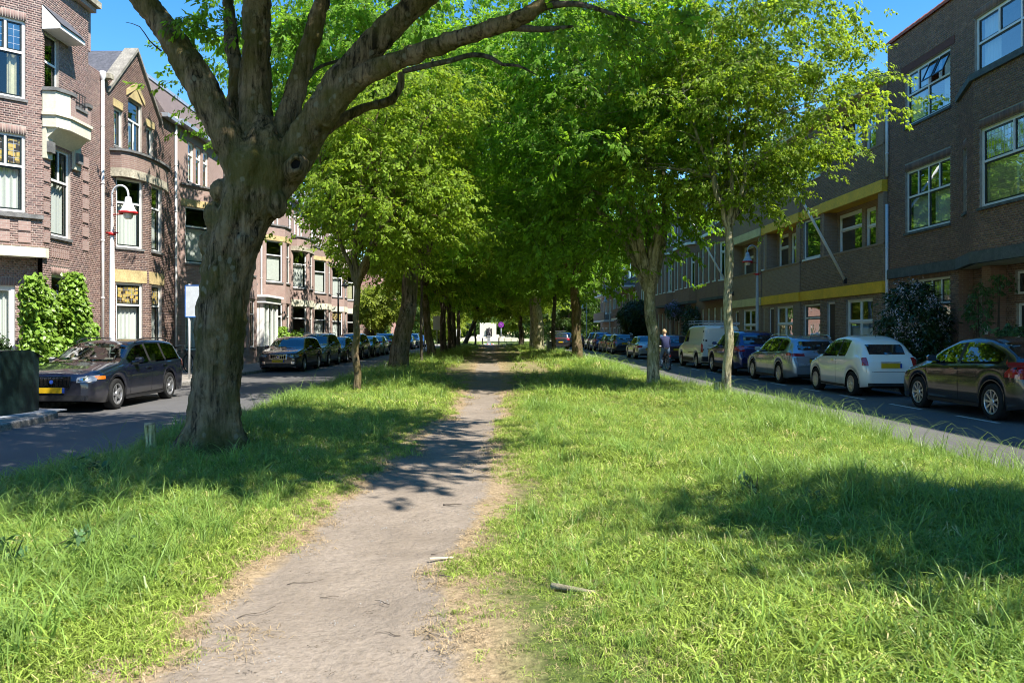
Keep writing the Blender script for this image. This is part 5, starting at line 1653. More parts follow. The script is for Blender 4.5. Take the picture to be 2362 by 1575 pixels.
# ---------------------------------------------------------------- right, nearest
def house_R1():
    Y0 = 28.78; W = 17.0
    h = right_frame(Y0, 'dark brick house with red tiled parapet and house number 45, nearest on the right')
    x = lambda Y: Y0 - Y
    H = 12.0
    q1 = Pan(0, 0, x(24.4), 0)
    qs = Pan(x(24.4), 0, x(22.35), -0.8); qf = Pan(x(22.35), -0.8, x(18.6), -0.8); qe = Pan(x(18.6), -0.8, x(17.2), 0); qr = Pan(x(17.2), 0, W, 0)
    qu = Pan(x(24.4), 0, x(17.2), 0)
    w4 = dict(cols=2, tcols=4, top=0.42, sash=m_sash, sill=m_bluestone, fw=.085)
    o1 = [(x(27.55), x(24.85), 5.10, 7.22, dict(w4, curtain=[('white', 0, 0.45, 0, 0.55), ('white', 0.55, 1, 0, .55)])), (x(27.55), x(24.85), 8.75, 10.6, dict(w4, open=[2, 3], curtain=[('white', 0, 0.3, 0, 1), ('white', 0.75, 1, 0, 1)])),
          (x(27.15), x(24.85), 0.45, 3.45, dict(cols=2, tcols=4, top=0.26, lead=True, sash=m_sash, curtain='white', sill=m_bluestone))]
    of = [(0.3, 3.0, 5.12, 7.3, dict(cols=1, tcols=2, top=0.42, lead=True, curtain=[('shutter', 0, 1, 0, 0.56)], sill=m_bluestone, fw=.085))]
    ou = [(x(23.6) - x(24.4), x(19.6) - x(24.4), 9.12, 10.95, dict(cols=2, tcols=4, top=0.42, curtain=[('white', 0, 0.2, 0, 1), ('white', .6, .75, 0, 1)], sill=m_bluestone, fw=.085))]
    osd = [(0.75, 1.25, 5.2, 7.1, dict(top=0.3, fw=.05, sw=.03, sill=m_bluestone))]
    pieces = [(q1, 0, H, o1), (qs, 3.9, 8.72, osd), (qf, 3.9, 8.72, of), (qe, 3.9, 8.72, [], 0, False), (qu, 8.5, H, ou), (qr, 0, H, [], 0, False)]
    # recessed ground floor under the bay
    g = Pan(x(24.4), 0.45, x(17.2), 0.45)
    oc = [(0.30, 0.95, 0.12, 3.3, dict(door=m_doorr, top=0.30, tcols=1, roll=False)), (2.0, 2.75, 0.12, 2.5, dict(door=m_sash, top=0.0, roll=False)), (1.95, 3.6, 2.75, 3.4, dict(top=0.0, cols=2, lead=True, sill=None, roll=False))]
    pieces.append((g, 0, 3.6, oc))
    do_wall(h, pieces, MT_R, M_MORT_R, MB_R, g_right, loose=295, loose_key=lambda a, b, c, e: (7.45 < c < 8.5) )
    body(h, W, 10, H, MT_R, inner=2.4, d0=0.46)
    pier = MB(); pier.box(x(24.4) + 1.15, x(24.4) + 1.55, 0.0, 0.44, 0, 3.6); pier.build('brick_pier', MT_R, h)
    pier = MB(); pier.box(x(24.4) - 0.02, x(24.4) + 0.0, 0.0, 0.46, 0, 3.6); pier.build('brick_pier', MT_R, h)
    # number plate
    pl = MB(); px_ = x(24.4) + 1.28
    pl.box(px_, px_ + 0.16, -0.012, -0.001, 1.62, 1.86); po = pl.build('number_plate', m_frame, h)
    add_text('45', 0.15, po, (px_ + 0.01, -0.016, 1.68), (R(90), 0, 0), m_iron, 'number')
    # stone band, soffit, copings
    band(h, 'stone_band', [q1, qs, qf, qe], -0.10, 0.06, 3.60, 3.93, m_bluestone)
    b = MB(); b.poly([(x(24.4), 0.44, 3.61), (x(24.4), 0, 3.61), (x(22.35), -0.8, 3.61), (x(18.6), -0.8, 3.61), (x(17.2), 0, 3.61), (x(17.2), 0.44, 3.61)]); b.build('soffit', m_cream, h)
    band(h, 'stone_coping', [qs, qf, qe], -0.10, 0.14, 8.72, 8.90, m_bluestone)
    b = MB(); b.poly([(x(24.4), 0, 8.7), (x(22.35), -0.75, 8.7), (x(18.6), -0.75, 8.7), (x(17.2), 0, 8.7)]); b.build('bay_roof', m_slate, h)
    # soldier course band high on the wall, proud by a brick's edge
    for zz in (10.62,): band(h, 'soldier_course', [Pan(x(27.8), 0, x(24.6), 0)], -0.022, 0.0, zz, zz + 0.24, simple('red_soldier', (0.15, 0.06, 0.045), 0.85, var=0.3, scale=20))
    # red parapet tiles, one by one
    n = 44; tm = None
    for k in range(n):
        if tm is None:
            tb = MB()
            w_ = W / n
            V = []
            for yy in (-0.09, 0.10, 0.30):
                zt = 0.17 if abs(yy - 0.10) < 0.01 else 0.0
                V += [(0.004, yy, zt), (w_ + 0.012, yy, zt + 0.012)]
            V += [(0.004, -0.09, -0.09), (w_ + 0.012, -0.09, -0.085)]
            tb.mesh_part(V, [(0, 1, 3, 2), (2, 3, 5, 4), (6, 7, 1, 0), (0, 2, 4), (1, 5, 3)])
            o = tb.build('coping_tile', m_redtile, h); tm = o.data
        else:
            o = bpy.data.objects.new('coping_tile', tm); COL.objects.link(o); o.parent = h
        o.location = (k * W / n, 0, H + 0.08 + random.uniform(-.006, .006)); o.rotation_euler = (0, random.uniform(-.012, .012), 0)
    downpipe(h, 0.08, -0.07, 0.1, 6.3, hopper=False); downpipe(h, 0.08, -0.07, 7.3, 10.2, hopper=False)
    return h

def add_text(txt, size, parent, loc, rot, mat, name='lettering', depth=0.002):
    cu = bpy.data.curves.new(name, 'FONT'); cu.body = txt; cu.size = size; cu.extrude = depth
    tmp = bpy.data.objects.new('tmp_text', cu); COL.objects.link(tmp)
    dg = bpy.context.evaluated_depsgraph_get()
    me = bpy.data.meshes.new_from_object(tmp.evaluated_get(dg))
    bpy.data.objects.remove(tmp)
    me.materials.clear(); me.materials.append(mat)
    o = link(name, me, parent); o.location = loc; o.rotation_euler = rot
    return o
house_R1()

def plain_right(Yfar, W):
    h = right_frame(Yfar, 'dark brick house continuing the right terrace beside the viewer')
    P = Pan(0, 0, W, 0)
    do_wall(h, [(P, 0, 12.0, [(1.5 + 4 * k, 3.9 + 4 * k, z, z + 1.9, dict(cols=2, tcols=4, top=.4)) for k in range(int(W / 4.2)) for z in (1.2, 5.1, 8.7)])], MT_R, None, None, g_right)
    body(h, W, 10, 12.0, MT_R)
plain_right(11.7, 23)

def loggia_house(Yfar, W, wallw, label, bm, real, seed, X=RF):
    """three storeys, open loggias behind brick parapets, painted concrete bands; a recessed bay at its far end"""
    h = right_frame(Yfar, label, X)
    H = 10.72
    a = wallw
    pw = Pan(0, -0.10, a, -0.10); pr = Pan(a, 0.35, a, -0.15); pf = Pan(a, -0.15, W, -0.15)
    L = pf.L
    ws = dict(top=0.28, sill=m_frame, fw=.08, sash=m_sash)
    pieces = [(pw, 0, H, [(max(.08, a - 2.1), a - 0.25, 0.9, 2.95, dict(ws, curtain=[('white', 0, 1, 0, 0.6)])), (max(.08, a - 2.1), a - 0.25, 5.0, 6.75, dict(ws, top=0)), (max(.08, a - 2.1), a - 0.25, 8.5, 10.3, dict(ws, top=0))], 0, real)]
    g = [(0.55, 1.35, 0.12, 2.95, dict(door=m_doorb, top=0.0, roll=False)), (L - 3.0, L - 0.8, 0.75, 2.98, dict(cols=2, tcols=2, top=0.38, curtain=[('white', 0, 1, 0, 0.5)], sash=m_frame, sill=None, roll=False))]
    pieces += [(pf, 0, 3.12, g, 0, real), (pf, 3.56, 4.88, [], 0, real), (pf, 7.22, 8.50, [], 0, real)]
    # recessed loggia walls
    pb = Pan(a, 0.42, W, 0.42)
    for z0, z1 in ((3.6, 6.8), (7.3, 10.7)):
        zb = z0 + 0.25
        pieces.append((pb, z0, z1, [(0.35, L - 2.9, zb + 0.75, z1 - 0.16, dict(top=0.30, cols=1, sash=m_frame, fw=.10, sill=None, roll=False)), (L - 2.6, L - 1.75, zb + 0.75, z1 - 0.25, dict(top=0.35, sash=m_frame, fw=.09, sill=None, roll=False))], 0, False))
    do_wall(h, pieces, MT_R2, M_MORT_R, MB_R2, g_right)
    body(h, W, 9, H, MT_R2, inner=2.6, d0=0.36)
    side = MB()
    for z0, z1 in ((0, 3.12), (3.55, 4.88), (7.21, 8.5)):
        side.box(a - 0.004, a + 0.25, -0.146, 0.36, z0, z1)
        side.box(W - 0.25, W + 0.0, -0.146, 0.43, z0, z1)
    for z0, z1 in ((4.88, 6.78), (8.5, 10.7)):
        side.box(W - 0.42, W, -0.146, 0.43, z0, z1); side.box(a, a + 0.22, -0.146, 0.43, z0, z1)
    side.build('brick_pier', MT_R2, h)
    for z0, z1 in ((3.13, 3.55), (6.79, 7.21)):
        band(h, 'painted_band', [Pan(0, -0.10, a - 0.07, -0.10)], -0.05, 0.05, z0, z1, bm)
        q = MB(); q.box(a - 0.06, W, -0.21, 0.43, z0, z1); q.build('painted_band', bm, h)
    q = MB(); q.box(-0.02, W, -0.42, 1.0, 10.74, 11.0); q.box(-0.02, W, -0.46, -0.30, 11.0, 11.2); q.build('eaves', m_cream if bm is not m_yellow else m_paley, h)
    q = MB(); q.poly([(0, -0.3, 11.05), (W, -0.3, 11.05), (W, 9, 11.6), (0, 9, 11.6)]); q.build('roof', m_slate, h)
    for z in (4.88, 8.5):
        q = MB(); q.box(a, W, -0.18, 0.02, z, z + 0.07); q.build('parapet_coping', MT_R2, h)
    return h
loggia_house(36.6, 7.8, 2.4, 'brick apartment house with bright yellow bands and a leaning flagpole, next to number 45', m_yellow, True, 1)
loggia_house(41.9, 5.25, 0.6, 'brick apartment house with bright yellow bands, behind the white lamp and the silver estate', m_yellow, False, 2)
loggia_house(47.6, 5.65, 0.6, 'brick apartment house with pale yellow bands behind the slender tree', m_paley, False, 3)

def row_house(Yfar, W, label, seed, X=RF, n=4):
    h = right_frame(Yfar, label, X)
    H = 11.0; rr = random.Random(seed)
    # shallow bay over the middle
    b0, b1 = 0.9, W - 0.9
    P0 = Pan(0, 0, b0, 0); P1 = Pan(b0, 0, b0 + 0.6, -0.4); P2 = Pan(b0 + 0.6, -0.4, b1 - 0.6, -0.4); P3 = Pan(b1 - 0.6, -0.4, b1, 0); P4 = Pan(b1, 0, W, 0)
    w = dict(top=0.26, sash=m_frame, fw=.08, sill=m_frame)
    def col(p, k, z0, z1, ww=0.62):
        out = []
        for i in range(k):
            c = p.L * (i + 0.5) / k
            out.append((max(0.03, c - ww / 2), min(p.L - 0.03, c + ww / 2), z0, z1, dict(w, curtain='white' if rr.random() < 0.4 else None)))
        return out
    PG = Pan(0, 0, W, 0)
    pieces = [(P0, 3.9, H, col(P0, 1, 4.95, 7.3) + col(P0, 1, 8.7, 10.4)), (P1, 3.9, 7.9, col(P1, 1, 4.95, 7.3, .45)), (P2, 3.9, 7.9, col(P2, 3, 4.95, 7.3)), (P3, 3.9, 7.9, col(P3, 1, 4.95, 7.3, .45)), (P4, 3.9, H, col(P4, 1, 4.95, 7.3) + col(P4, 1, 8.7, 10.4)),
              (Pan(b0, 0, b1, 0), 7.9, H, col(Pan(b0, 0, b1, 0), 4, 8.7, 10.4)),
              (PG, 0, 3.9, col(PG, 5, 1.3, 3.3, .6) if seed % 2 else col(PG, 4, 0.9, 3.2, .7))]
    do_wall(h, pieces, MT_R, None, None, g_right)
    body(h, W, 9, H, MT_R, inner=2.2)
    band(h, 'cornice', [P1, P2, P3], -0.16, 0.05, 7.9, 8.08, m_frame)
    band(h, 'stone_band', [P1, P2, P3], -0.03, 0.4, 3.78, 3.95, m_bluestone)
    q = MB(); q.box(0, W, -0.3, 0.3, H, H + 0.2); q.build('eaves', m_frame, h)
    return h
row_house(54.8, 7.2, 'dark brick house with tall white windows behind the white van', 1)
row_house(62.0, 7.2, 'dark brick house with tall white windows, lilac climber over its porch', 2)
row_house(69.2, 7.2, 'dark brick house with tall white windows beside a big clipped shrub', 3)

def modern_block(Yfar, W, label, X, steps, H=12.6, wm=None):
    h = right_frame(Yfar, label, X); h.name = 'apartment_building'
    h['category'] = 'apartment building'
    wm = wm or MT_R
    P = Pan(0, 0, W, 0)
    ops = []
    for z in (0.7, 4.2, 7.4, 10.2):
        u = 0.8
        while u + 2.6 < W:
            ops.append((u, u + 2.2, z, min(z + 1.7, H - 0.5), dict(cols=2, top=0, sash=m_frame, fw=.09, sill=m_frame))); u += 3.4
    do_wall(h, [(P, 0, H, ops)], wm, None, None, g_right)
    body(h, W, 9, H, wm, inner=2.0, floors=(3.4, 6.6, 9.8))
    for (u0, u1, z) in steps:
        q = MB(); q.box(u0, u1, -1.2, -0.02, z, z + 0.18); so = q.build('balcony_slab', m_frame, h)
        q = MB(); q.box(u0, u1, -1.2, -1.08, z + 0.19, z + 1.15); q.build('balcony_parapet', wm, h)
    return h
modern_block(77.5, 8.2, 'flat fronted dark brick building with narrow glazed stair strip', RF, [(1, 3.4, 3.1)], 11.4)
modern_block(92.0, 14.3, 'modern brick apartment building with white balcony slabs, far right', RF, [(4.5, 12.5, 3.1), (4.5, 12.5, 6.3), (2.5, 4.2, 6.3)], 12.8)
modern_block(108, 15.8, 'second modern brick building with white balcony lines at the street end', RF + 0.4, [(2, 12, 3.1), (2, 12, 6.3), (2, 12, 9.5)], 12.8, MT_R2)

# ---------------------------------------------------------------- left end: garden wall and pink building
gw = empty('garden_wall', (LF, 75.7, 0), R(90), 'low brick garden wall past the last house on the left', 'wall')
b = MB(); b.box(0, 9, 0, 0.35, 0, 2.1, 0); b.build('wall', MT_L, gw); b = MB(); b.box(-0.05, 9.05, -0.05, 0.4, 2.1, 2.2); b.build('coping', m_cstone, gw)
for k in range(3):
    b = MB(); b.box(-0.1 + k * 4.5, 0.35 + k * 4.5, -0.08, 0.43, 0, 2.5); b.build('gate_pier', MT_L, gw)
ph = empty('town_house', (LF - 0.4, 93, 0), R(90), 'plain pink brick building standing behind the willow', 'house')
P1 = Pan(0, 0, 18, 0); P2 = Pan(0, 9, 0, 0)
m_pink = brick_mat('brickwork_pink', [(0.42, 0.22, 0.17), (0.36, 0.18, 0.14), (0.46, 0.26, 0.2), (0.32, 0.18, 0.15)], (0.42, 0.36, 0.3))
do_wall(ph, [(P1, 0, 9.2, [(2 + 3 * k, 3 + 3 * k, z, z + 1.7, {}) for k in range(5) for z in (1.2, 4.6)]), (P2, 0, 9.2, [(3, 4, 4.6, 6.3, {}), (6, 7, 4.6, 6.3, {})])], m_pink)
b = MB(); b.box(0, 18, 0.2, 9, 9.18, 9.3); b.build('roof', m_slate, ph)
# ================================================================== vehicles
m_tyre = simple('tyre_rubber', (0.018, 0.018, 0.018), 0.85, 0.2, var=0.3)
m_rim = simple('alloy', (0.55, 0.55, 0.56), 0.3, 0.5, metal=0.8, var=0.1)
m_chrome = simple('chrome', (0.75, 0.76, 0.78), 0.12, 0.5, metal=1.0, var=0.03)
m_blackp = simple('black_plastic', (0.02, 0.02, 0.021), 0.55, 0.3, var=0.2)
m_void = simple('dark_void', (0.006, 0.006, 0.006), 0.95, 0.1)
m_red = simple('red_lens', (0.30, 0.012, 0.012), 0.12, 0.6, var=0.1, coat=0.8)
m_lens = simple('clear_lens', (0.22, 0.24, 0.25), 0.08, 0.8, metal=0.1, var=0.3, scale=20, coat=1.0)
m_orange = simple('orange_lens', (0.45, 0.12, 0.01), 0.15, 0.6, coat=0.8)
m_plate = simple('yellow_plate', (0.52, 0.33, 0.01), 0.5, 0.3, var=0.06)
m_euband = simple('blue_plate_band', (0.02, 0.06, 0.3), 0.5, 0.3)
m_seat = simple('seat_cloth', (0.05, 0.05, 0.05), 0.9)
def car_glass():
    m, t = new_mat('car_glass')
    g = nd(t, 'ShaderNodeBsdfGlossy'); g.inputs['Roughness'].default_value = 0.01
    tr = nd(t, 'ShaderNodeBsdfTransparent'); tr.inputs['Color'].default_value = (0.34, 0.42, 0.38, 1)
    lw = nd(t, 'ShaderNodeLayerWeight'); lw.inputs['Blend'].default_value = 0.5
    f = mth(t, 'ADD', mth(t, 'MULTIPLY', mth(t, 'POWER', lw.outputs['Facing'], 3.0), 0.8), 0.13)
    mx = nd(t, 'ShaderNodeMixShader'); t.links.new(f, mx.inputs[0]); t.links.new(tr.outputs[0], mx.inputs[1]); t.links.new(g.outputs[0], mx.inputs[2])
    o = nd(t, 'ShaderNodeOutputMaterial'); t.links.new(mx.outputs[0], o.inputs[0])
    return m
m_cglass = car_glass()

class Car:
    """a body lofted from cross-sections; s runs from the nose (0) to the tail (L); local +x is forward"""
    def __init__(c, L, W, top, belt, wheels, R, zf=0.18, tumble=0.30, nose=0.42, tail=0.35, endw=(0.62, 0.72), roofr=0.10, narrow=0.0):
        c.L, c.W, c.R, c.wheels, c.zf, c.tumble = L, W, R, wheels, zf, tumble
        c.topx = [p[0] for p in top]; c.topz = [p[1] for p in top]
        c.bx = [p[0] for p in belt]; c.bz = [p[1] for p in belt]
        c.nose, c.tail, c.endw, c.roofr = nose, tail, endw, roofr
        c.S = np.unique(np.round(np.concatenate([np.arange(0, L, 0.045), np.linspace(0, 0.25, 14), np.linspace(L - 0.25, L, 14), [L]]), 4))
        c.sec = [c.section(s) for s in c.S]
    def smooth(c, xs, zs, s):
        w = 0.05
        return sum(np.interp(min(max(s + d, 0), c.L), xs, zs) for d in (-1.5 * w, -0.5 * w, 0.5 * w, 1.5 * w)) / 4
    def zt(c, s): return c.smooth(c.topx, c.topz, s) if 0.12 < s < c.L - 0.12 else float(np.interp(s, c.topx, c.topz))
    def zb(c, s): return c.smooth(c.bx, c.bz, s)
    def hw(c, s):
        w = c.W / 2
        k = 1.0
        if s < c.nose: t = 1 - s / c.nose; k = 1 - (1 - c.endw[0]) * (1 - math.sqrt(max(0, 1 - t ** 2.6)))
        if s > c.L - c.tail: t = 1 - (c.L - s) / c.tail; k = 1 - (1 - c.endw[1]) * (1 - math.sqrt(max(0, 1 - t ** 2.6)))
        mid = 1 - 0.035 * abs((s - c.L * 0.52) / (c.L * 0.5)) ** 2.2
        return w * k * mid
    def section(c, s):
        zt = c.zt(s); W = c.hw(s); zb = min(c.zb(s), zt - 0.025)
        zf = c.zf + (0.05 * max(0, 1 - s / 0.3) + 0.06 * max(0, 1 - (c.L - s) / 0.35))
        za = zf
        for ws in c.wheels:
            d = abs(s - ws); ar = c.R + 0.065
            if d < ar: za = max(za, c.R + math.sqrt(ar * ar - d * d))
        za = min(za, zb - 0.06)
        h = max(zt - zb, 0.0)
        g = min(1, h / 0.18)
        Ws = W * 0.955
        Wr = Ws - 0.035 - c.tumble * h * g
        rr = c.roofr * g + 0.02 * (1 - g)
        P = [(0, zf), (W - 0.25, zf), (W - 0.25, max(zf, za)), (W * 0.972, za), (W * 0.992, za + (zb - za) * 0.33), (W, za + (zb - za) * 0.62), (W * 0.992, za + (zb - za) * 0.86), (W * 0.975, zb - 0.02 * g - 0.012),
             (Ws, zb)]
        z1 = zt - rr
        z1 = max(z1, zb + 0.004)
        for k in (0.33, 0.67, 1.0): P.append((Ws - 0.012 * g + (Wr - Ws + 0.012 * g) * k, zb + (z1 - zb) * k + 0.002))
        P.append((Wr - 0.35 * rr, z1 + (zt - z1) * 0.62)); P.append((Wr - 1.0 * rr, z1 + (zt - z1) * 0.9))
        P.append((Wr * 0.55, zt + 0.012)); P.append((0, zt + 0.022))
        return P
    def halfw(c, s, z):
        """outer half width at station s and height z"""
        i = min(max(int(np.searchsorted(c.S, s)) - 1, 0), len(c.S) - 2)
        t = (s - c.S[i]) / (c.S[i + 1] - c.S[i])
        def one(P):
            ys = [p[0] for p in P[3:]]; zs = [p[1] for p in P[3:]]
            if z > zs[-1] or z < zs[0] - 0.02: return -1.0
            for k in range(len(zs) - 1):
                if zs[k] <= z <= zs[k + 1] and zs[k + 1] > zs[k]: return ys[k] + (ys[k + 1] - ys[k]) * (z - zs[k]) / (zs[k + 1] - zs[k])
            return ys[0]
        a, b = one(c.sec[i]), one(c.sec[i + 1])
        if a < 0 or b < 0: return max(a, b)
        return a + (b - a) * t
    def X(c, s): return c.L / 2 - s
    def body(c, parent, mat):
        n = len(c.sec[0]); V = []; F = []; M = []
        for s, P in zip(c.S, c.sec):
            for (y, z) in P: V.append((c.X(s), y, z))
            for (y, z) in P[-2:0:-1]: V.append((c.X(s), -y, z))
        m = 2 * n - 2
        for i in range(len(c.S) - 1):
            for k in range(m):
                k2 = (k + 1) % m
                F.append((i * m + k, i * m + k2, (i + 1) * m + k2, (i + 1) * m + k))
                M.append(1 if (k in (0, 1, 2) or k >= m - 3) else 0)
        # leave the window openings out of the shell: see cut()
        keepF, keepM = [], []
        for f, mm in zip(F, M):
            i = f[0] // m; s = (c.S[i] + c.S[i + 1]) / 2
            zz = sum(V[q][2] for q in f) / 4; yy = abs(sum(V[q][1] for q in f) / 4)
            if mm == 0 and c.cut(s, yy, zz, f[0] % m, n): continue
            keepF.append(f); keepM.append(mm)
        b = MB(); b.mesh_part(V, keepF); b.m = keepM
        for e, sgn in ((0, 1), (len(c.S) - 1, -1)):
            ring = [V[e * m + k] for k in range(m)]
            b.poly(ring if sgn > 0 else ring[::-1], 0)
        o = b.build('body', [mat, m_void], parent, smooth=True)
        nf = len(b.f)
        o.data.polygons[nf - 1].use_smooth = False; o.data.polygons[nf - 2].use_smooth = False
        return o
    holes = ()
    def cut(c, s, y, z, k, n):
        return False
    def side(c, s0, s1, zlo, zhi, off=0.006, nx=14, nz=4, mb=None, sgns=(1, -1), mat=0):
        """patch on the flank: z bounds are functions (or numbers) of s"""
        fl = zlo if callable(zlo) else (lambda s, v=zlo: v); fh = zhi if callable(zhi) else (lambda s, v=zhi: v)
        out = []
        for sg in sgns:
            b = mb or MB()
            g = [[None] * (nz + 1) for _ in range(nx + 1)]
            for i in range(nx + 1):
                s = s0 + (s1 - s0) * i / nx; a, e = fl(s), fh(s)
                for j in range(nz + 1):
                    z = a + (e - a) * j / nz
                    w = c.halfw(s, z)
                    g[i][j] = (c.X(s), sg * (w + off), z)
            for i in range(nx):
                for j in range(nz):
                    q = [g[i][j], g[i + 1][j], g[i + 1][j + 1], g[i][j + 1]]
                    if min(abs(v[1]) for v in q) < 0.25: continue
                    b.poly(q if sg < 0 else q[::-1], mat)
            out.append(b)
        return out
    def surf(c, y, z, end):
        """x of the skin met by looking along x at (y,z); end=+1 from the nose, -1 from the tail"""
        S = c.S if end > 0 else c.S[::-1]
        prev = None
        for s in S:
            w = c.halfw(s, z)
            d = w - abs(y)
            if d >= 0:
                if prev is not None and prev[1] > -0.9 and d - prev[1] > 1e-6: s = prev[0] + (s - prev[0]) * (-prev[1]) / (d - prev[1])
                return c.X(s)
            prev = (s, d)
        return c.X(S[len(S) // 2])
    def end(c, y0, y1, zlo, zhi, end, off=0.006, ny=12, nz=4, mb=None, mat=0):
        fl = zlo if callable(zlo) else (lambda s, v=zlo: v); fh = zhi if callable(zhi) else (lambda s, v=zhi: v)
        b = mb or MB()
        g = []
        for i in range(ny + 1):
            y = y0 + (y1 - y0) * i / ny; a, e = fl(y), fh(y); g.append([])
            for j in range(nz + 1):
                z = a + (e - a) * j / nz
                g[i].append((c.surf(y, z, end) + off * end, y, z))
        for i in range(ny):
            for j in range(nz):
                q = [g[i][j], g[i + 1][j], g[i + 1][j + 1], g[i][j + 1]]
                xx = [v[0] for v in q]
                if max(xx) - min(xx) > 0.22 or min(abs(v) for v in xx) < c.L * 0.5 - 0.62: continue
                b.poly(q if end > 0 else q[::-1], mat)
        return b
    def topstrip(c, s0, s1, yf, off=0.006, ns=10, ny=8, mb=None):
        """patch on the upper skin (windscreen, rear screen laid back): yf(s) half width"""
        b = mb or MB(); g = []
        for i in range(ns + 1):
            s = s0 + (s1 - s0) * i / ns; w = yf(s); g.append([])
            idx = min(max(int(np.searchsorted(c.S, s)) - 1, 0), len(c.S) - 2)
            t = (s - c.S[idx]) / (c.S[idx + 1] - c.S[idx])
            P = [((1 - t) * a[0] + t * b_[0], (1 - t) * a[1] + t * b_[1]) for a, b_ in zip(c.sec[idx], c.sec[idx + 1])][8:]
            ys = [p[0] for p in P][::-1]; zs = [p[1] for p in P][::-1]
            for j in range(ny + 1):
                y = -w + 2 * w * j / ny
                z = float(np.interp(abs(y), ys, zs))
                g[i].append((c.X(s), y, z))
        for i in range(ns):
            for j in range(ny):
                b.poly([g[i][j], g[i][j + 1], g[i + 1][j + 1], g[i + 1][j]][::-1])
        # push along the mean normal
        if len(b.f):
            q = b.f[len(b.f) // 2]; v = [Vector(b.v[k]) for k in q]
            n_ = (v[1] - v[0]).cross(v[2] - v[0]).normalized()
            if n_.z < 0: n_ = -n_; b.f = [f[::-1] for f in b.f]
            b.v = [tuple(Vector(p) + n_ * off) for p in b.v]
        return b

def wheel(parent, x, y, R, spokes=5, style='star', rimr=None, w=0.21, rmat=None):
    sg = 1 if y > 0 else -1
    e = bpy.data.objects.new('wheel', None); COL.objects.link(e); e.parent = parent; e.location = (x, y, R)
    if sg < 0: e.rotation_euler = (0, 0, math.pi)
    rr = rimr or R * 0.68
    key = ('wh', round(R, 3), spokes, style, round(rr, 3), (rmat or m_rim).name)
    if key not in WH:
        b = MB()
        b.lathe([(rr, 0.0), (rr + 0.012, 0.006), (R - 0.03, 0.012), (R - 0.008, -0.006), (R, -0.03), (R, -w + 0.03), (R - 0.03, -w), (rr, -w)], 36, axis='y')
        t = b.build('tyre', m_tyre, e, smooth=True)
        b = MB()
        b.lathe([(rr + 0.002, 0.004), (rr - 0.012, 0.007), (rr - 0.022, 0.0), (rr - 0.03, -0.05)], 36, axis='y')
        for k in range(spokes):
            a = 2 * math.pi * k / spokes
            def spoke(a0, a1, w0, w1):
                V = []
                for (r_, aa, ww, yy) in ((0.05, a0, w0, -0.012), (rr - 0.015, a1, w1, -0.002)):
                    for q in (-1, 1):
                        for dy in (0.0, -0.03):
                            V.append((r_ * math.cos(aa) - q * ww * math.sin(aa), yy + dy, r_ * math.sin(aa) + q * ww * math.cos(aa)))
                b.mesh_part(V, [(0, 2, 6, 4), (0, 4, 5, 1), (2, 3, 7, 6)], 0)
            if style == 'star': spoke(a, a, 0.034, 0.026)
            elif style == 'twin': spoke(a, a - 0.16, 0.014, 0.011); spoke(a, a + 0.16, 0.014, 0.011)
            else: spoke(a, a + 0.05, 0.016, 0.020)
        b.lathe([(0.0, 0.0), (0.055, -0.002), (0.065, -0.02)], 16, axis='y')
        q = b.build('rim', rmat or m_rim, e)
        b = MB(); b.lathe([(0.0, -0.062), (rr - 0.02, -0.062)], 24, axis='y')  # flat backing, coloured dark for the shaded recess behind the spokes
        q2 = b.build('spoke_shade', m_void if style != 'star' else m_blackp, e)
        WH[key] = (t.data, q.data, q2.data)
    else:
        for nm, me in zip(('tyre', 'rim', 'spoke_shade'), WH[key]): link(nm, me, e)
    return e
WH = {}

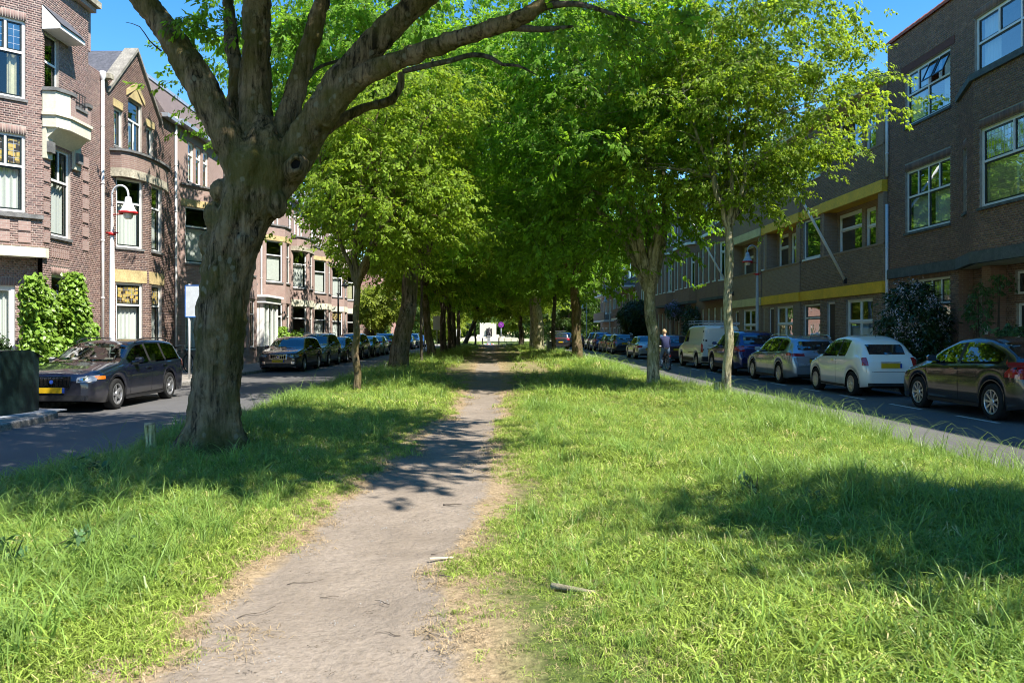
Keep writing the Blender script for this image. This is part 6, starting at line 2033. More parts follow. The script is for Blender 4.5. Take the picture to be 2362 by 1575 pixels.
def make_car(kind, label, paint, loc, rz, group, glass=None, rails=False, plate_front=True, spokes=5, wstyle='star', clad=False, text=None, rimmat=None, rack=False, detail=True):
    t = empty('parked_car', loc, rz, label, 'car', group)
    K = CARS[kind]
    c = Car(**K['shape'])
    L = c.L
    gl = m_cglass
    sc, sr = K['cowl'], K['roof0']          # windscreen foot and head stations
    se, st_ = K['roof1'], K['tailfoot']      # rear screen head and foot stations
    # glass openings are cut from the shell
    pill = K.get('pillars', [])
    def zwin_lo(s): return c.zb(s) + 0.035
    def zwin_hi(s):
        return min(c.zt(s) - 0.085, c.zt(s) - 0.085)
    w0, w1 = K['side0'], K['side1']
    def inwin(s, z):
        if not (w0 < s < w1): return False
        if any(a <= s <= b for a, b in pill): return False
        return zwin_lo(s) + 0.01 < z < zwin_hi(s) - 0.01
    def cut(s, y, z, k, n):
        kk = k if k < n else 2 * n - 2 - k
        top = 13 <= k <= 2 * n - 2 - 14
        side_ = (8 <= k <= 10) or (2 * n - 2 - 11 <= k <= 2 * n - 2 - 9)
        if top and (sc + 0.06 < s < sr - 0.02): return True
        if top and K['rearcut'] and (se + 0.03 < s < st_ - 0.04): return True
        if side_ and w0 + 0.03 < s < w1 - 0.03 and not any(a <= s <= b for a, b in pill) and c.zt(s) - c.zb(s) > 0.16: return True
        return False
    c.cut = cut
    bo = c.body(t, paint)
    # windscreen and rear screen
    fw = lambda s: max(0.05, c.hw(s) * 0.955 - 0.045 - c.tumble * max(c.zt(s) - c.zb(s), 0) * min(1, max(c.zt(s) - c.zb(s), 0) / 0.18) - 0.06)
    c.topstrip(sc + 0.02, sr, fw, 0.003).build('windscreen', gl, t, smooth=True)
    # side windows
    runs = []; a = w0
    for p in sorted(pill): runs.append((a, p[0])); a = p[1]
    runs.append((a, w1))
    for (a, b_) in runs:
        for sg in (1, -1):
            c.side(a, b_, lambda s: min(zwin_lo(s), zwin_hi(s)), zwin_hi, 0.003, 12, 4, sgns=(sg,))[0].build('side_window', gl, t, smooth=True)
    for (a, b_) in pill:
        for sg in (1, -1): c.side(a - .005, b_ + .005, lambda s: zwin_lo(s), zwin_hi, 0.004, 3, 4, sgns=(sg,))[0].build('window_pillar', m_blackp, t)
    if K['rearcut']:
        c.topstrip(se, st_ - 0.02, fw, 0.003).build('rear_window', gl, t, smooth=True)
    else:
        y1 = K['rw'][0]
        c.end(-y1, y1, K['rw'][1], K['rw'][2], -1, 0.006, 14, 5).build('rear_window', simple('dark_rear_glass', (0.012, 0.014, 0.016), 0.03, 0.9, coat=1.0), t, smooth=True)
    # interior: tub, seats, dashboard
    b = MB()
    zi = K['belt0'] - 0.04
    hwI = c.W / 2 - 0.12
    b.box(c.X(sc + 0.15), c.X(w1 - 0.02), -hwI, hwI, zi - 0.05, zi - 0.04)
    b.box(c.X(sc + 0.05), c.X(sc + 0.5), -hwI, hwI, zi - 0.04, zi + 0.03)
    io = b.build('interior', m_seat, t)
    for (sx, ys) in ((sr + 0.55, (-0.36, 0.36)), (sr + 1.45, (-0.38, 0.38))):
        for y in ys:
            if c.X(sx) < c.X(w1): continue
            q = MB(); q.box(c.X(sx), c.X(sx) - 0.12, y - 0.22, y + 0.22, zi - 0.04, zi + 0.24); q.box(c.X(sx) - 0.02, c.X(sx) - 0.1, y - 0.12, y + 0.12, zi + 0.26, zi + 0.42)
            q.build('seat', m_seat, t)
    # wheels
    for ws in c.wheels:
        for sg in (1, -1): wheel(t, c.X(ws), sg * (c.W / 2 - 0.025), c.R, spokes, wstyle, rmat=rimmat)
    # lamps
    for sg in (1, -1):
        f = K['head']
        a0, a1 = sorted((sg * f[0], sg * f[1]))
        lo = (lambda y, f=f: f[2] + (f[4] if len(f) > 4 else 0) * (abs(y) - f[0])); hi = (lambda y, f=f: f[3] + (f[4] if len(f) > 4 else 0) * 1.2 * (abs(y) - f[0]))
        o = c.end(a0, a1, lo, hi, 1, 0.008, 10, 4).build('headlight', m_lens, t, smooth=True)
        q = c.end(a0 + (0.05 if sg > 0 else 0.14), a1 - (0.14 if sg > 0 else 0.05), lambda y: lo(y) + .035, lambda y: hi(y) - .035, 1, 0.013, 8, 3).build('reflector', m_chrome, o, smooth=True)
        q = K['headside']
        if q: c.side(q[0], q[1], q[2], q[3], 0.008, 6, 3, sgns=(sg,))[0].build('indicator', m_orange if K.get('orange') else m_lens, t, smooth=True)
        f = K['tailend']; a0, a1 = sorted((sg * f[0], sg * f[1]))
        c.end(a0, a1, f[2], f[3], -1, 0.010, 8, 5).build('taillight', m_red, t, smooth=True)
        f = K['tailside']
        if f: c.side(f[0], f[1], f[2], f[3], 0.010, 6, 5, sgns=(sg,))[0].build('taillight', m_red, t, smooth=True)
    # grille, bumper intake
    g = K['grille']
    go = c.end(-g[0], g[0], g[1], g[2], 1, 0.012, 12, 3).build('grille', m_void, t)
    if K.get('gribs'):
        for k in range(K['gribs']):
            y = -g[0] + 2 * g[0] * (k + 0.5) / K['gribs']
            q = MB(); x = c.surf(y, (g[1] + g[2]) / 2, 1); q.box(x + .012, x + .03, y - .006, y + .006, g[1], g[2]); q.build('grille_bar', m_chrome, go)
        q = MB()
        for (ya, yb, za, zb_) in ((-g[0], g[0], g[1] - .018, g[1]), (-g[0], g[0], g[2], g[2] + .018), (-g[0] - .018, -g[0], g[1] - .018, g[2] + .018), (g[0], g[0] + .018, g[1] - .018, g[2] + .018)):
            c.end(ya, yb, za, zb_, 1, 0.028, 12, 1, mb=q)
        q.build('grille_surround', m_chrome, go)
        zc = (g[1] + g[2]) / 2
        q = MB(); x = c.surf(0, zc, 1) + .035; n = 24
        for k in range(n):
            a, b_ = 2 * math.pi * k / n, 2 * math.pi * (k + 1) / n
            q.poly([(x, .062 * math.cos(a), zc + .062 * math.sin(a)), (x, .062 * math.cos(b_), zc + .062 * math.sin(b_)), (x, .042 * math.cos(b_), zc + .042 * math.sin(b_)), (x, .042 * math.cos(a), zc + .042 * math.sin(a))])
        q.poly([(x + .002, -g[0] * .9, g[1] + .01), (x + .002, -g[0] * .9 + .05, g[1] + .01), (x + .002, g[0] * .9, g[2] - .01), (x + .002, g[0] * .9 - .05, g[2] - .01)])
        q.build('badge', m_chrome, go)
        q = MB(); q.poly([(x + .004, .04 * math.cos(2 * math.pi * k / 16), zc + .04 * math.sin(2 * math.pi * k / 16)) for k in range(16)]); q.build('badge_centre', m_euband, go)
    c.end(-0.5 * c.W * .78, 0.5 * c.W * .78, c.zf + 0.06, c.zf + 0.17, 1, 0.008, 12, 2).build('lower_intake', m_blackp, t)
    if clad:
        c.end(-0.5 * c.W * .80, 0.5 * c.W * .80, c.zf + 0.02, c.zf + 0.055, 1, 0.02, 12, 1).build('skid_plate', m_rim, t)
        for sg in (1, -1):
            c.end(*sorted((sg * .55, sg * .72)), 0.36, 0.46, 1, 0.012, 6, 2).build('fog_lamp', m_chrome, t)
    for sg in (1, -1):
        c.side(c.wheels[0] + c.R + .07, c.wheels[1] - c.R - .07, c.zf + 0.01, c.zf + (0.16 if clad else 0.07), 0.007, 14, 2, sgns=(sg,))[0].build('sill_trim', m_blackp, t, smooth=True)
    c.end(-0.5 * c.W * .72, 0.5 * c.W * .72, c.zf + 0.06, c.zf + (0.22 if clad else 0.14), -1, 0.008, 12, 2).build('rear_valance', m_blackp, t)
    # plates
    for end_, z in ((1, K['platef']), (-1, K['plater'])):
        x = c.surf(0.0, z, end_) + end_ * 0.022
        xx = min if end_ < 0 else max
        q = MB(); q.box(x - .006, x + .006, -0.26, 0.26, z - .056, z + .056)
        po = q.build('number_plate', m_plate, t)
        q = MB(); q.box(x - .007 * end_, x + .008 * end_, *(sorted((-0.262 * -end_, -0.215 * -end_))), z - .054, z + .054); q.build('plate_band', m_euband, po)
    # mirrors, handles, seams
    for sg in (1, -1):
        s = w0 + 0.20; z = c.zb(s) + 0.06; y = c.halfw(s, z)
        q = MB(); q.box(c.X(s) - .02, c.X(s) + .05, sg * y, sg * (y + .07), z - .01, z + .03); 
        V = []
        for (dx, sc_) in ((-.05, 1.0), (.03, .9), (.085, .55)):
            for (dy, dz) in ((.05, -.05), (.22, -.04), (.235, .05), (.20, .085), (.06, .075)):
                V.append((c.X(s) + dx, sg * (y + .135 + (dy - .135) * sc_), z + .03 + dz * sc_))
        F = [tuple(range(5))] + [(i * 5 + k, i * 5 + (k + 1) % 5, i * 5 + 5 + (k + 1) % 5, i * 5 + 5 + k) for i in range(2) for k in range(5)] + [(14, 13, 12, 11, 10)]
        q.mesh_part(V, F); q.build('mirror', paint if K.get('mirpaint', True) else m_blackp, t)
        for s in K['handles']:
            z = c.zb(s) - 0.09; y = c.halfw(s, z)
            q = MB(); q.box(c.X(s) - .09, c.X(s) + .09, sg * (y + .004), sg * (y + .032), z - .013, z + .013); q.build('door_handle', m_chrome if K.get('chromehandle') else paint, t)
        for s in K['seams']:
            c.side(s, s + .009, c.zf + .10, lambda q_: c.zb(q_) + 0.0, 0.0025, 1, 8, sgns=(sg,))[0].build('door_seam', m_void, t)
        for ws in c.wheels:
            q = MB(); n = 20; ar = c.R + 0.055; aw = 0.045 if clad else 0.016
            pts = []
            for k in range(n + 1):
                a = math.pi * (0.02 + 0.96 * k / n)
                for r_ in (ar, ar + aw):
                    s_ = ws - r_ * math.cos(a); z_ = c.R + r_ * math.sin(a)
                    pts.append((c.X(s_), sg * (max(c.halfw(s_, max(z_, c.zf + .05)), c.W / 2 * .9) + 0.008), z_))
            q.mesh_part(pts, [(2 * k, 2 * k + 2, 2 * k + 3, 2 * k + 1) for k in range(n)]); q.build('wheel_arch', m_blackp if clad else paint, t, smooth=True)
    # tailgate seam and handle strip
    zb_ = K.get('gate', (0.45, 0.62))
    q = MB()
    for sg in (1, -1): c.end(*sorted((sg * zb_[1], sg * (zb_[1] + .009))), K['plater'] - .14, K['tailend'][2] - .0, -1, 0.004, 1, 5, mb=q)
    c.end(-zb_[1], zb_[1], K['plater'] - .15, K['plater'] - .141, -1, 0.004, 10, 1, mb=q)
    q.build('tailgate_seam', m_void, t)
    x = c.surf(0, K['plater'] + .085, -1)
    q = MB(); q.box(x - .03, x - .004, -.25, .25, K['plater'] + .072, K['plater'] + .092); q.build('tailgate_handle', m_chrome if K.get('chromehandle') else m_blackp, t)
    x = c.surf(0, K['rw'][1] + .05, -1)
    q = MB(); q.tube([(x - .02, 0.0, K['rw'][1] + .015), (x - .03, 0.35, K['rw'][1] + .06)], .008, 6); q.build('rear_wiper', m_blackp, t)
    if rails:
        for sg in (1, -1):
            path = []
            for k in range(13):
                s = sr + 0.15 + (se - sr - 0.3) * k / 12
                w_ = fw(s) + 0.05
                lift = 0.055 * min(1, min(k, 12 - k) / 1.5)
                path.append((c.X(s), sg * w_, c.zt(s) + 0.0 + lift - 0.012))
            q = MB(); q.tube(path, 0.014, 6); q.build('roof_rail', m_chrome if rails == 'chrome' else m_blackp, t, smooth=True)
    if rack:
        for s in (sr + .5, sr + 1.4):
            q = MB(); q.box(c.X(s) - .02, c.X(s) + .02, -.62, .62, c.zt(s) + .10, c.zt(s) + .13); q.build('roof_bar', m_zinc, t)
    q = MB(); s = se - 0.12; q.tube([(c.X(s), 0, c.zt(s) + .01), (c.X(s) - .05, 0, c.zt(s) + .12)], .006, 5); q.build('aerial', m_blackp, t)
    return t, c

CARS = {}
CARS['wagon'] = dict(
    shape=dict(L=4.82, W=1.86, wheels=(0.95, 3.77), R=0.335, zf=0.20, tumble=0.30, nose=0.50, tail=0.42, endw=(0.66, 0.78),
               top=[(0, .66), (.03, .74), (.10, .80), (.35, .875), (1.0, .965), (1.35, 1.01), (1.95, 1.36), (2.25, 1.46), (2.9, 1.50), (3.8, 1.49), (4.4, 1.44), (4.56, 1.36), (4.72, 1.03), (4.78, .85), (4.82, .62)],
               belt=[(0, .62), (.4, .80), (1.2, .93), (2.5, .955), (4.3, 1.0), (4.82, .98)]),
    cowl=1.22, roof0=2.12, roof1=4.40, tailfoot=4.7, rearcut=False, rw=(.56, 1.06, 1.38), side0=1.62, side1=4.42, pillars=[(2.62, 2.72), (3.50, 3.60)], belt0=.95,
    head=(.50, .83, .63, .74, .10), headside=(.20, .42, .69, .76), orange=True, tailend=(.64, .83, .80, 1.08), tailside=(4.55, 4.74, .82, 1.0), grille=(.36, .56, .74), gribs=9, platef=.475, plater=.79, handles=(2.5, 3.42), seams=(1.55, 2.66, 3.62), chromehandle=False)
CARS['hatch'] = dict(
    shape=dict(L=4.27, W=1.80, wheels=(0.90, 3.51), R=0.325, zf=0.20, tumble=0.32, nose=0.50, tail=0.42, endw=(0.66, 0.76),
               top=[(0, .60), (.04, .68), (.25, .80), (.8, .93), (1.0, .98), (1.6, 1.27), (2.1, 1.43), (2.6, 1.47), (3.1, 1.44), (3.6, 1.31), (3.95, 1.16), (4.08, 1.05), (4.2, .90), (4.27, .62)],
               belt=[(0, .58), (.4, .78), (1.2, .93), (2.5, .97), (3.6, 1.01), (4.27, .95)]),
    cowl=0.98, roof0=1.92, roof1=3.35, tailfoot=4.02, rearcut=True, rw=(.52, .98, 1.2), side0=1.38, side1=3.72, pillars=[(2.36, 2.46)], belt0=.95,
    head=(.46, .82, .64, .76, .10), headside=(.14, .4, .68, .78), tailend=(.56, .82, .76, 1.02), tailside=(3.92, 4.18, .78, lambda s: .86 + (s - 3.92) * 0.9), grille=(.4, .52, .60), platef=.42, plater=.58, handles=(2.28,), seams=(1.25, 2.44), mirpaint=True)
CARS['mini'] = dict(
    shape=dict(L=3.56, W=1.63, wheels=(0.70, 3.00), R=0.30, zf=0.20, tumble=0.26, nose=0.46, tail=0.55, endw=(0.52, 0.62), roofr=.15,
               top=[(0, .62), (.05, .74), (.2, .85), (.6, .95), (.78, 1.0), (1.25, 1.33), (1.6, 1.45), (2.1, 1.49), (2.6, 1.455), (2.95, 1.35), (3.12, 1.22), (3.36, .98), (3.48, .84), (3.54, .72), (3.56, .58)],
               belt=[(0, .60), (.4, .80), (1.0, .94), (2.5, .97), (3.2, .98), (3.56, .9)]),
    cowl=0.78, roof0=1.52, roof1=2.80, tailfoot=3.4, rearcut=False, rw=(.46, 1.03, 1.27), side0=1.10, side1=2.62, pillars=[(2.12, 2.20)], belt0=.95,
    head=(.38, .62, .66, .82), headside=None, tailend=(.56, .70, .76, .96), tailside=None, grille=(.3, .38, .44), platef=.52, plater=.76, handles=(1.95,), seams=(.98, 2.10), mirpaint=False, chromehandle=True)
CARS['suv'] = dict(
    shape=dict(L=4.42, W=1.84, wheels=(0.90, 3.52), R=0.35, zf=0.24, tumble=0.30, nose=0.46, tail=0.40, endw=(0.68, 0.78),
               top=[(0, .72), (.03, .84), (.2, .95), (.95, 1.07), (1.15, 1.11), (1.75, 1.5), (2.1, 1.62), (2.8, 1.66), (3.7, 1.62), (4.05, 1.52), (4.25, 1.15), (4.36, .98), (4.42, .68)],
               belt=[(0, .70), (.4, .92), (1.2, 1.04), (2.5, 1.07), (3.9, 1.12), (4.42, 1.05)]),
    cowl=1.10, roof0=1.95, roof1=3.95, tailfoot=4.28, rearcut=False, rw=(.56, 1.16, 1.48), side0=1.42, side1=3.98, pillars=[(2.40, 2.50), (3.22, 3.32)], belt0=1.05,
    head=(.46, .82, .72, .86, .08), headside=(.15, .4, .76, .86), tailend=(.58, .83, .88, 1.10), tailside=(4.10, 4.34, .92, 1.08), grille=(.38, .66, .78), platef=.50, plater=.72, handles=(2.3, 3.15), seams=(1.35, 2.45, 3.35))
CARS['estate'] = dict(
    shape=dict(L=4.60, W=1.80, wheels=(0.90, 3.55), R=0.32, zf=0.19, tumble=0.32, nose=0.50, tail=0.44, endw=(0.64, 0.76),
               top=[(0, .58), (.04, .68), (.3, .83), (1.0, .95), (1.15, .985), (1.8, 1.33), (2.15, 1.44), (2.8, 1.475), (3.7, 1.45), (4.1, 1.38), (4.26, 1.28), (4.46, 1.0), (4.54, .85), (4.60, .58)],
               belt=[(0, .56), (.4, .78), (1.2, .93), (2.5, .96), (4.1, 1.02), (4.60, .95)]),
    cowl=1.08, roof0=2.0, roof1=4.12, tailfoot=4.48, rearcut=False, rw=(.56, 1.05, 1.30), side0=1.48, side1=4.05, pillars=[(2.48, 2.57), (3.34, 3.43)], belt0=.95,
    head=(.44, .80, .62, .74, .10), headside=(.14, .42, .66, .75), tailend=(.40, .82, .86, .95), tailside=(4.26, 4.48, .88, lambda s: .96), grille=(.40, .54, .62), platef=.42, plater=.70, handles=(2.38, 3.28), seams=(1.40, 2.52, 3.42))
CARS['sedan'] = dict(
    shape=dict(L=4.40, W=1.68, wheels=(0.85, 3.42), R=0.30, zf=0.20, tumble=0.34, nose=0.35, tail=0.30, endw=(0.78, 0.84),
               top=[(0, .66), (.03, .74), (.3, .80), (1.25, .88), (1.35, .90), (1.95, 1.28), (2.2, 1.36), (2.9, 1.38), (3.2, 1.34), (3.75, .98), (4.3, .94), (4.38, .86), (4.40, .62)],
               belt=[(0, .62), (.4, .76), (1.2, .85), (2.5, .88), (4.0, .90), (4.40, .86)]),
    cowl=1.30, roof0=2.06, roof1=3.15, tailfoot=3.75, rearcut=True, rw=(.5, .84, .9), side0=1.66, side1=3.48, pillars=[(2.50, 2.58), (3.2, 3.26)], belt0=.87,
    head=(.42, .76, .60, .72), headside=None, tailend=(.46, .80, .68, .82), tailside=None, grille=(.34, .62, .71), platef=.45, plater=.60, handles=(2.42, 3.12), seams=(1.55, 2.54, 3.3))

P_navy = car_paint('navy_paint', (0.004, 0.006, 0.016), 0.0); P_black = car_paint('black_paint', (0.012, 0.012, 0.014)); P_brown = car_paint('dark_brown_paint', (0.035, 0.028, 0.026))
P_white = car_paint('cream_white_paint', (0.74, 0.73, 0.66), 0.0); P_silverb = car_paint('silver_blue_paint', (0.27, 0.32, 0.37), 0.6); P_blue = car_paint('dark_blue_paint', (0.012, 0.02, 0.10), 0.5)
P_greygreen = car_paint('grey_green_paint', (0.20, 0.24, 0.22), 0.6); P_silver = car_paint('silver_paint', (0.42, 0.43, 0.43), 0.6); P_maroon = car_paint('maroon_paint', (0.06, 0.01, 0.012), 0.4)
P_olive = car_paint('dark_olive_paint', (0.03, 0.034, 0.025), 0.5); P_bright = car_paint('bright_blue_paint', (0.03, 0.07, 0.28), 0.4); P_lb = car_paint('light_blue_paint', (0.16, 0.22, 0.32), 0.5)

GL_, GR_ = 'cars parked nose towards the viewer along the left kerb', 'cars parked tail towards the viewer along the right kerb'
XC = -8.15 - 0.93
def LC(kind, label, paint, Y, **k): return make_car(kind, label, paint, (XC + k.pop('dx', 0), Y, 0.0), R(-90), GL_, **k)
def RC(kind, label, paint, Y, **k):
    q = make_car(kind, label, paint, (9.50 + 0.90 + k.pop('dx', 0), Y, 0.0), R(90), GR_, **k)
    q[0].scale = (1.0, 1.02, 1.07)
    return q
c1, _ = LC('wagon', 'shiny dark navy estate car with chrome framed grille, parked behind the green container', P_navy, 18.85, rails='black')
c2, _ = LC('wagon', 'dark brown estate car with silver skid plate, first one right of the big trunk', P_brown, 36.2, rails='black', clad=True)
c3, _ = LC('suv', 'grey green crossover parked directly behind the dark brown estate', P_greygreen, 41.3, rails='chrome')
c4, _ = LC('hatch', 'low dark hatchback parked behind the grey green crossover', P_olive, 46.4)
c5, c5c = LC('suv', 'tall black car seen behind the slim forked tree', P_black, 51.6)
def rep(src, loc, label, group, swap=None, rz=None):
    return copy_tree(src, loc, rz if rz is not None else src.rotation_euler[2], label, group, swap=swap)
rep(c4, (XC, 56.8, 0), 'black hatchback, second car right of the slim forked tree', GL_, {'dark_olive_paint': P_black})
rep(c4, (XC, 61.8, 0), 'silver hatchback just left of the large mottled tree', GL_, {'dark_olive_paint': P_silver})
rep(c3, (XC, 67.2, 0), 'dark blue crossover partly hidden by the large mottled tree', GL_, {'grey_green_paint': P_blue})
rep(c4, (XC, 84.0, 0), 'dark blue car on the left road beyond the large mottled tree', GL_, {'dark_olive_paint': P_blue})
rep(c3, (XC, 91.0, 0), 'light blue car behind the thin dark stem', GL_, {'grey_green_paint': P_lb})
rep(c4, (XC, 98.0, 0), 'bright blue car, last one down the left road', GL_, {'dark_olive_paint': P_bright})

d1, d1c = RC('hatch', 'black coupe with ten spoke wheels and red tail lights at the right edge', P_black, 16.55, spokes=9, wstyle='fan')
d2, d2c = RC('mini', 'small cream white two door city car with chrome handles', P_white, 22.35, spokes=10, wstyle='twin', dx=-.08)
d3, d3c = RC('estate', 'silver blue estate car between the white city car and the dark blue crossover', P_silverb, 27.7, spokes=8, wstyle='twin', rails='chrome')
d4, _ = RC('suv', 'dark blue crossover parked between the white van and the silver estate', P_blue, 33.1, spokes=5, wstyle='twin', clad=True)
d5, _ = RC('estate', 'dark maroon estate parked in front of the white van, behind the cyclist', P_maroon, 46.8)
d6, _ = RC('sedan', 'old silver saloon car seen left of the pale green trunk', P_silver, 53.2, dx=-.3)
d7, _ = RC('wagon', 'dark estate car with silver roof rails, second left of the pale green trunk', P_black, 64.6, rails='chrome')
rep(d3, (10.52, 70.4, 0), 'dark olive estate with pale roof rails, third left of the pale green trunk', GR_, {'silver_blue_paint': P_olive})
x_, _ = RC('suv', 'dark tall car with roof bars, far along the right kerb', P_blue, 76.0, rack=True)
rep(d4, (10.52, 81.5, 0), 'dark car closest to the mottled sunlit trunk', GR_, {'dark_blue_paint': P_black})
rep(d3, (9.9, 95.0, 0), 'grey estate car left of the mottled sunlit trunk', GR_, {'silver_blue_paint': P_brown})
rep(d4, (9.3, 102.0, 0), 'blue car at the far end of the right road', GR_, {'dark_blue_paint': P_bright})
m = rep(x_, (7.1, 84.0, 0), 'black car driving away in the lane, red brake lights showing', 'cars driving', {'dark_blue_paint': P_black})
# maker's marks
z = 0.93
add_text('KIA', 0.09, d3, (d3c.surf(0, .98, -1) - .012, .10, .965), (R(90), 0, R(-90)), m_chrome)

# ---------------------------------------------------------------- white van
def van():
    t = empty('parked_van', (10.62, 39.2, 0), R(90), 'white panel van with black roof rack and tall rear doors', 'van', GR_)
    c = Car(L=4.86, W=1.97, wheels=(0.92, 3.85), R=0.34, zf=0.26, tumble=0.10, nose=0.5, tail=0.22, endw=(0.7, 0.93), roofr=0.13,
            top=[(0, .72), (.04, .88), (.3, 1.02), (.95, 1.18), (1.05, 1.22), (1.7, 1.78), (2.0, 1.98), (2.4, 2.03), (4.6, 2.03), (4.76, 2.0), (4.84, 1.93), (4.86, 1.88)],
            belt=[(0, .68), (.4, .95), (1.1, 1.14), (2.4, 1.2), (4.86, 1.2)])
    c.cut = lambda s, y, z, k, n: (13 <= k <= 2 * n - 2 - 14) and 1.10 < s < 1.92
    c.body(t, P_white)
    fw = lambda s: max(.05, c.hw(s) * .9 - .10)
    c.topstrip(1.06, 1.96, fw, .003).build('windscreen', m_cglass, t, smooth=True)
    for sg in (1, -1):
        c.side(1.35, 2.35, 1.26, lambda s: min(c.zt(s) - .16, 1.82), .004, 8, 3, sgns=(sg,))[0].build('side_window', simple('dark_rear_glass', (0.012, 0.014, 0.016), 0.03, 0.9, coat=1.0), t)
        c.side(.35, 4.83, .30, .62, .006, 20, 1, sgns=(sg,))[0] if False else None
        c.side(1.4, 3.4, .34, .50, .008, 12, 2, sgns=(sg,))[0].build('rubbing_strip', m_blackp, t)
        c.side(2.45, 2.458, .5, 1.85, .004, 1, 6, sgns=(sg,))[0].build('door_seam', m_void, t)
        c.side(2.5, 4.7, .735, .765, .008, 12, 1, sgns=(sg,))[0].build('rubbing_strip', m_blackp, t)
        q = MB(); y = c.W / 2
        q.box(c.X(1.5), c.X(1.62), sg * (y - .02), sg * (y + .22), 1.18, 1.50); q.build('mirror', m_blackp, t)
        a0, a1 = sorted((sg * .885, sg * .955)); c.end(a0, a1, .78, 1.20, -1, .012, 3, 4).build('taillight', m_red, t)
        c.side(4.74, 4.85, .78, 1.20, .010, 3, 4, sgns=(sg,))[0].build('taillight', m_red, t)
        a0, a1 = sorted((sg * .5, sg * .85)); c.end(a0, a1, .72, .92, 1, .008, 6, 3).build('headlight', m_lens, t)
        # rear doors, proud panels with a gap between them
        a0, a1 = sorted((sg * .008, sg * .86)); d = c.end(a0, a1, .62, 1.90, -1, .018, 8, 8).build('rear_door', P_white, t)
        a0, a1 = sorted((sg * .08, sg * .80)); c.end(a0, a1, 1.22, 1.82, -1, .026, 4, 4).build('pressed_panel', P_white, d)
        q = MB(); x = c.X(c.L) - .03
        for z in (.85, 1.3, 1.7): q.box(x, x - .02, sg * .84, sg * .88, z, z + .09)
        q.build('hinge', m_blackp, t, kind='stuff')
    for ws in c.wheels:
        for sg in (1, -1): wheel(t, c.X(ws), sg * (c.W / 2 - .03), .34, 7, 'fan')
    x = c.X(c.L)
    q = MB(); q.box(x - .10, x + .25, -.93, .93, .36, .58); q.build('rear_bumper', m_blackp, t)
    q = MB(); q.box(x - .035, x - .021, .12, .64, .80, .91); q.build('number_plate', m_plate, t)
    q = MB(); q.box(x - .032, x - .019, .06, .70, .93, .955); q.build('plate_lamp', m_blackp, t)
    q = MB(); q.box(x - .03, x - .005, -.08, .08, 1.915, 1.945); q.build('brake_light', m_red, t)
    q = MB(); q.box(x - .05, x - .018, .70, .78, 1.28, 1.36); q.build('door_handle', m_blackp, t)
    add_text('TRANSIT', 0.075, t, (x - .020, .66, 1.06), (R(90), 0, R(-90)), m_blackp)
    q = MB()
    for sg in (1, -1):
        q.tube([(c.X(1.9), sg * .80, 2.12), (c.X(4.75), sg * .80, 2.12)], .018, 6); q.tube([(c.X(1.75), sg * .78, 2.27), (c.X(2.9), sg * .78, 2.27), (c.X(3.0), sg * .78, 2.14)], .014, 6)
        for s in (1.95, 2.9, 3.8, 4.6): q.tube([(c.X(s), sg * .80, 2.02), (c.X(s), sg * .80, 2.13)], .016, 6)
        for s in (1.9, 2.4, 2.85): q.tube([(c.X(s), sg * .79, 2.12), (c.X(s - .1), sg * .78, 2.27)], .012, 6)
    for s in np.arange(1.9, 4.8, .36): q.tube([(c.X(s), -.80, 2.13), (c.X(s), .80, 2.13)], .016, 6)
    q.tube([(c.X(1.75), -.78, 2.27), (c.X(1.75), .78, 2.27)], .014, 6)
    q.box(c.X(4.80), c.X(4.72), -.84, .84, 2.05, 2.17)
    q.build('roof_rack', m_zinc, t, kind='stuff')
    return t
van()
# ================================================================== street furniture
m_lampred = simple('red_lamp_ring', (0.55, 0.02, 0.02), 0.4, 0.4)
m_lampglass = simple('opal_glass', (0.70, 0.70, 0.66), 0.2, 0.5, var=0.05)
m_lampdark = simple('dark_lamp_paint', (0.02, 0.025, 0.03), 0.4, 0.4)
m_lampgrey = simple('grey_lamp_paint', (0.40, 0.44, 0.46), 0.5, 0.4, var=0.1)

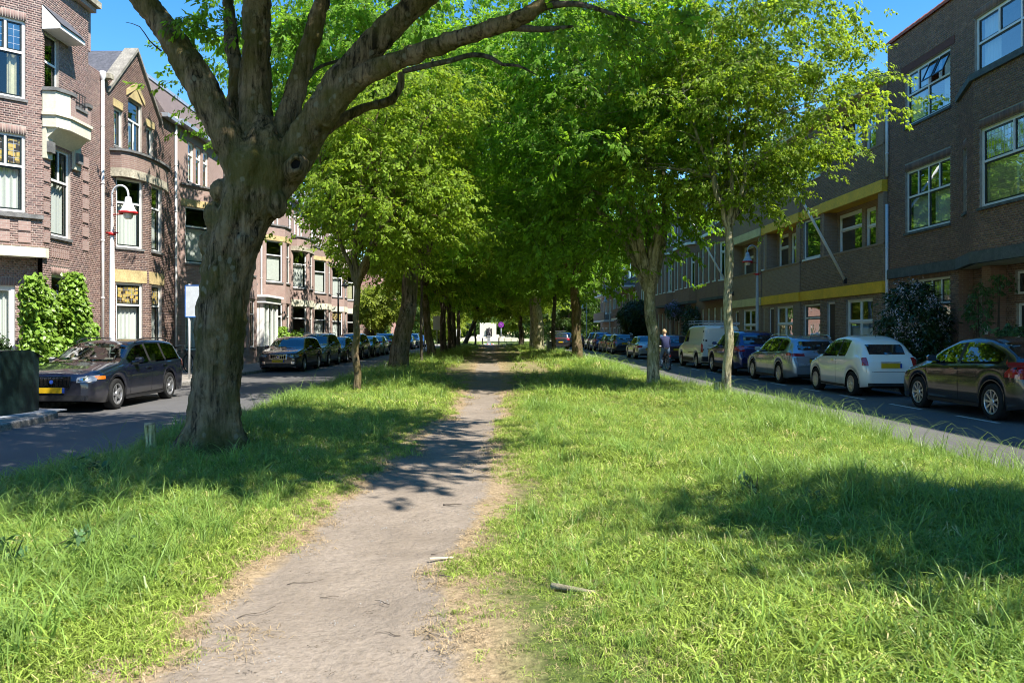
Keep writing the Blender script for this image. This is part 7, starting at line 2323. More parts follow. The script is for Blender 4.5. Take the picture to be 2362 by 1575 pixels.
def lamp_post(x, y, label, side=1, H=5.55, paint=None, ring=None, ldir=(0, -1), hood=None):
    """crook-necked post with a bell shaped hood and opal glass"""
    paint = paint or m_white; ring = ring or m_lampred; hood = hood or paint
    t = empty('street_lamp', (x, y, 0.1), 0, label, 'street lamp', 'crook necked street lamps along both kerbs')
    b = MB(); b.lathe([(0.10, 0), (0.10, 0.9), (0.07, 1.0), (0.065, 3.0), (0.050, 4.2), (0.036, 4.25), (0.032, 4.9)], 16)
    b.build('pole', paint, t, smooth=True)
    b = MB(); b.lathe([(0.034, 4.13), (0.095, 4.13), (0.095, 4.2), (0.05, 4.22)], 14); b.tube([(-.16, 0, 4.2), (.16, 0, 4.2)], .02, 6); b.build('collar', ring, t, smooth=True)
    dx, dy = ldir
    path = [(0, 0, 4.85), (0, 0, 5.2)]
    r = 0.24
    for k in range(11):
        a = math.pi * (1 - k / 10)
        path.append((dx * (r + r * math.cos(a)), dy * (r + r * math.cos(a)), 5.2 + r * math.sin(a)))
    path.append((dx * 2 * r, dy * 2 * r, 5.08))
    b = MB(); b.tube(path, 0.026, 8); b.build('crook', paint, t, smooth=True)
    cx, cy = dx * 2 * r, dy * 2 * r
    b = MB(); b.lathe([(0.03, 5.14), (0.07, 5.12), (0.09, 5.02), (0.10, 4.97), (0.16, 4.83), (0.215, 4.745)], 20, at=(cx, cy, 0)); b.build('lamp_hood', hood, t, smooth=True)
    b = MB(); b.lathe([(0.215, 4.745), (0.24, 4.74), (0.24, 4.685), (0.20, 4.68)], 20, at=(cx, cy, 0)); b.tube([(0, 0, 4.68), (cx * .9, cy * .9, 4.68)], .014, 6); b.build('ring', ring, t, smooth=True)
    b = MB(); b.lathe([(0.12, 4.72), (0.125, 4.65), (0.10, 4.57), (0.07, 4.55), (0.0, 4.545)], 18, at=(cx, cy, 0)); b.build('lamp_glass', m_lampglass, t, smooth=True)
    return t
lamp_post(-10.02, 21.0, 'white street lamp with red ring and bell hood, in front of the rounded bay', ldir=(0.98, -0.2))
lamp_post(-10.2, 52.8, 'dark street lamp with black bell hood between the left houses and the cars', ldir=(0.9, 0.3), paint=m_lampdark, ring=m_lampdark, H=5.5)
lamp_post(11.75, 35.3, 'white street lamp with red ring in front of the yellow banded houses', ldir=(-0.97, -0.25), paint=m_lampgrey)
lamp_post(11.75, 79.5, 'pale grey street lamp with crosswise lamp arm by the modern building', ldir=(-0.97, -0.2), paint=m_lampgrey, ring=m_lampgrey)
lamp_post(11.75, 99.0, 'pale grey street lamp at the far corner of the right road', ldir=(-0.97, -0.2), paint=m_lampgrey, ring=m_lampgrey)
lamp_post(-10.2, 90.0, 'dark street lamp in front of the garden wall and pink building', ldir=(0.9, 0.3), paint=m_lampdark, ring=m_lampdark)

# sign post in front of the third house
t = empty('sign_post', (-10.15, 26.7, 0.12), 0, 'thin white post with blue edged sign, half hidden by the big trunk', 'sign post')
b = MB(); b.tube([(0, 0, 0), (0, 0, 3.15)], 0.035, 10); b.tube([(0, 0, 3.15), (0, 0, 3.18)], 0.04, 10); b.build('pole', m_white, t, smooth=True)
m_signblue = simple('sign_blue', (0.03, 0.13, 0.42), 0.5, 0.4)
b = MB(); b.box(-0.10, 0.42, -0.05, -0.036, 2.1, 3.12); so = b.build('sign_panel', simple('sign_grey', (0.55, 0.58, 0.6), 0.4, 0.4), t)
for (x0, x1, z0, z1) in ((-0.13, -0.10, 2.08, 3.14), (0.42, 0.45, 2.08, 3.14), (-0.10, 0.42, 3.12, 3.15), (-0.10, 0.42, 2.07, 2.10)):
    b = MB(); b.box(x0, x1, -0.056, -0.03, z0, z1); b.build('sign_edge', m_signblue, so)

# flagpoles
def flagpole(p0, p1, label):
    t = empty('flagpole', p0, 0, label, 'flagpole', 'empty white flagpoles slanting from the right facades')
    d = Vector(p1) - Vector(p0)
    b = MB(); b.tube([(0, 0, 0), tuple(d * 0.5), tuple(d)], [0.062, 0.055, 0.042], 10); b.build('pole', simple('bright_white_paint', (0.88, 0.88, 0.86), 0.4, var=0.03), t, smooth=True)
    e = tuple(d); b = MB(); b.lathe([(0.0, 0.06), (0.06, 0.05), (0.08, 0.0), (0.05, -0.05), (0.0, -0.06)], 12, at=e); b.build('finial', m_white, t, smooth=True)
    b = MB(); b.box(-0.07, 0.12, -0.07, 0.07, -0.12, 0.1); b.build('bracket', m_iron, t)
    n = d.normalized(); m_ = d * 0.62
    b = MB(); b.tube([tuple(d * 0.93 + Vector((0, 0, -.03))), tuple(m_ + Vector((0.1, 0, -0.12))), tuple(d * 0.3 + Vector((0, 0, -.06)))], 0.006, 4); b.build('line', m_blackp, t)
flagpole((14.1, 31.8, 3.75), (11.25, 31.0, 8.35), 'white flagpole slanting out from the brightest yellow band')
flagpole((14.1, 46.7, 4.0), (11.4, 45.6, 8.1), 'white flagpole slanting out behind the slender tree trunk')

# waste container
def container():
    t = empty('waste_container', (-9.62, 15.05, 0.125), R(-8), 'large dark green waste container with curved top and chimney', 'container')
    m_green = simple('container_green', (0.012, 0.030, 0.026), 0.45, 0.4, var=0.35, scale=3)
    n = 14; V = []; 
    # rounded plan: front bulges towards the road
    pts = [(-0.75, -0.72), (-0.75, 0.62)] + [(-0.6 + 1.25 * math.sin(math.pi / 2 * k / 6) ** 1.0, 0.72 - 0.12 * k / 6) for k in range(7)] + [(0.70, 0.0)] + [(0.66 - 0.12 * k / 5, -0.35 - 0.37 * k / 5) for k in range(6)]
    pts = [(-0.74, -0.72), (-0.74, 0.70), (0.62, 0.70), (0.72, 0.42), (0.745, 0.0), (0.72, -0.42), (0.62, -0.72)]
    b = MB()
    m = len(pts)
    zt = lambda x, y: 1.20 - 0.14 * max(0, (abs(y) - 0.30) / 0.42) ** 1.6
    for i in range(m):
        (x0, y0), (x1, y1) = pts[i], pts[(i + 1) % m]
        k = 8
        for q in range(k):
            a, c = q / k, (q + 1) / k
            X0, Y0, X1, Y1 = x0 + (x1 - x0) * a, y0 + (y1 - y0) * a, x0 + (x1 - x0) * c, y0 + (y1 - y0) * c
            b.poly([(X0, Y0, 0.0), (X0, Y0, zt(X0, Y0)), (X1, Y1, zt(X1, Y1)), (X1, Y1, 0)])
    b.build('body', m_green, t)
    b = MB(); ny = 12
    for k in range(ny):
        ya, yb = -0.735 + 1.47 * k / ny, -0.735 + 1.47 * (k + 1) / ny
        b.poly([(-0.76, ya, zt(0, ya) + .006), (0.70, ya, zt(0, ya) + .006), (0.70, yb, zt(0, yb) + .006), (-0.76, yb, zt(0, yb) + .006)])
    b.build('lid', m_green, t)
    b = MB(); b.lathe([(0.075, 1.14), (0.07, 1.44), (0.075, 1.50), (0.115, 1.51), (0.115, 1.535), (0.06, 1.54)], 14, at=(0.35, -0.15, 0)); b.build('chimney', m_blackp, t, smooth=True)
    for z in (1.27, 1.40):
        b = MB(); b.lathe([(0.072, z), (0.105, z + .005), (0.072, z + .012)], 14, at=(0.35, -0.15, 0)); b.build('chimney_ring', m_blackp, t, smooth=True)
    b = MB()
    for k in range(8): b.box(0.22 + k * .034, 0.245 + k * .034, -0.735, -0.727, 0.955 + .004 * (k % 3), 0.995 - .003 * (k % 2))
    b.build('white_print', m_frame, t, kind='stuff')
    b = MB(); b.box(0.44, 0.54, -0.73, -0.722, 0.22, 0.32); b.build('sticker', simple('grey_sticker', (0.25, 0.25, 0.24), 0.6), t)
    b = MB(); b.box(-1.1, 1.0, -1.1, 1.0, -0.002, 0.02); b.build('foundation_slab', simple('pale_slab', (0.36, 0.37, 0.38), 0.7, var=0.2, scale=2), None, kind='structure').matrix_world = t.matrix_basis @ Matrix.Translation((0, 0, 0))
container()

# wooden stakes / bollards
m_stake = bark_mat('mossy_wood', (0.42, 0.40, 0.22), (0.48, 0.50, 0.08), (0.6, 0.58, 0.42), 0.85, 2.0)
def stake(x, y, h, r, label, lean=0.0):
    t = empty('wooden_bollard', (x, y, gz(x, y) - 0.02), 0, label, 'bollard', 'short wooden bollards on the median')
    pts = [(0, 0, -0.1), (lean * 0.5, 0, h * 0.5), (lean, 0, h - 0.02)]
    V, F = rough_tube([Vector(p) for p in pts], [r, r * 0.98, r * 0.95], 16, 2, 0.0, 0, 0.05)
    b = MB(); b.mesh_part(V, F); b.build('post', m_stake, t, smooth=False)
    b = MB(); b.lathe([(r * 0.95, h - 0.02), (r * 0.86, h + 0.005), (0, h + 0.012)], 16, at=(lean, 0, 0)); b.build('end_grain', simple('end_grain', (0.36, 0.30, 0.19), 0.9, var=0.3, scale=25), t)
stake(-4.42, 10.35, 0.40, 0.072, 'mossy round wooden bollard beside the biggest trunk', -0.03)
stake(5.62, 19.9, 0.38, 0.085, 'brown wooden bollard at the foot of the slender tree')
stake(-4.15, 31.0, 0.40, 0.08, 'dark wooden bollard left of the large mottled trunk')

# litter bin panel by the right row
t = empty('litter_bin', (4.05, 55.6, 0.13), 0, 'grey framed litter bin beside the slim dark trunk on the right', 'bin')
b = MB(); b.tube([(-.22, 0, 0), (-.22, 0, .95), (-.12, 0, 1.08), (.12, 0, 1.08), (.22, 0, .95), (.22, 0, 0)], .04, 8); b.build('frame', m_zinc, t, smooth=True)
b = MB(); b.box(-.17, .17, -.1, .1, .12, .98); b.build('box', simple('bin_grey', (0.16, 0.17, 0.17), 0.5), t)

# small road signs by the far crossing
def sign(x, y, label, kind, h=2.6):
    t = empty('road_sign', (x, y, 0), 0, label, 'road sign')
    b = MB(); b.tube([(0, 0, 0), (0, 0, h)], 0.03, 8); b.build('pole', m_zinc, t, smooth=True)
    b = MB()
    if kind == 'round':
        n = 24; ring = [(0.40 * math.cos(2 * math.pi * k / n), -0.05, h + 0.3 + 0.40 * math.sin(2 * math.pi * k / n)) for k in range(n)]
        b.poly(ring); b.poly([(x_, -0.035, z_) for x_, _, z_ in ring][::-1]); o = b.build('disc', simple('violet_sign', (0.20, 0.03, 0.28), 0.4), t)
        q = MB(); q.tube([(-.2, -0.056, h + .12), (.2, -0.056, h + .48)], .025, 6); q.tube([(-.2, -0.056, h + .48), (.2, -0.056, h + .12)], .025, 6); q.build('cross', simple('violet_pale', (0.34, 0.16, 0.45), 0.4), o)
    else:
        b.box(-0.28, 0.28, -0.05, -0.035, h - 1.0, h); b.build('plate', m_white, t)
sign(1.25, 110.4, 'round violet road sign standing before the monument', 'round', 2.55)
sign(-5.3, 62.5, 'white square road sign between the dark trunks of the left row', 'plate', 3.2)
sign(-4.4, 104.0, 'small white plate sign near the slanting tree', 'plate', 2.2)
sign(-3.95, 57.2, 'white sign plate on a post at the left kerb beyond the large tree', 'plate', 2.9)

# ================================================================== monument
def monument():
    Y = 150.0
    t = empty('monument', (-0.75, Y, 0.0), 0, 'stepped white stone monument with tall square back wall at the end of the path', 'monument')
    m_lime = simple('white_limestone', (0.68, 0.64, 0.52), 0.8, var=0.08, scale=0.6, bmp=0.1)
    z0 = 0.1
    b = MB(); b.box(-1.55, 1.55, 0.0, 0.8, z0, 3.65); b.build('back_wall', m_lime, t)
    for k, (x, h) in enumerate(((1.56, 1.45), (2.1, 1.12), (3.2, 0.95), (4.4, 0.80), (5.6, 0.62))):
        x1 = [2.09, 3.19, 4.39, 5.59, 9.0][k]
        for sg in (1, -1):
            b = MB(); b.box(sg * x, sg * x1, -0.1 - 0.12 * k, 1.0, z0, h); b.build('step', m_lime, t)
    for k, (w_, h, d) in enumerate(((1.5, 1.05, -0.9), (2.0, 0.7, -1.4), (2.8, 0.45, -1.9))):
        b = MB(); b.box(-w_, w_, d, -0.011 - 0.25 * k, z0, h); b.build('plinth', m_lime, t)
    for sg in (2.4, 3.7):
        b = MB(); b.lathe([(0.12, 1.13), (0.07, 1.3), (0.03, 1.55)], 10, at=(sg, -0.35, 0)); b.build('urn', m_iron, t, smooth=True)
    # seated robed bronze figure
    s = empty('statue', (-0.55, Y - 0.55, 1.06), 0, 'dark bronze statue of a seated robed figure against the white wall', 'statue')
    m_bronze = simple('bronze', (0.035, 0.03, 0.026), 0.4, 0.5, metal=0.6, var=0.5, scale=8)
    vs = [((0, 0, 0.75), .30), ((0, .02, 1.05), .30), ((0, .04, 1.35), .26), ((0, .02, 1.52), .09), ((0, 0, 1.66), .13), ((0, -.02, 1.74), .11),
          ((.30, 0, 1.32), .12), ((.38, -.12, 1.02), .10), ((.28, -.34, .90), .08), ((-.30, 0, 1.32), .12), ((-.38, -.12, 1.02), .10), ((-.28, -.34, .90), .08),
          ((.17, -.35, .72), .22), ((.20, -.48, .30), .24), ((.24, -.55, .04), .26), ((-.17, -.35, .72), .22), ((-.20, -.48, .30), .24), ((-.24, -.55, .04), .26)]
    es = [(0, 1), (1, 2), (2, 3), (3, 4), (4, 5), (2, 6), (6, 7), (7, 8), (2, 9), (9, 10), (10, 11), (0, 12), (12, 13), (13, 14), (0, 15), (15, 16), (16, 17)]
    skin_body('figure', vs, es, m_bronze, s, 2)
    b = MB(); b.box(-.55, .55, -.15, .42, 0, .72); b.box(-.55, .55, .25, .42, .72, 1.5); b.build('throne', m_bronze, s)
    # bollards, pale pedestal with flowers in front
    p = empty('pedestal', (-0.45, 112.5, 0.0), 0, 'grey stone pedestal with flowers laid at its foot before the monument', 'pedestal')
    b = MB(); b.box(-.22, .22, -.2, .2, 0, 1.25); b.box(-.27, .27, -.25, .25, 1.251, 1.33); b.build('block', m_zinc, p)
    for k in range(7):
        q = MB(); a = k * 2.4; q.lathe([(0.0, 0.0), (0.12, 0.06), (0.14, 0.14), (0.0, 0.24)], 8, at=(-.6 + .2 * k, -.5 + .1 * math.sin(a), 0)); q.build('flower_bunch', simple('flower_%s' % ['white', 'blue', 'red'][k % 3], [(0.7, 0.7, 0.65), (0.05, 0.2, 0.45), (0.5, 0.1, 0.12)][k % 3], 0.8), p)
    for x in (-1.35, 0.95):
        q = empty('iron_bollard', (x, 111.5, 0), 0, 'black iron bollard, %s of the two beside the pedestal' % ('left' if x < 0 else 'right'), 'bollard')
        b = MB(); b.lathe([(.09, 0), (.085, .85), (.11, .9), (.1, 1.0), (0, 1.05)], 12); b.build('post', m_iron, q, smooth=True)

def skin_body(name, vs, es, mat, parent, sub=2, loc=(0, 0, 0)):
    me = bpy.data.meshes.new(name)
    me.from_pydata([v[0] for v in vs], es, [])
    me.materials.append(mat)
    o = link(name, me, parent); o.location = loc
    sk = o.modifiers.new('skin', 'SKIN'); sk.use_smooth_shade = True

    for i, v in enumerate(vs):
        r_ = v[1] if hasattr(v[1], '__len__') else (v[1], v[1])
        me.skin_vertices[0].data[i].radius = r_
    me.skin_vertices[0].data[0].use_root = True
    sd_ = o.modifiers.new('sub', 'SUBSURF'); sd_.levels = sub; sd_.render_levels = sub
    return o

def skin_fix():
    pass
monument()

# ================================================================== bicycles and the rider
def bicycle(loc, rz, label, group=None):
    t = empty('bicycle', loc, rz, label, 'bicycle', group)
    m_bk = simple('bicycle_black', (0.015, 0.015, 0.017), 0.35, 0.5)
    for x in (-0.55, 0.55):
        e = bpy.data.objects.new('wheel', None); COL.objects.link(e); e.parent = t; e.location = (x, 0, 0.345)
        b = MB(); n = 40
        b.tube([(0.335 * math.cos(2 * math.pi * k / n), 0, 0.335 * math.sin(2 * math.pi * k / n)) for k in range(n + 1)], 0.020, 6, cap=False); b.build('tyre', m_tyre, e, smooth=True)
        b = MB(); b.tube([(0.312 * math.cos(2 * math.pi * k / n), 0, 0.312 * math.sin(2 * math.pi * k / n)) for k in range(n + 1)], 0.010, 5, cap=False); b.build('rim', m_rim, e, smooth=True)
        b = MB()
        for k in range(18):
            a = 2 * math.pi * k / 18; b.tube([(0, 0.02 * (-1) ** k, 0), (0.31 * math.cos(a), 0, 0.31 * math.sin(a))], 0.0018, 3)
        b.build('spoke', m_rim, e, kind='stuff')
    F = MB()
    BB = (-0.08, 0, .30); ST = (-0.22, 0, .82); HT = (.36, 0, .88); HB = (.42, 0, .68); RA = (-.55, 0, .345); FA = (.55, 0, .345)
    for a, b_, r_ in ((BB, ST, .016), (ST, HT, .015), (BB, HB, .017), (HT, HB, .02)): F.tube([a, b_], r_, 8)
    for sy in (.05, -.05):
        F.tube([(-.22, sy * .4, .80), (-.55, sy, .345)], .009, 6); F.tube([(-.08, sy * .6, .30), (-.55, sy, .345)], .010, 6); F.tube([(.43, sy * .8, .66), (.55, sy, .345)], .011, 6)
    F.build('frame', m_bk, t, smooth=True)
    q = MB(); q.tube([(.35, 0, .88), (.31, 0, 1.06)], .013, 6); q.tube([(.16, .27, 1.02), (.26, .26, 1.05), (.32, .12, 1.08), (.32, -.12, 1.08), (.26, -.26, 1.05), (.16, -.27, 1.02)], .013, 6); q.build('handlebar', m_rim, t, smooth=True)
    q = MB(); q.tube([(-.22, 0, .82), (-.25, 0, .94)], .013, 6); q.build('seat_post', m_rim, t)
    q = MB(); q.mesh_part([(-.38, .09, .95), (-.38, -.09, .95), (-.12, -.02, .97), (-.12, .02, .97), (-.38, .10, 1.01), (-.38, -.10, 1.01), (-.12, -.025, 1.0), (-.12, .025, 1.0)], [(0, 1, 2, 3), (7, 6, 5, 4), (0, 4, 5, 1), (1, 5, 6, 2), (2, 6, 7, 3), (3, 7, 4, 0)]); q.build('saddle', m_blackp, t)
    for x in (-.55, .55):
        q = MB(); n = 14; pts = []
        for k in range(n + 1):
            a = math.pi * (0.05 + .85 * k / n) + (0.5 if x < 0 else -.1)
            for sy in (-.03, .03): pts.append((x + .375 * math.cos(a), sy, .345 + .375 * math.sin(a)))
        q.mesh_part(pts, [(2 * k, 2 * k + 1, 2 * k + 3, 2 * k + 2) for k in range(n)]); q.build('mudguard', m_bk, t, smooth=True)
    q = MB(); q.tube([(-.3, .06, .74), (-.82, .06, .74), (-.82, -.06, .74), (-.3, -.06, .74)], .007, 5); q.tube([(-.8, .06, .74), (-.56, .06, .36)], .006, 5); q.tube([(-.8, -.06, .74), (-.56, -.06, .36)], .006, 5); q.build('carrier', m_bk, t)
    q = MB(); q.box(-.86, -.83, -.03, .03, .60, .68); q.build('rear_light', m_red, t)
    q = MB(); q.lathe([(.085, -.006), (.09, 0), (.085, .006)], 16, at=(-.08, .05, .30), axis='y'); q.tube([(-.08, .05, .30), (.05, .08, .18)], .01, 5); q.tube([(-.08, -.05, .30), (-.2, -.08, .42)], .01, 5); q.box(.02, .1, .07, .17, .165, .19); q.box(-.25, -.17, -.17, -.07, .41, .435); q.build('crank', m_rim, t)
    return t
bicycle((7.85, 36.4, 0), R(97), 'black city bicycle ridden along the right road behind the stout pale trunk')
bicycle((-12.3, 31.4, 0.12), R(78), 'dark bicycle leaning at the house wall behind the white sign post')

def rider():
    """person standing astride the bicycle, seen from behind; local +x forward"""
    t = empty('person', (7.85, 36.4, 0.0), R(97), 'person with blond hair in navy jacket and jeans riding the bicycle, seen from behind', 'person')
    m_jean = simple('denim', (0.10, 0.16, 0.24), 0.9, var=0.2, scale=30, bmp=0.2)
    m_jack = simple('navy_jacket', (0.018, 0.024, 0.075), 0.8, var=0.3, scale=15, bmp=0.3)
    m_skin = simple('skin', (0.50, 0.30, 0.22), 0.55, var=0.06)
    m_hair = simple('blond_hair', (0.48, 0.32, 0.17), 0.6, var=0.3, scale=60, bmp=0.5)
    m_shoe = simple('dark_shoe', (0.02, 0.02, 0.02), 0.6)
    vs = [((-.24, 0, 1.02), (.15, .17)), ((-.20, 0, 1.22), (.125, .165)), ((-.13, 0, 1.42), (.12, .19)), ((-.10, 0, 1.52), (.07, .08)), ((-.08, 0, 1.60), (.05, .05)), ((-.06, 0, 1.68), (.075, .075)), ((-.05, 0, 1.75), (.085, .082)),
          ((-.12, .19, 1.45), .060), ((-.02, .27, 1.22), .045), ((.14, .27, 1.07), .034), ((.17, .27, 1.05), .034),
          ((-.12, -.19, 1.45), .060), ((-.02, -.27, 1.22), .045), ((.14, -.27, 1.07), .034), ((.17, -.27, 1.05), .034),
          ((-.22, .10, .96), .105), ((-.02, .13, .62), .072), ((-.06, .13, .24), .048), ((-.04, .13, .13), .045),
          ((-.22, -.10, .96), .105), ((-.14, -.20, .50), .070), ((-.18, -.23, .12), .046), ((-.15, -.23, .06), .045)]
    es = [(0, 1), (1, 2), (2, 3), (3, 4), (4, 5), (5, 6), (2, 7), (7, 8), (8, 9), (9, 10), (2, 11), (11, 12), (12, 13), (13, 14), (0, 15), (15, 16), (16, 17), (17, 18), (0, 19), (19, 20), (20, 21), (21, 22)]
    o = skin_body('body', [(p, tuple(q * 1.12 for q in (r_ if hasattr(r_, '__len__') else (r_, r_)))) if i not in (4, 5, 6) else (p, r_) for i, (p, r_) in enumerate(vs)], es, m_skin, t, 2)
    # one continuous surface; skin, jacket and jeans are zones of it
    dg = bpy.context.evaluated_depsgraph_get()
    me = bpy.data.meshes.new_from_object(o.evaluated_get(dg))
    o.modifiers.clear(); o.data = me
    me.materials.clear()
    for mm in (m_skin, m_jack, m_jean): me.materials.append(mm)
    for p in me.polygons:
        c = p.center
        p.use_smooth = True
        if c.z > 1.545 and abs(c.y) < .15: p.material_index = 0
        elif c.x > .115 and c.z > .95: p.material_index = 0
        elif c.z > .99: p.material_index = 1
        elif c.z > .17: p.material_index = 2
        else: p.material_index = 0
    # hair: cap over the skull
    b = MB(); V = []; F = []
    nlat, nlon = 8, 16
    for i in range(nlat + 1):
        th = math.pi * 0.68 * i / nlat
        for k in range(nlon):
            ph = 2 * math.pi * k / nlon
            front = max(0, math.cos(ph))
            th2 = th * (1 - 0.42 * front)
            r_ = .112 * (1 + .03 * math.sin(5 * ph + i))
            V.append((-.055 + r_ * math.sin(th2) * math.cos(ph), r_ * .92 * math.sin(th2) * math.sin(ph), 1.725 + r_ * 1.12 * math.cos(th2)))
    for i in range(nlat):
        for k in range(nlon): F.append((i * nlon + k, (i + 1) * nlon + k, (i + 1) * nlon + (k + 1) % nlon, i * nlon + (k + 1) % nlon))
    b.mesh_part(V, F); b.build('hair', m_hair, t, smooth=True)
    for sy in (1, -1):
        q = MB(); q.lathe([(0, -.012), (.022, -.006), (.026, .006), (0, .012)], 8, at=(-.05, sy * .092, 1.70), axis='y'); q.build('ear', m_skin, t, smooth=True)
    q = MB(); q.lathe([(0.0, 0), (.016, .01), (.010, .04), (0, .05)], 8, at=(.045, 0, 1.67)); q.build('nose', m_skin, t, smooth=True)
    for sy in (1, -1):
        # hand: palm with four fingers and a thumb closed round the grip
        q = MB(); cx, cy, cz = .19, sy * .27, 1.045
        q.tube([(cx - .03, cy, cz), (cx + .02, cy, cz - .005)], [.030, .034], 8)
        for k in range(4):
            yk = cy + (k - 1.5) * .019
            q.tube([(cx + .02, yk, cz + .015), (cx + .05, yk, cz + .012), (cx + .062, yk, cz - .015), (cx + .04, yk, cz - .032)], [.009, .009, .008, .007], 6)
        q.tube([(cx - .01, cy - sy * .03, cz), (cx + .02, cy - sy * .05, cz - .012), (cx + .045, cy - sy * .045, cz - .02)], [.011, .010, .008], 6)
        q.build('hand', m_skin, t, smooth=True)
    for (x, y, z) in ((-.04, .13, .13), (-.15, -.23, .06)):
        q = MB(); q.mesh_part([(x - .07, y - .04, z - .055), (x + .19, y - .035, z - .055), (x + .19, y + .035, z - .055), (x - .07, y + .04, z - .055), (x - .06, y - .035, z + .03), (x + .05, y - .03, z + .03), (x + .05, y + .03, z + .03), (x - .06, y + .035, z + .03), (x + .17, y - .03, z - .02), (x + .17, y + .03, z - .02)],
                              [(0, 3, 2, 1), (0, 1, 8, 5, 4), (3, 7, 6, 9, 2), (4, 5, 6, 7), (5, 8, 9, 6), (1, 2, 9, 8), (0, 4, 7, 3)]); q.build('shoe', m_shoe, t)
rider()

# ================================================================== planting
def leaf_card(name, seed, n, rad, L, W, mat, flat=0.6):
    """a small bunch of broad leaves"""
    r = random.Random(seed); V, F, T_ = [], [], []
    for k in range(n):
        p = Vector((r.gauss(0, rad), r.gauss(0, rad), r.gauss(0, rad)))
        yaw = r.uniform(-1.3, 1.3); d = Vector((math.cos(yaw), math.sin(yaw), r.uniform(-1.0, 0.1)))
        side = Vector((-math.sin(yaw), math.cos(yaw), r.uniform(-flat, flat))).normalized()
        leaf_faces(V, F, T_, p, d, side, L * r.uniform(.7, 1.2), W * r.uniform(.8, 1.2), r.uniform(.1, .5), r.uniform(.05, .3), r.random())
    me = bpy.data.meshes.new(name); me.from_pydata(V, [], F); me.materials.append(mat)
    at = me.attributes.new('tint', 'FLOAT', 'FACE'); at.data.foreach_set('value', T_); me.update()
    return me
m_ivy = leaf_mat('climber_leaf', (0.16, 0.27, 0.03), (0.22, 0.36, 0.03), tmix=0.3, spec=0.4, rough=0.4)
m_shrub = leaf_mat('shrub_leaf', (0.03, 0.055, 0.014), (0.05, 0.10, 0.012), tmix=0.25, spec=0.45, rough=0.35)
m_blossom = leaf_mat('pale_blossom', (0.55, 0.48, 0.50), (0.4, 0.35, 0.36), tmix=0.2, spec=0.1, rough=0.8, varamt=0.15)
m_lilac = leaf_mat('lilac_blossom', (0.28, 0.25, 0.42), (0.2, 0.18, 0.3), tmix=0.2, spec=0.1, rough=0.8)
m_weed = leaf_mat('weed_leaf', (0.07, 0.14, 0.05), (0.10, 0.2, 0.05), tmix=0.3, spec=0.3)
G_ivy = scatter_group(proto_collection('ivy', [leaf_card('ivy_bunch', s, 12, .07, .11, .10, m_ivy) for s in range(3)]))
G_shrub = scatter_group(proto_collection('shrub', [leaf_card('shrub_bunch', 5 + s, 12, .08, .12, .05, m_shrub) for s in range(3)]))
G_blos = scatter_group(proto_collection('blossom', [leaf_card('blossom_bunch', 9 + s, 26, .06, .04, .03, m_blossom, 1.0) for s in range(2)]))
G_lil = scatter_group(proto_collection('lilac', [leaf_card('lilac_bunch', 19 + s, 20, .07, .05, .035, m_lilac, 1.0) for s in range(2)]))
G_weed = scatter_group(proto_collection('weed', [leaf_card('weed_bunch', 29 + s, 7, .05, .09, .05, m_weed, .5) for s in range(2)]))

def bush(name, loc, blobs, per, size, grp, label, cat, stems, group=None, extra=None, seed=1, outward=None, nproto=3, shell=True):
    """blobs: (x,y,z,rx,ry,rz) relative to the base"""
    r = np.random.default_rng(seed)
    t = empty(name, loc, 0, label, cat, group)
    P, ro, sc, ix = [], [], [], []
    for (x, y, z, rx, ry, rz_) in blobs:
        n = int(per * rx * rz_ * 4)
        for _ in range(n):
            d = r.normal(0, 1, 3); d /= np.linalg.norm(d); q = r.uniform(0.55, 1.0) ** 0.6 * (1 + 0.12 * math.sin(7 * d[0] + 5 * d[2] + x * 3)) if shell else r.random() ** .4
            p = (x + rx * q * d[0], y + ry * q * d[1], max(0.05, z + rz_ * q * d[2]))
            yaw = outward + r.normal(0, .5) if outward is not None else math.atan2(d[1], d[0]) + r.normal(0, .6)
            P.append(p); ro.append((r.normal(0, .4), r.normal(0.3, .35), yaw)); sc.append(size * r.uniform(.7, 1.25)); ix.append(int(r.integers(0, nproto)))
    scatter('foliage', P, ro, sc, ix, grp, t, kind='stuff')
    b = MB()
    for (x, y, z, rx, ry, rz_) in blobs:
        for k in range(stems):
            e = Vector((x + r.uniform(-.6, .6) * rx, y + r.uniform(-.5, .5) * ry, z + rz_ * .5))
            b.tube([(x * .5 + r.uniform(-.08, .08), y * .8, 0), tuple(Vector((x * .7, y * .9, z * .5)).lerp(e, .4)), tuple(e)], [.025, .015, .006], 5)
    b.build('stem', m_twig, t, kind='stuff')
    if extra:
        g2, n2, s2 = extra
        P2, r2, c2, i2 = [], [], [], []
        for (x, y, z, rx, ry, rz_) in blobs:
            for _ in range(int(n2 * rx * rz_)):
                d = r.normal(0, 1, 3); d /= np.linalg.norm(d)
                P2.append((x + rx * 1.02 * d[0], y + ry * 1.02 * d[1], max(.3, z + rz_ * 1.02 * d[2]))); r2.append((0, 0, r.uniform(0, 6))); c2.append(s2 * r.uniform(.7, 1.3)); i2.append(int(r.integers(0, 2)))
        scatter('blossom', P2, r2, c2, i2, g2, t, kind='stuff')
    return t
bush('climbing_plant', (-11.95, 20.95, .12), [(0, 0, .9, .32, .50, .9), (-.05, .1, 1.9, .28, .40, .9), (0, -.2, 2.5, .2, .25, .55), (.1, .6, .5, .3, .4, .5)], 420, 1.0, G_ivy, 'bright green leafy climber left of the first pilaster, tapering upward', 'climbing plant', 4, 'bright climbers on the nearest left house', seed=1, outward=0.0)
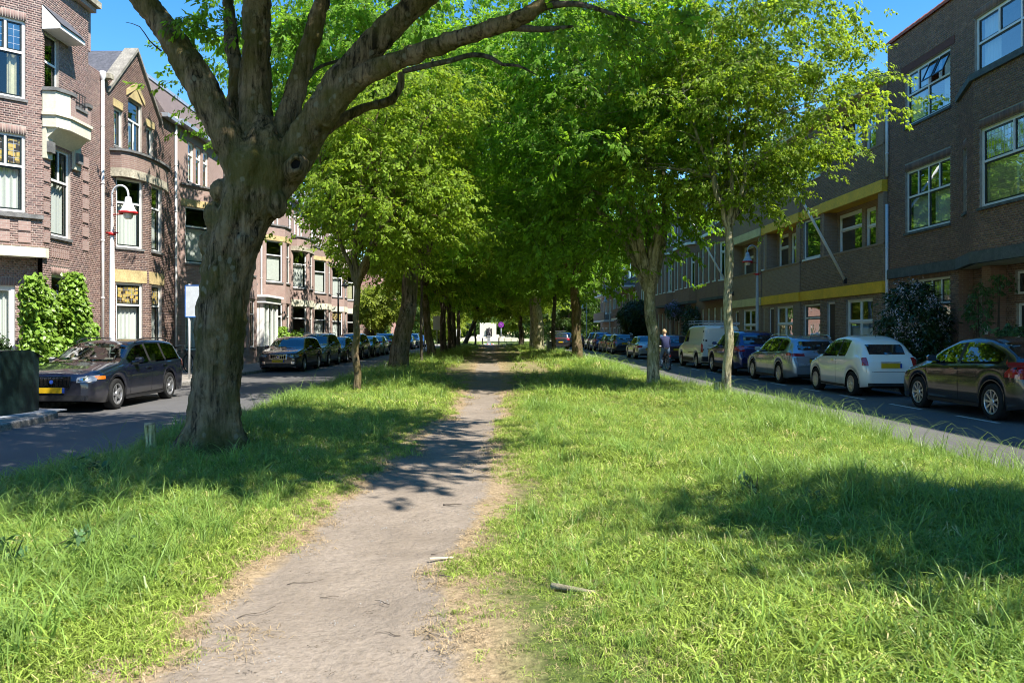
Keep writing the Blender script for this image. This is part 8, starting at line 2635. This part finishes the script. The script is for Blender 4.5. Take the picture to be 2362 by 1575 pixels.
bush('climbing_plant', (-11.95, 22.75, .12), [(0, 0, .9, .35, .55, .95), (-.05, 0, 1.9, .3, .5, .9), (-.05, .05, 2.7, .2, .26, .6), (0, .7, 1.1, .25, .35, .8)], 420, 1.0, G_ivy, 'bright green leafy climber nearer the white lamp post, reaching higher', 'climbing plant', 4, 'bright climbers on the nearest left house', seed=2, outward=0.0)
bush('shrub', (-11.4, 18.15, .12), [(0, 0, .75, .35, .4, .75)], 300, .8, G_shrub, 'small dark shrub at the left edge behind the container', 'shrub', 4, seed=3)
bush('hedge', (-12.3, 46.2, .12), [(0, 0, .9, .45, .9, 1.0), (.3, .9, .5, .4, .6, .6)], 260, 1.1, G_ivy, 'light green hedge at the house foot behind the brown estate', 'hedge', 4, seed=4)
bush('hedge', (-12.4, 50.6, .12), [(0, 0, .8, .4, 1.0, .9)], 200, 1.2, G_ivy, 'low green hedge below the dark bay window, over the car roofs', 'hedge', 3, seed=5)
bush('flowering_shrub', (13.15, 24.9, .12), [(0, 0, 1.7, .85, .95, 1.0), (.1, .3, 2.5, .6, .6, .6), (-.1, -.5, 1.2, .6, .6, .8)], 190, 1.3, G_shrub, 'tall dark shrub with pale pink blossom before the ground floor window', 'shrub', 6, seed=6, extra=(G_blos, 95, 1.5))
bush('hedge', (13.0, 24.3, .12), [(0, 0, .4, .6, 2.2, .55), (.1, 1.8, .45, .6, 1.0, .6)], 190, 1.2, G_shrub, 'low dark hedge in the narrow front garden of number 45', 'hedge', 4, seed=7)
bush('shrub', (13.6, 20.9, .12), [(0, 0, .9, .4, .5, .9), (0, -.9, .7, .4, .5, .7)], 200, 1.1, G_weed, 'leafy green shrub beside the white door frame at the right edge', 'shrub', 4, seed=8, nproto=2)
bush('climbing_plant', (14.0, 22.9, .12), [(0, 0, 2.3, .2, .55, .7), (0, -1.0, 2.9, .15, .6, .3)], 150, 1.0, G_weed, 'thin climber hanging round the doors of number 45', 'climbing plant', 2, seed=9, nproto=2)
bush('climbing_plant', (13.9, 55.5, .12), [(0, 0, 2.0, .4, 1.3, 1.5), (-.1, -1.0, 1.2, .4, .8, 1.0)], 90, 1.6, G_shrub, 'dark climber on the long windowed house above the white van', 'climbing plant', 5, seed=10, extra=(G_blos, 20, 1.4))
bush('climbing_plant', (13.8, 60.5, .12), [(0, 0, 3.3, .4, 1.9, .55)], 90, 1.6, G_shrub, 'lilac flowering climber over the porch right of the pale trunk', 'climbing plant', 4, seed=11, extra=(G_lil, 110, 2.0))
bush('shrub', (13.2, 72.5, .12), [(0, 0, 2.9, 1.5, 1.7, 1.6), (0, 0, 1.4, .9, 1.0, 1.2)], 70, 2.2, G_shrub, 'big dark clipped round shrub left of the pale green trunk', 'shrub', 6, seed=12)
bush('shrub', (13.0, 48.5, .12), [(0, 0, .8, .6, 1.4, .8)], 100, 1.6, G_ivy, 'green shrub behind the white van at the house foot', 'shrub', 4, seed=13)
bush('hedge', (12.6, 75.0, .12), [(0, 0, .8, .5, 4.0, .8)], 80, 2.0, G_shrub, 'long low hedge behind the dark estates on the right', 'hedge', 5, seed=14)
bush('climbing_plant', (-12.8, 90, .1), [(0, 0, 1.8, .8, 2.8, 1.8), (.2, -3, 1.2, .7, 1.5, 1.3)], 60, 2.6, G_ivy, 'bright green climber covering the garden corner below the willow', 'climbing plant', 6, seed=15)

# weeds in the grass
def weed(x, y, h, label, seed, n=26, sp=.16, grp=None, sc=.9, g=None):
    r = np.random.default_rng(seed)
    z0 = gz(x, y)
    t = empty('weed_plant', (x, y, z0), 0, label, 'weed', g)
    b = MB(); tips = []
    for k in range(5):
        e = Vector((r.normal(0, sp), r.normal(0, sp), h * r.uniform(.55, 1.0)))
        b.tube([(0, 0, -.02), tuple(e * .5 + Vector((0, 0, .02))), tuple(e)], [.006, .005, .003], 5); tips.append(e)
    b.build('stem', simple('weed_stem', (0.08, 0.09, 0.03), 0.8), t, kind='stuff')
    P = []; 
    for k in range(n):
        e = tips[k % 5]; q = r.uniform(.3, 1); P.append(tuple(e * q + Vector(r.normal(0, .02, 3))))
    scatter('foliage', P, [(r.normal(0, .3), r.normal(.1, .3), r.uniform(0, 6.28)) for _ in P], [sc * r.uniform(.6, 1.1) for _ in P], [int(r.integers(0, 2)) for _ in P], grp or G_weed, t, kind='stuff')
weed(2.30, 6.95, .34, 'tall dark leaved weed at the rim of the shaded patch in the right grass', 1, n=12, sp=.07, sc=.55)
weed(2.75, 6.75, .2, 'lower weed just right of the tall dark leaved one', 2, n=12, sp=.08, sc=.55)
weed(-3.05, 5.05, .34, 'pale nettle like weed at the left edge of the picture', 3, sp=.14, n=24, sc=.6)
weed(-2.95, 4.2, .14, 'dark broad leaved weed low in the bottom left grass', 4, sp=.14, n=22, sc=.6)
weed(-2.35, 5.35, .16, 'small weed among the left grass, right of the nettle', 5, sp=.09, n=10, sc=.6)
weed(-4.0, 7.9, .28, 'weed in the long grass by the left kerb', 6, sp=.12, n=14)

# fallen wood and litter
def stick(x, y, L, r_, rz, label, mat=None, name='stick', bend=.03, g='fallen twigs on the worn path'):
    r_ *= .75
    z = gz(x, y) + r_ * .6 + .010
    b = MB(); n = 6; rr = random.Random(int(x * 100 + y * 17))
    p = [((k / n - .5) * L, bend * math.sin(k * 1.3) * L + rr.uniform(-.01, .01) * L, rr.uniform(0, .006)) for k in range(n + 1)]
    b.tube(p, [r_ * (1 - .5 * k / n) for k in range(n + 1)], 7)
    o = b.build(name, mat or simple('dry_twig', (0.13, 0.105, 0.08), 0.9, var=0.4), smooth=True); o.location = (x, y, z); o.rotation_euler = (0, 0, rz)
    tag(o, label, 'stick' if name == 'stick' else name.replace('_', ' '), g)
    return o
stick(-.36, 7.22, .17, .011, .1, 'short thick dark stick lying across the middle of the path', bend=.01)
stick(-.40, 5.55, .05, .006, .2, 'tiny piece of bark right of the path middle')
stick(-1.16, 4.95, .22, .004, .35, 'thin curved twig at the left side of the path', bend=.08)
stick(-1.28, 4.35, .24, .004, .8, 'long thin twig along the left border of the path', bend=.07)
stick(-.62, 4.5, .12, .004, 2.4, 'slanting thin twig in the front part of the path', bend=.05)
stick(-.52, 4.0, .14, .004, 2.7, 'forked looking twig near the bottom of the path', bend=.09)
stick(-.95, 4.65, .11, .0035, .2, 'thin straight twig left of the path centre')
stick(-.28, 4.9, .11, .005, -.5, 'short dark twig at the right border of the path')
for (x, y, L, rz, lab) in ((-.30, 3.95, .10, -.6, 'tiny twig at the bottom right of the path'), (-1.45, 6.3, .12, .3, 'small twig on the left rim below the shadow tip')):
    stick(x, y, L, .0035, rz, lab)
log = stick(.46, 4.52, .26, .028, -.45, 'short grey log lying in the grass right of the path', mat=simple('weathered_log', (0.27, 0.24, 0.15), .95, var=.4, scale=20, bmp=.6), name='log', bend=.0, g=None)
log.location.z += .0
q = MB(); q.box(-.085, .085, -.012, .012, 0, .006); o = q.build('wood_chip', simple('bleached_wood', (0.6, 0.5, 0.36), .9, var=.2)); o.location = (-.34, 5.38, gz(-.34, 5.38) + .02); o.rotation_euler = (0, .05, .35); tag(o, 'pale bleached wood chip beside the right path edge', 'wood chip')
r2 = random.Random(9)
q = MB(); V = []
for k in range(12):
    a = 2 * math.pi * k / 12; V.append((.04 * math.cos(a) * r2.uniform(.6, 1.2), .035 * math.sin(a) * r2.uniform(.6, 1.2), r2.uniform(0, .03)))
q.mesh_part(V + [(0, 0, .05), (0, 0, .0)], [(k, (k + 1) % 12, 12) for k in range(12)] + [((k + 1) % 12, k, 13) for k in range(12)])
o = q.build('paper_scrap', m_white); o.location = (4.02, 6.95, gz(4.02, 6.95) + .12); tag(o, 'crumpled white paper scrap in the right grass near the road', 'paper')
# crumbs of bark, stones and dead leaf on the path: too many to count
rg = np.random.default_rng(44)
mbp = []
for k in range(2):
    b = MB()
    for j in range(7):
        a = j * .9; x, y = .05 * math.cos(a) * (j % 3), .05 * math.sin(a * 1.7) * (j % 4)
        if k: b.tube([(x, y, .003), (x + .018, y + .012 * math.sin(j * 2.3), .004)], .0012, 4)
        else: b.lathe([(0, 0), (.006, .003), (.004, .007), (0, .008)], 5, at=(x, y, 0))
    me = bpy.data.meshes.new('crumb'); me.from_pydata(b.v, [], b.f); me.materials.append(m_twig if k else m_conc); mbp.append(me)
n = 420
yy = 2.5 + 15 * rg.random(n) ** 1.6; xx = rg.uniform(-1.9, .5, n)
k_ = path_d(xx, yy) < .35; xx, yy = xx[k_], yy[k_]; n = len(xx)
scatter('path_litter', np.stack([xx, yy, med_z(xx, yy) + .004], -1), np.stack([np.zeros(n), np.zeros(n), rg.uniform(0, 6, n)], -1), rg.uniform(.3, .9, n), rg.integers(0, 2, n), scatter_group(proto_collection('crumbs', mbp)), kind='stuff')

# ================================================================== trees beyond the avenue
BACK = 'park trees beyond the far crossing'
def back_tree(x, y, h, r_, grp, label, seed, low=1.0, n=130, mat=None, group=BACK):
    return make_tree((x, y, -0.05), label, max(1.2, low + .6), .28, (0, 0), (0, 0, low + (h - low) / 2), (r_, r_, (h - low) / 2), 5, n, 15, .7, 1.35, grp, mat or m_bark_dark, seed, 3, zmin=max(.4, low), group=group, flare=.03, name='park_tree', side=8)
back_tree(-8.5, 128, 9, 4.6, G_farb if False else G_yel, 'bright yellow green tree left of the monument', 61, 1.0)
back_tree(-3.6, 158, 11, 5.0, G_dark, 'dark rounded tree directly behind the monument wall', 62, 0.6)
back_tree(5.0, 164, 13, 5.5, G_farb if False else G_dark, 'dark tree behind the right monument steps', 63, 1.0)
back_tree(5.4, 140, 8.5, 3.6, G_yel, 'yellow leaved tree right of the monument', 64, 2.4)
back_tree(10.5, 124, 12, 5.2, G_dark, 'broad dark evergreen right of the far crossing', 65, 0.6, 170)
back_tree(17, 131, 13, 5.8, G_dark, 'dark evergreen mass behind the modern building corner', 66, 0.6, 170)
back_tree(-15, 126, 11, 5.2, G_dark, 'dark leafy tree at the far left corner of the crossing', 67, 0.8, 160)
back_tree(-22, 134, 13, 6, G_yel, 'tall light green tree far left beyond the crossing', 68, 1.0, 160)
back_tree(-10, 172, 14, 6.5, G_dark, 'large dark tree far behind on the left', 69, 1.0, 160)
back_tree(14, 176, 14, 7, G_yel, 'large light tree far behind on the right', 70, 1.0, 160)
back_tree(0, 186, 15, 7, G_dark, 'tallest dark tree in the gap behind the monument', 71, 0.6, 170)
back_tree(25, 140, 13, 6, G_dark, 'dark tree behind the last right hand building', 72, 1.0, 150)
back_tree(-30, 150, 14, 7, G_dark, 'dark tree far beyond the pink building', 73, 1.0, 150)
make_tree((-12.6, 83.5, 0.1), 'light green weeping willow drooping over the garden wall', 2.6, .22, (.1, 0), (.4, 0, 4.6), (2.6, 2.8, 2.1), 6, 120, 15, .45, 1.1, G_yel, m_bark_dark, 81, 3, zmin=2.2, group=None, name='willow_tree')
# distant tree line closing the view sideways and behind
P, ro, sc, ix = [], [], [], []
rg = np.random.default_rng(91)
for k in range(9000):
    x = rg.uniform(-140, 140); y = 205 + rg.uniform(0, 18) + 0.0 * x; z = rg.uniform(0, 1) ** .8 * (12 + 3 * math.sin(x * .13) + 2 * math.sin(x * .41 + 1))
    P.append((x, y, z)); ro.append((rg.normal(0, .4), rg.normal(.3, .4), rg.uniform(0, 6.28))); sc.append(rg.uniform(2.0, 3.6)); ix.append(int(rg.integers(0, 3)))
scatter('distant_woods', P, ro, sc, ix, G_dark, kind='stuff')

for k, (x, y, lab) in enumerate(((-9.52, 24.6, 'iron drain cover at the left kerb behind the navy estate'), (-6.2, 27.5, 'round manhole cover in the left road right of the big trunk'))):
    b = MB()
    if k == 0:
        b.box(-.2, .2, -.25, .25, 0, .008); b.mesh_part([], [])
        for i in range(6): b.box(-.15, .15, -.2 + i * .075, -.17 + i * .075, .008, .014)
    else: b.lathe([(.32, 0), (.32, .007), (.28, .007), (.27, .004), (0, .006)], 24)
    o = b.build('drain_cover', m_iron); o.location = (x, y, 0.002); tag(o, lab, 'drain cover')
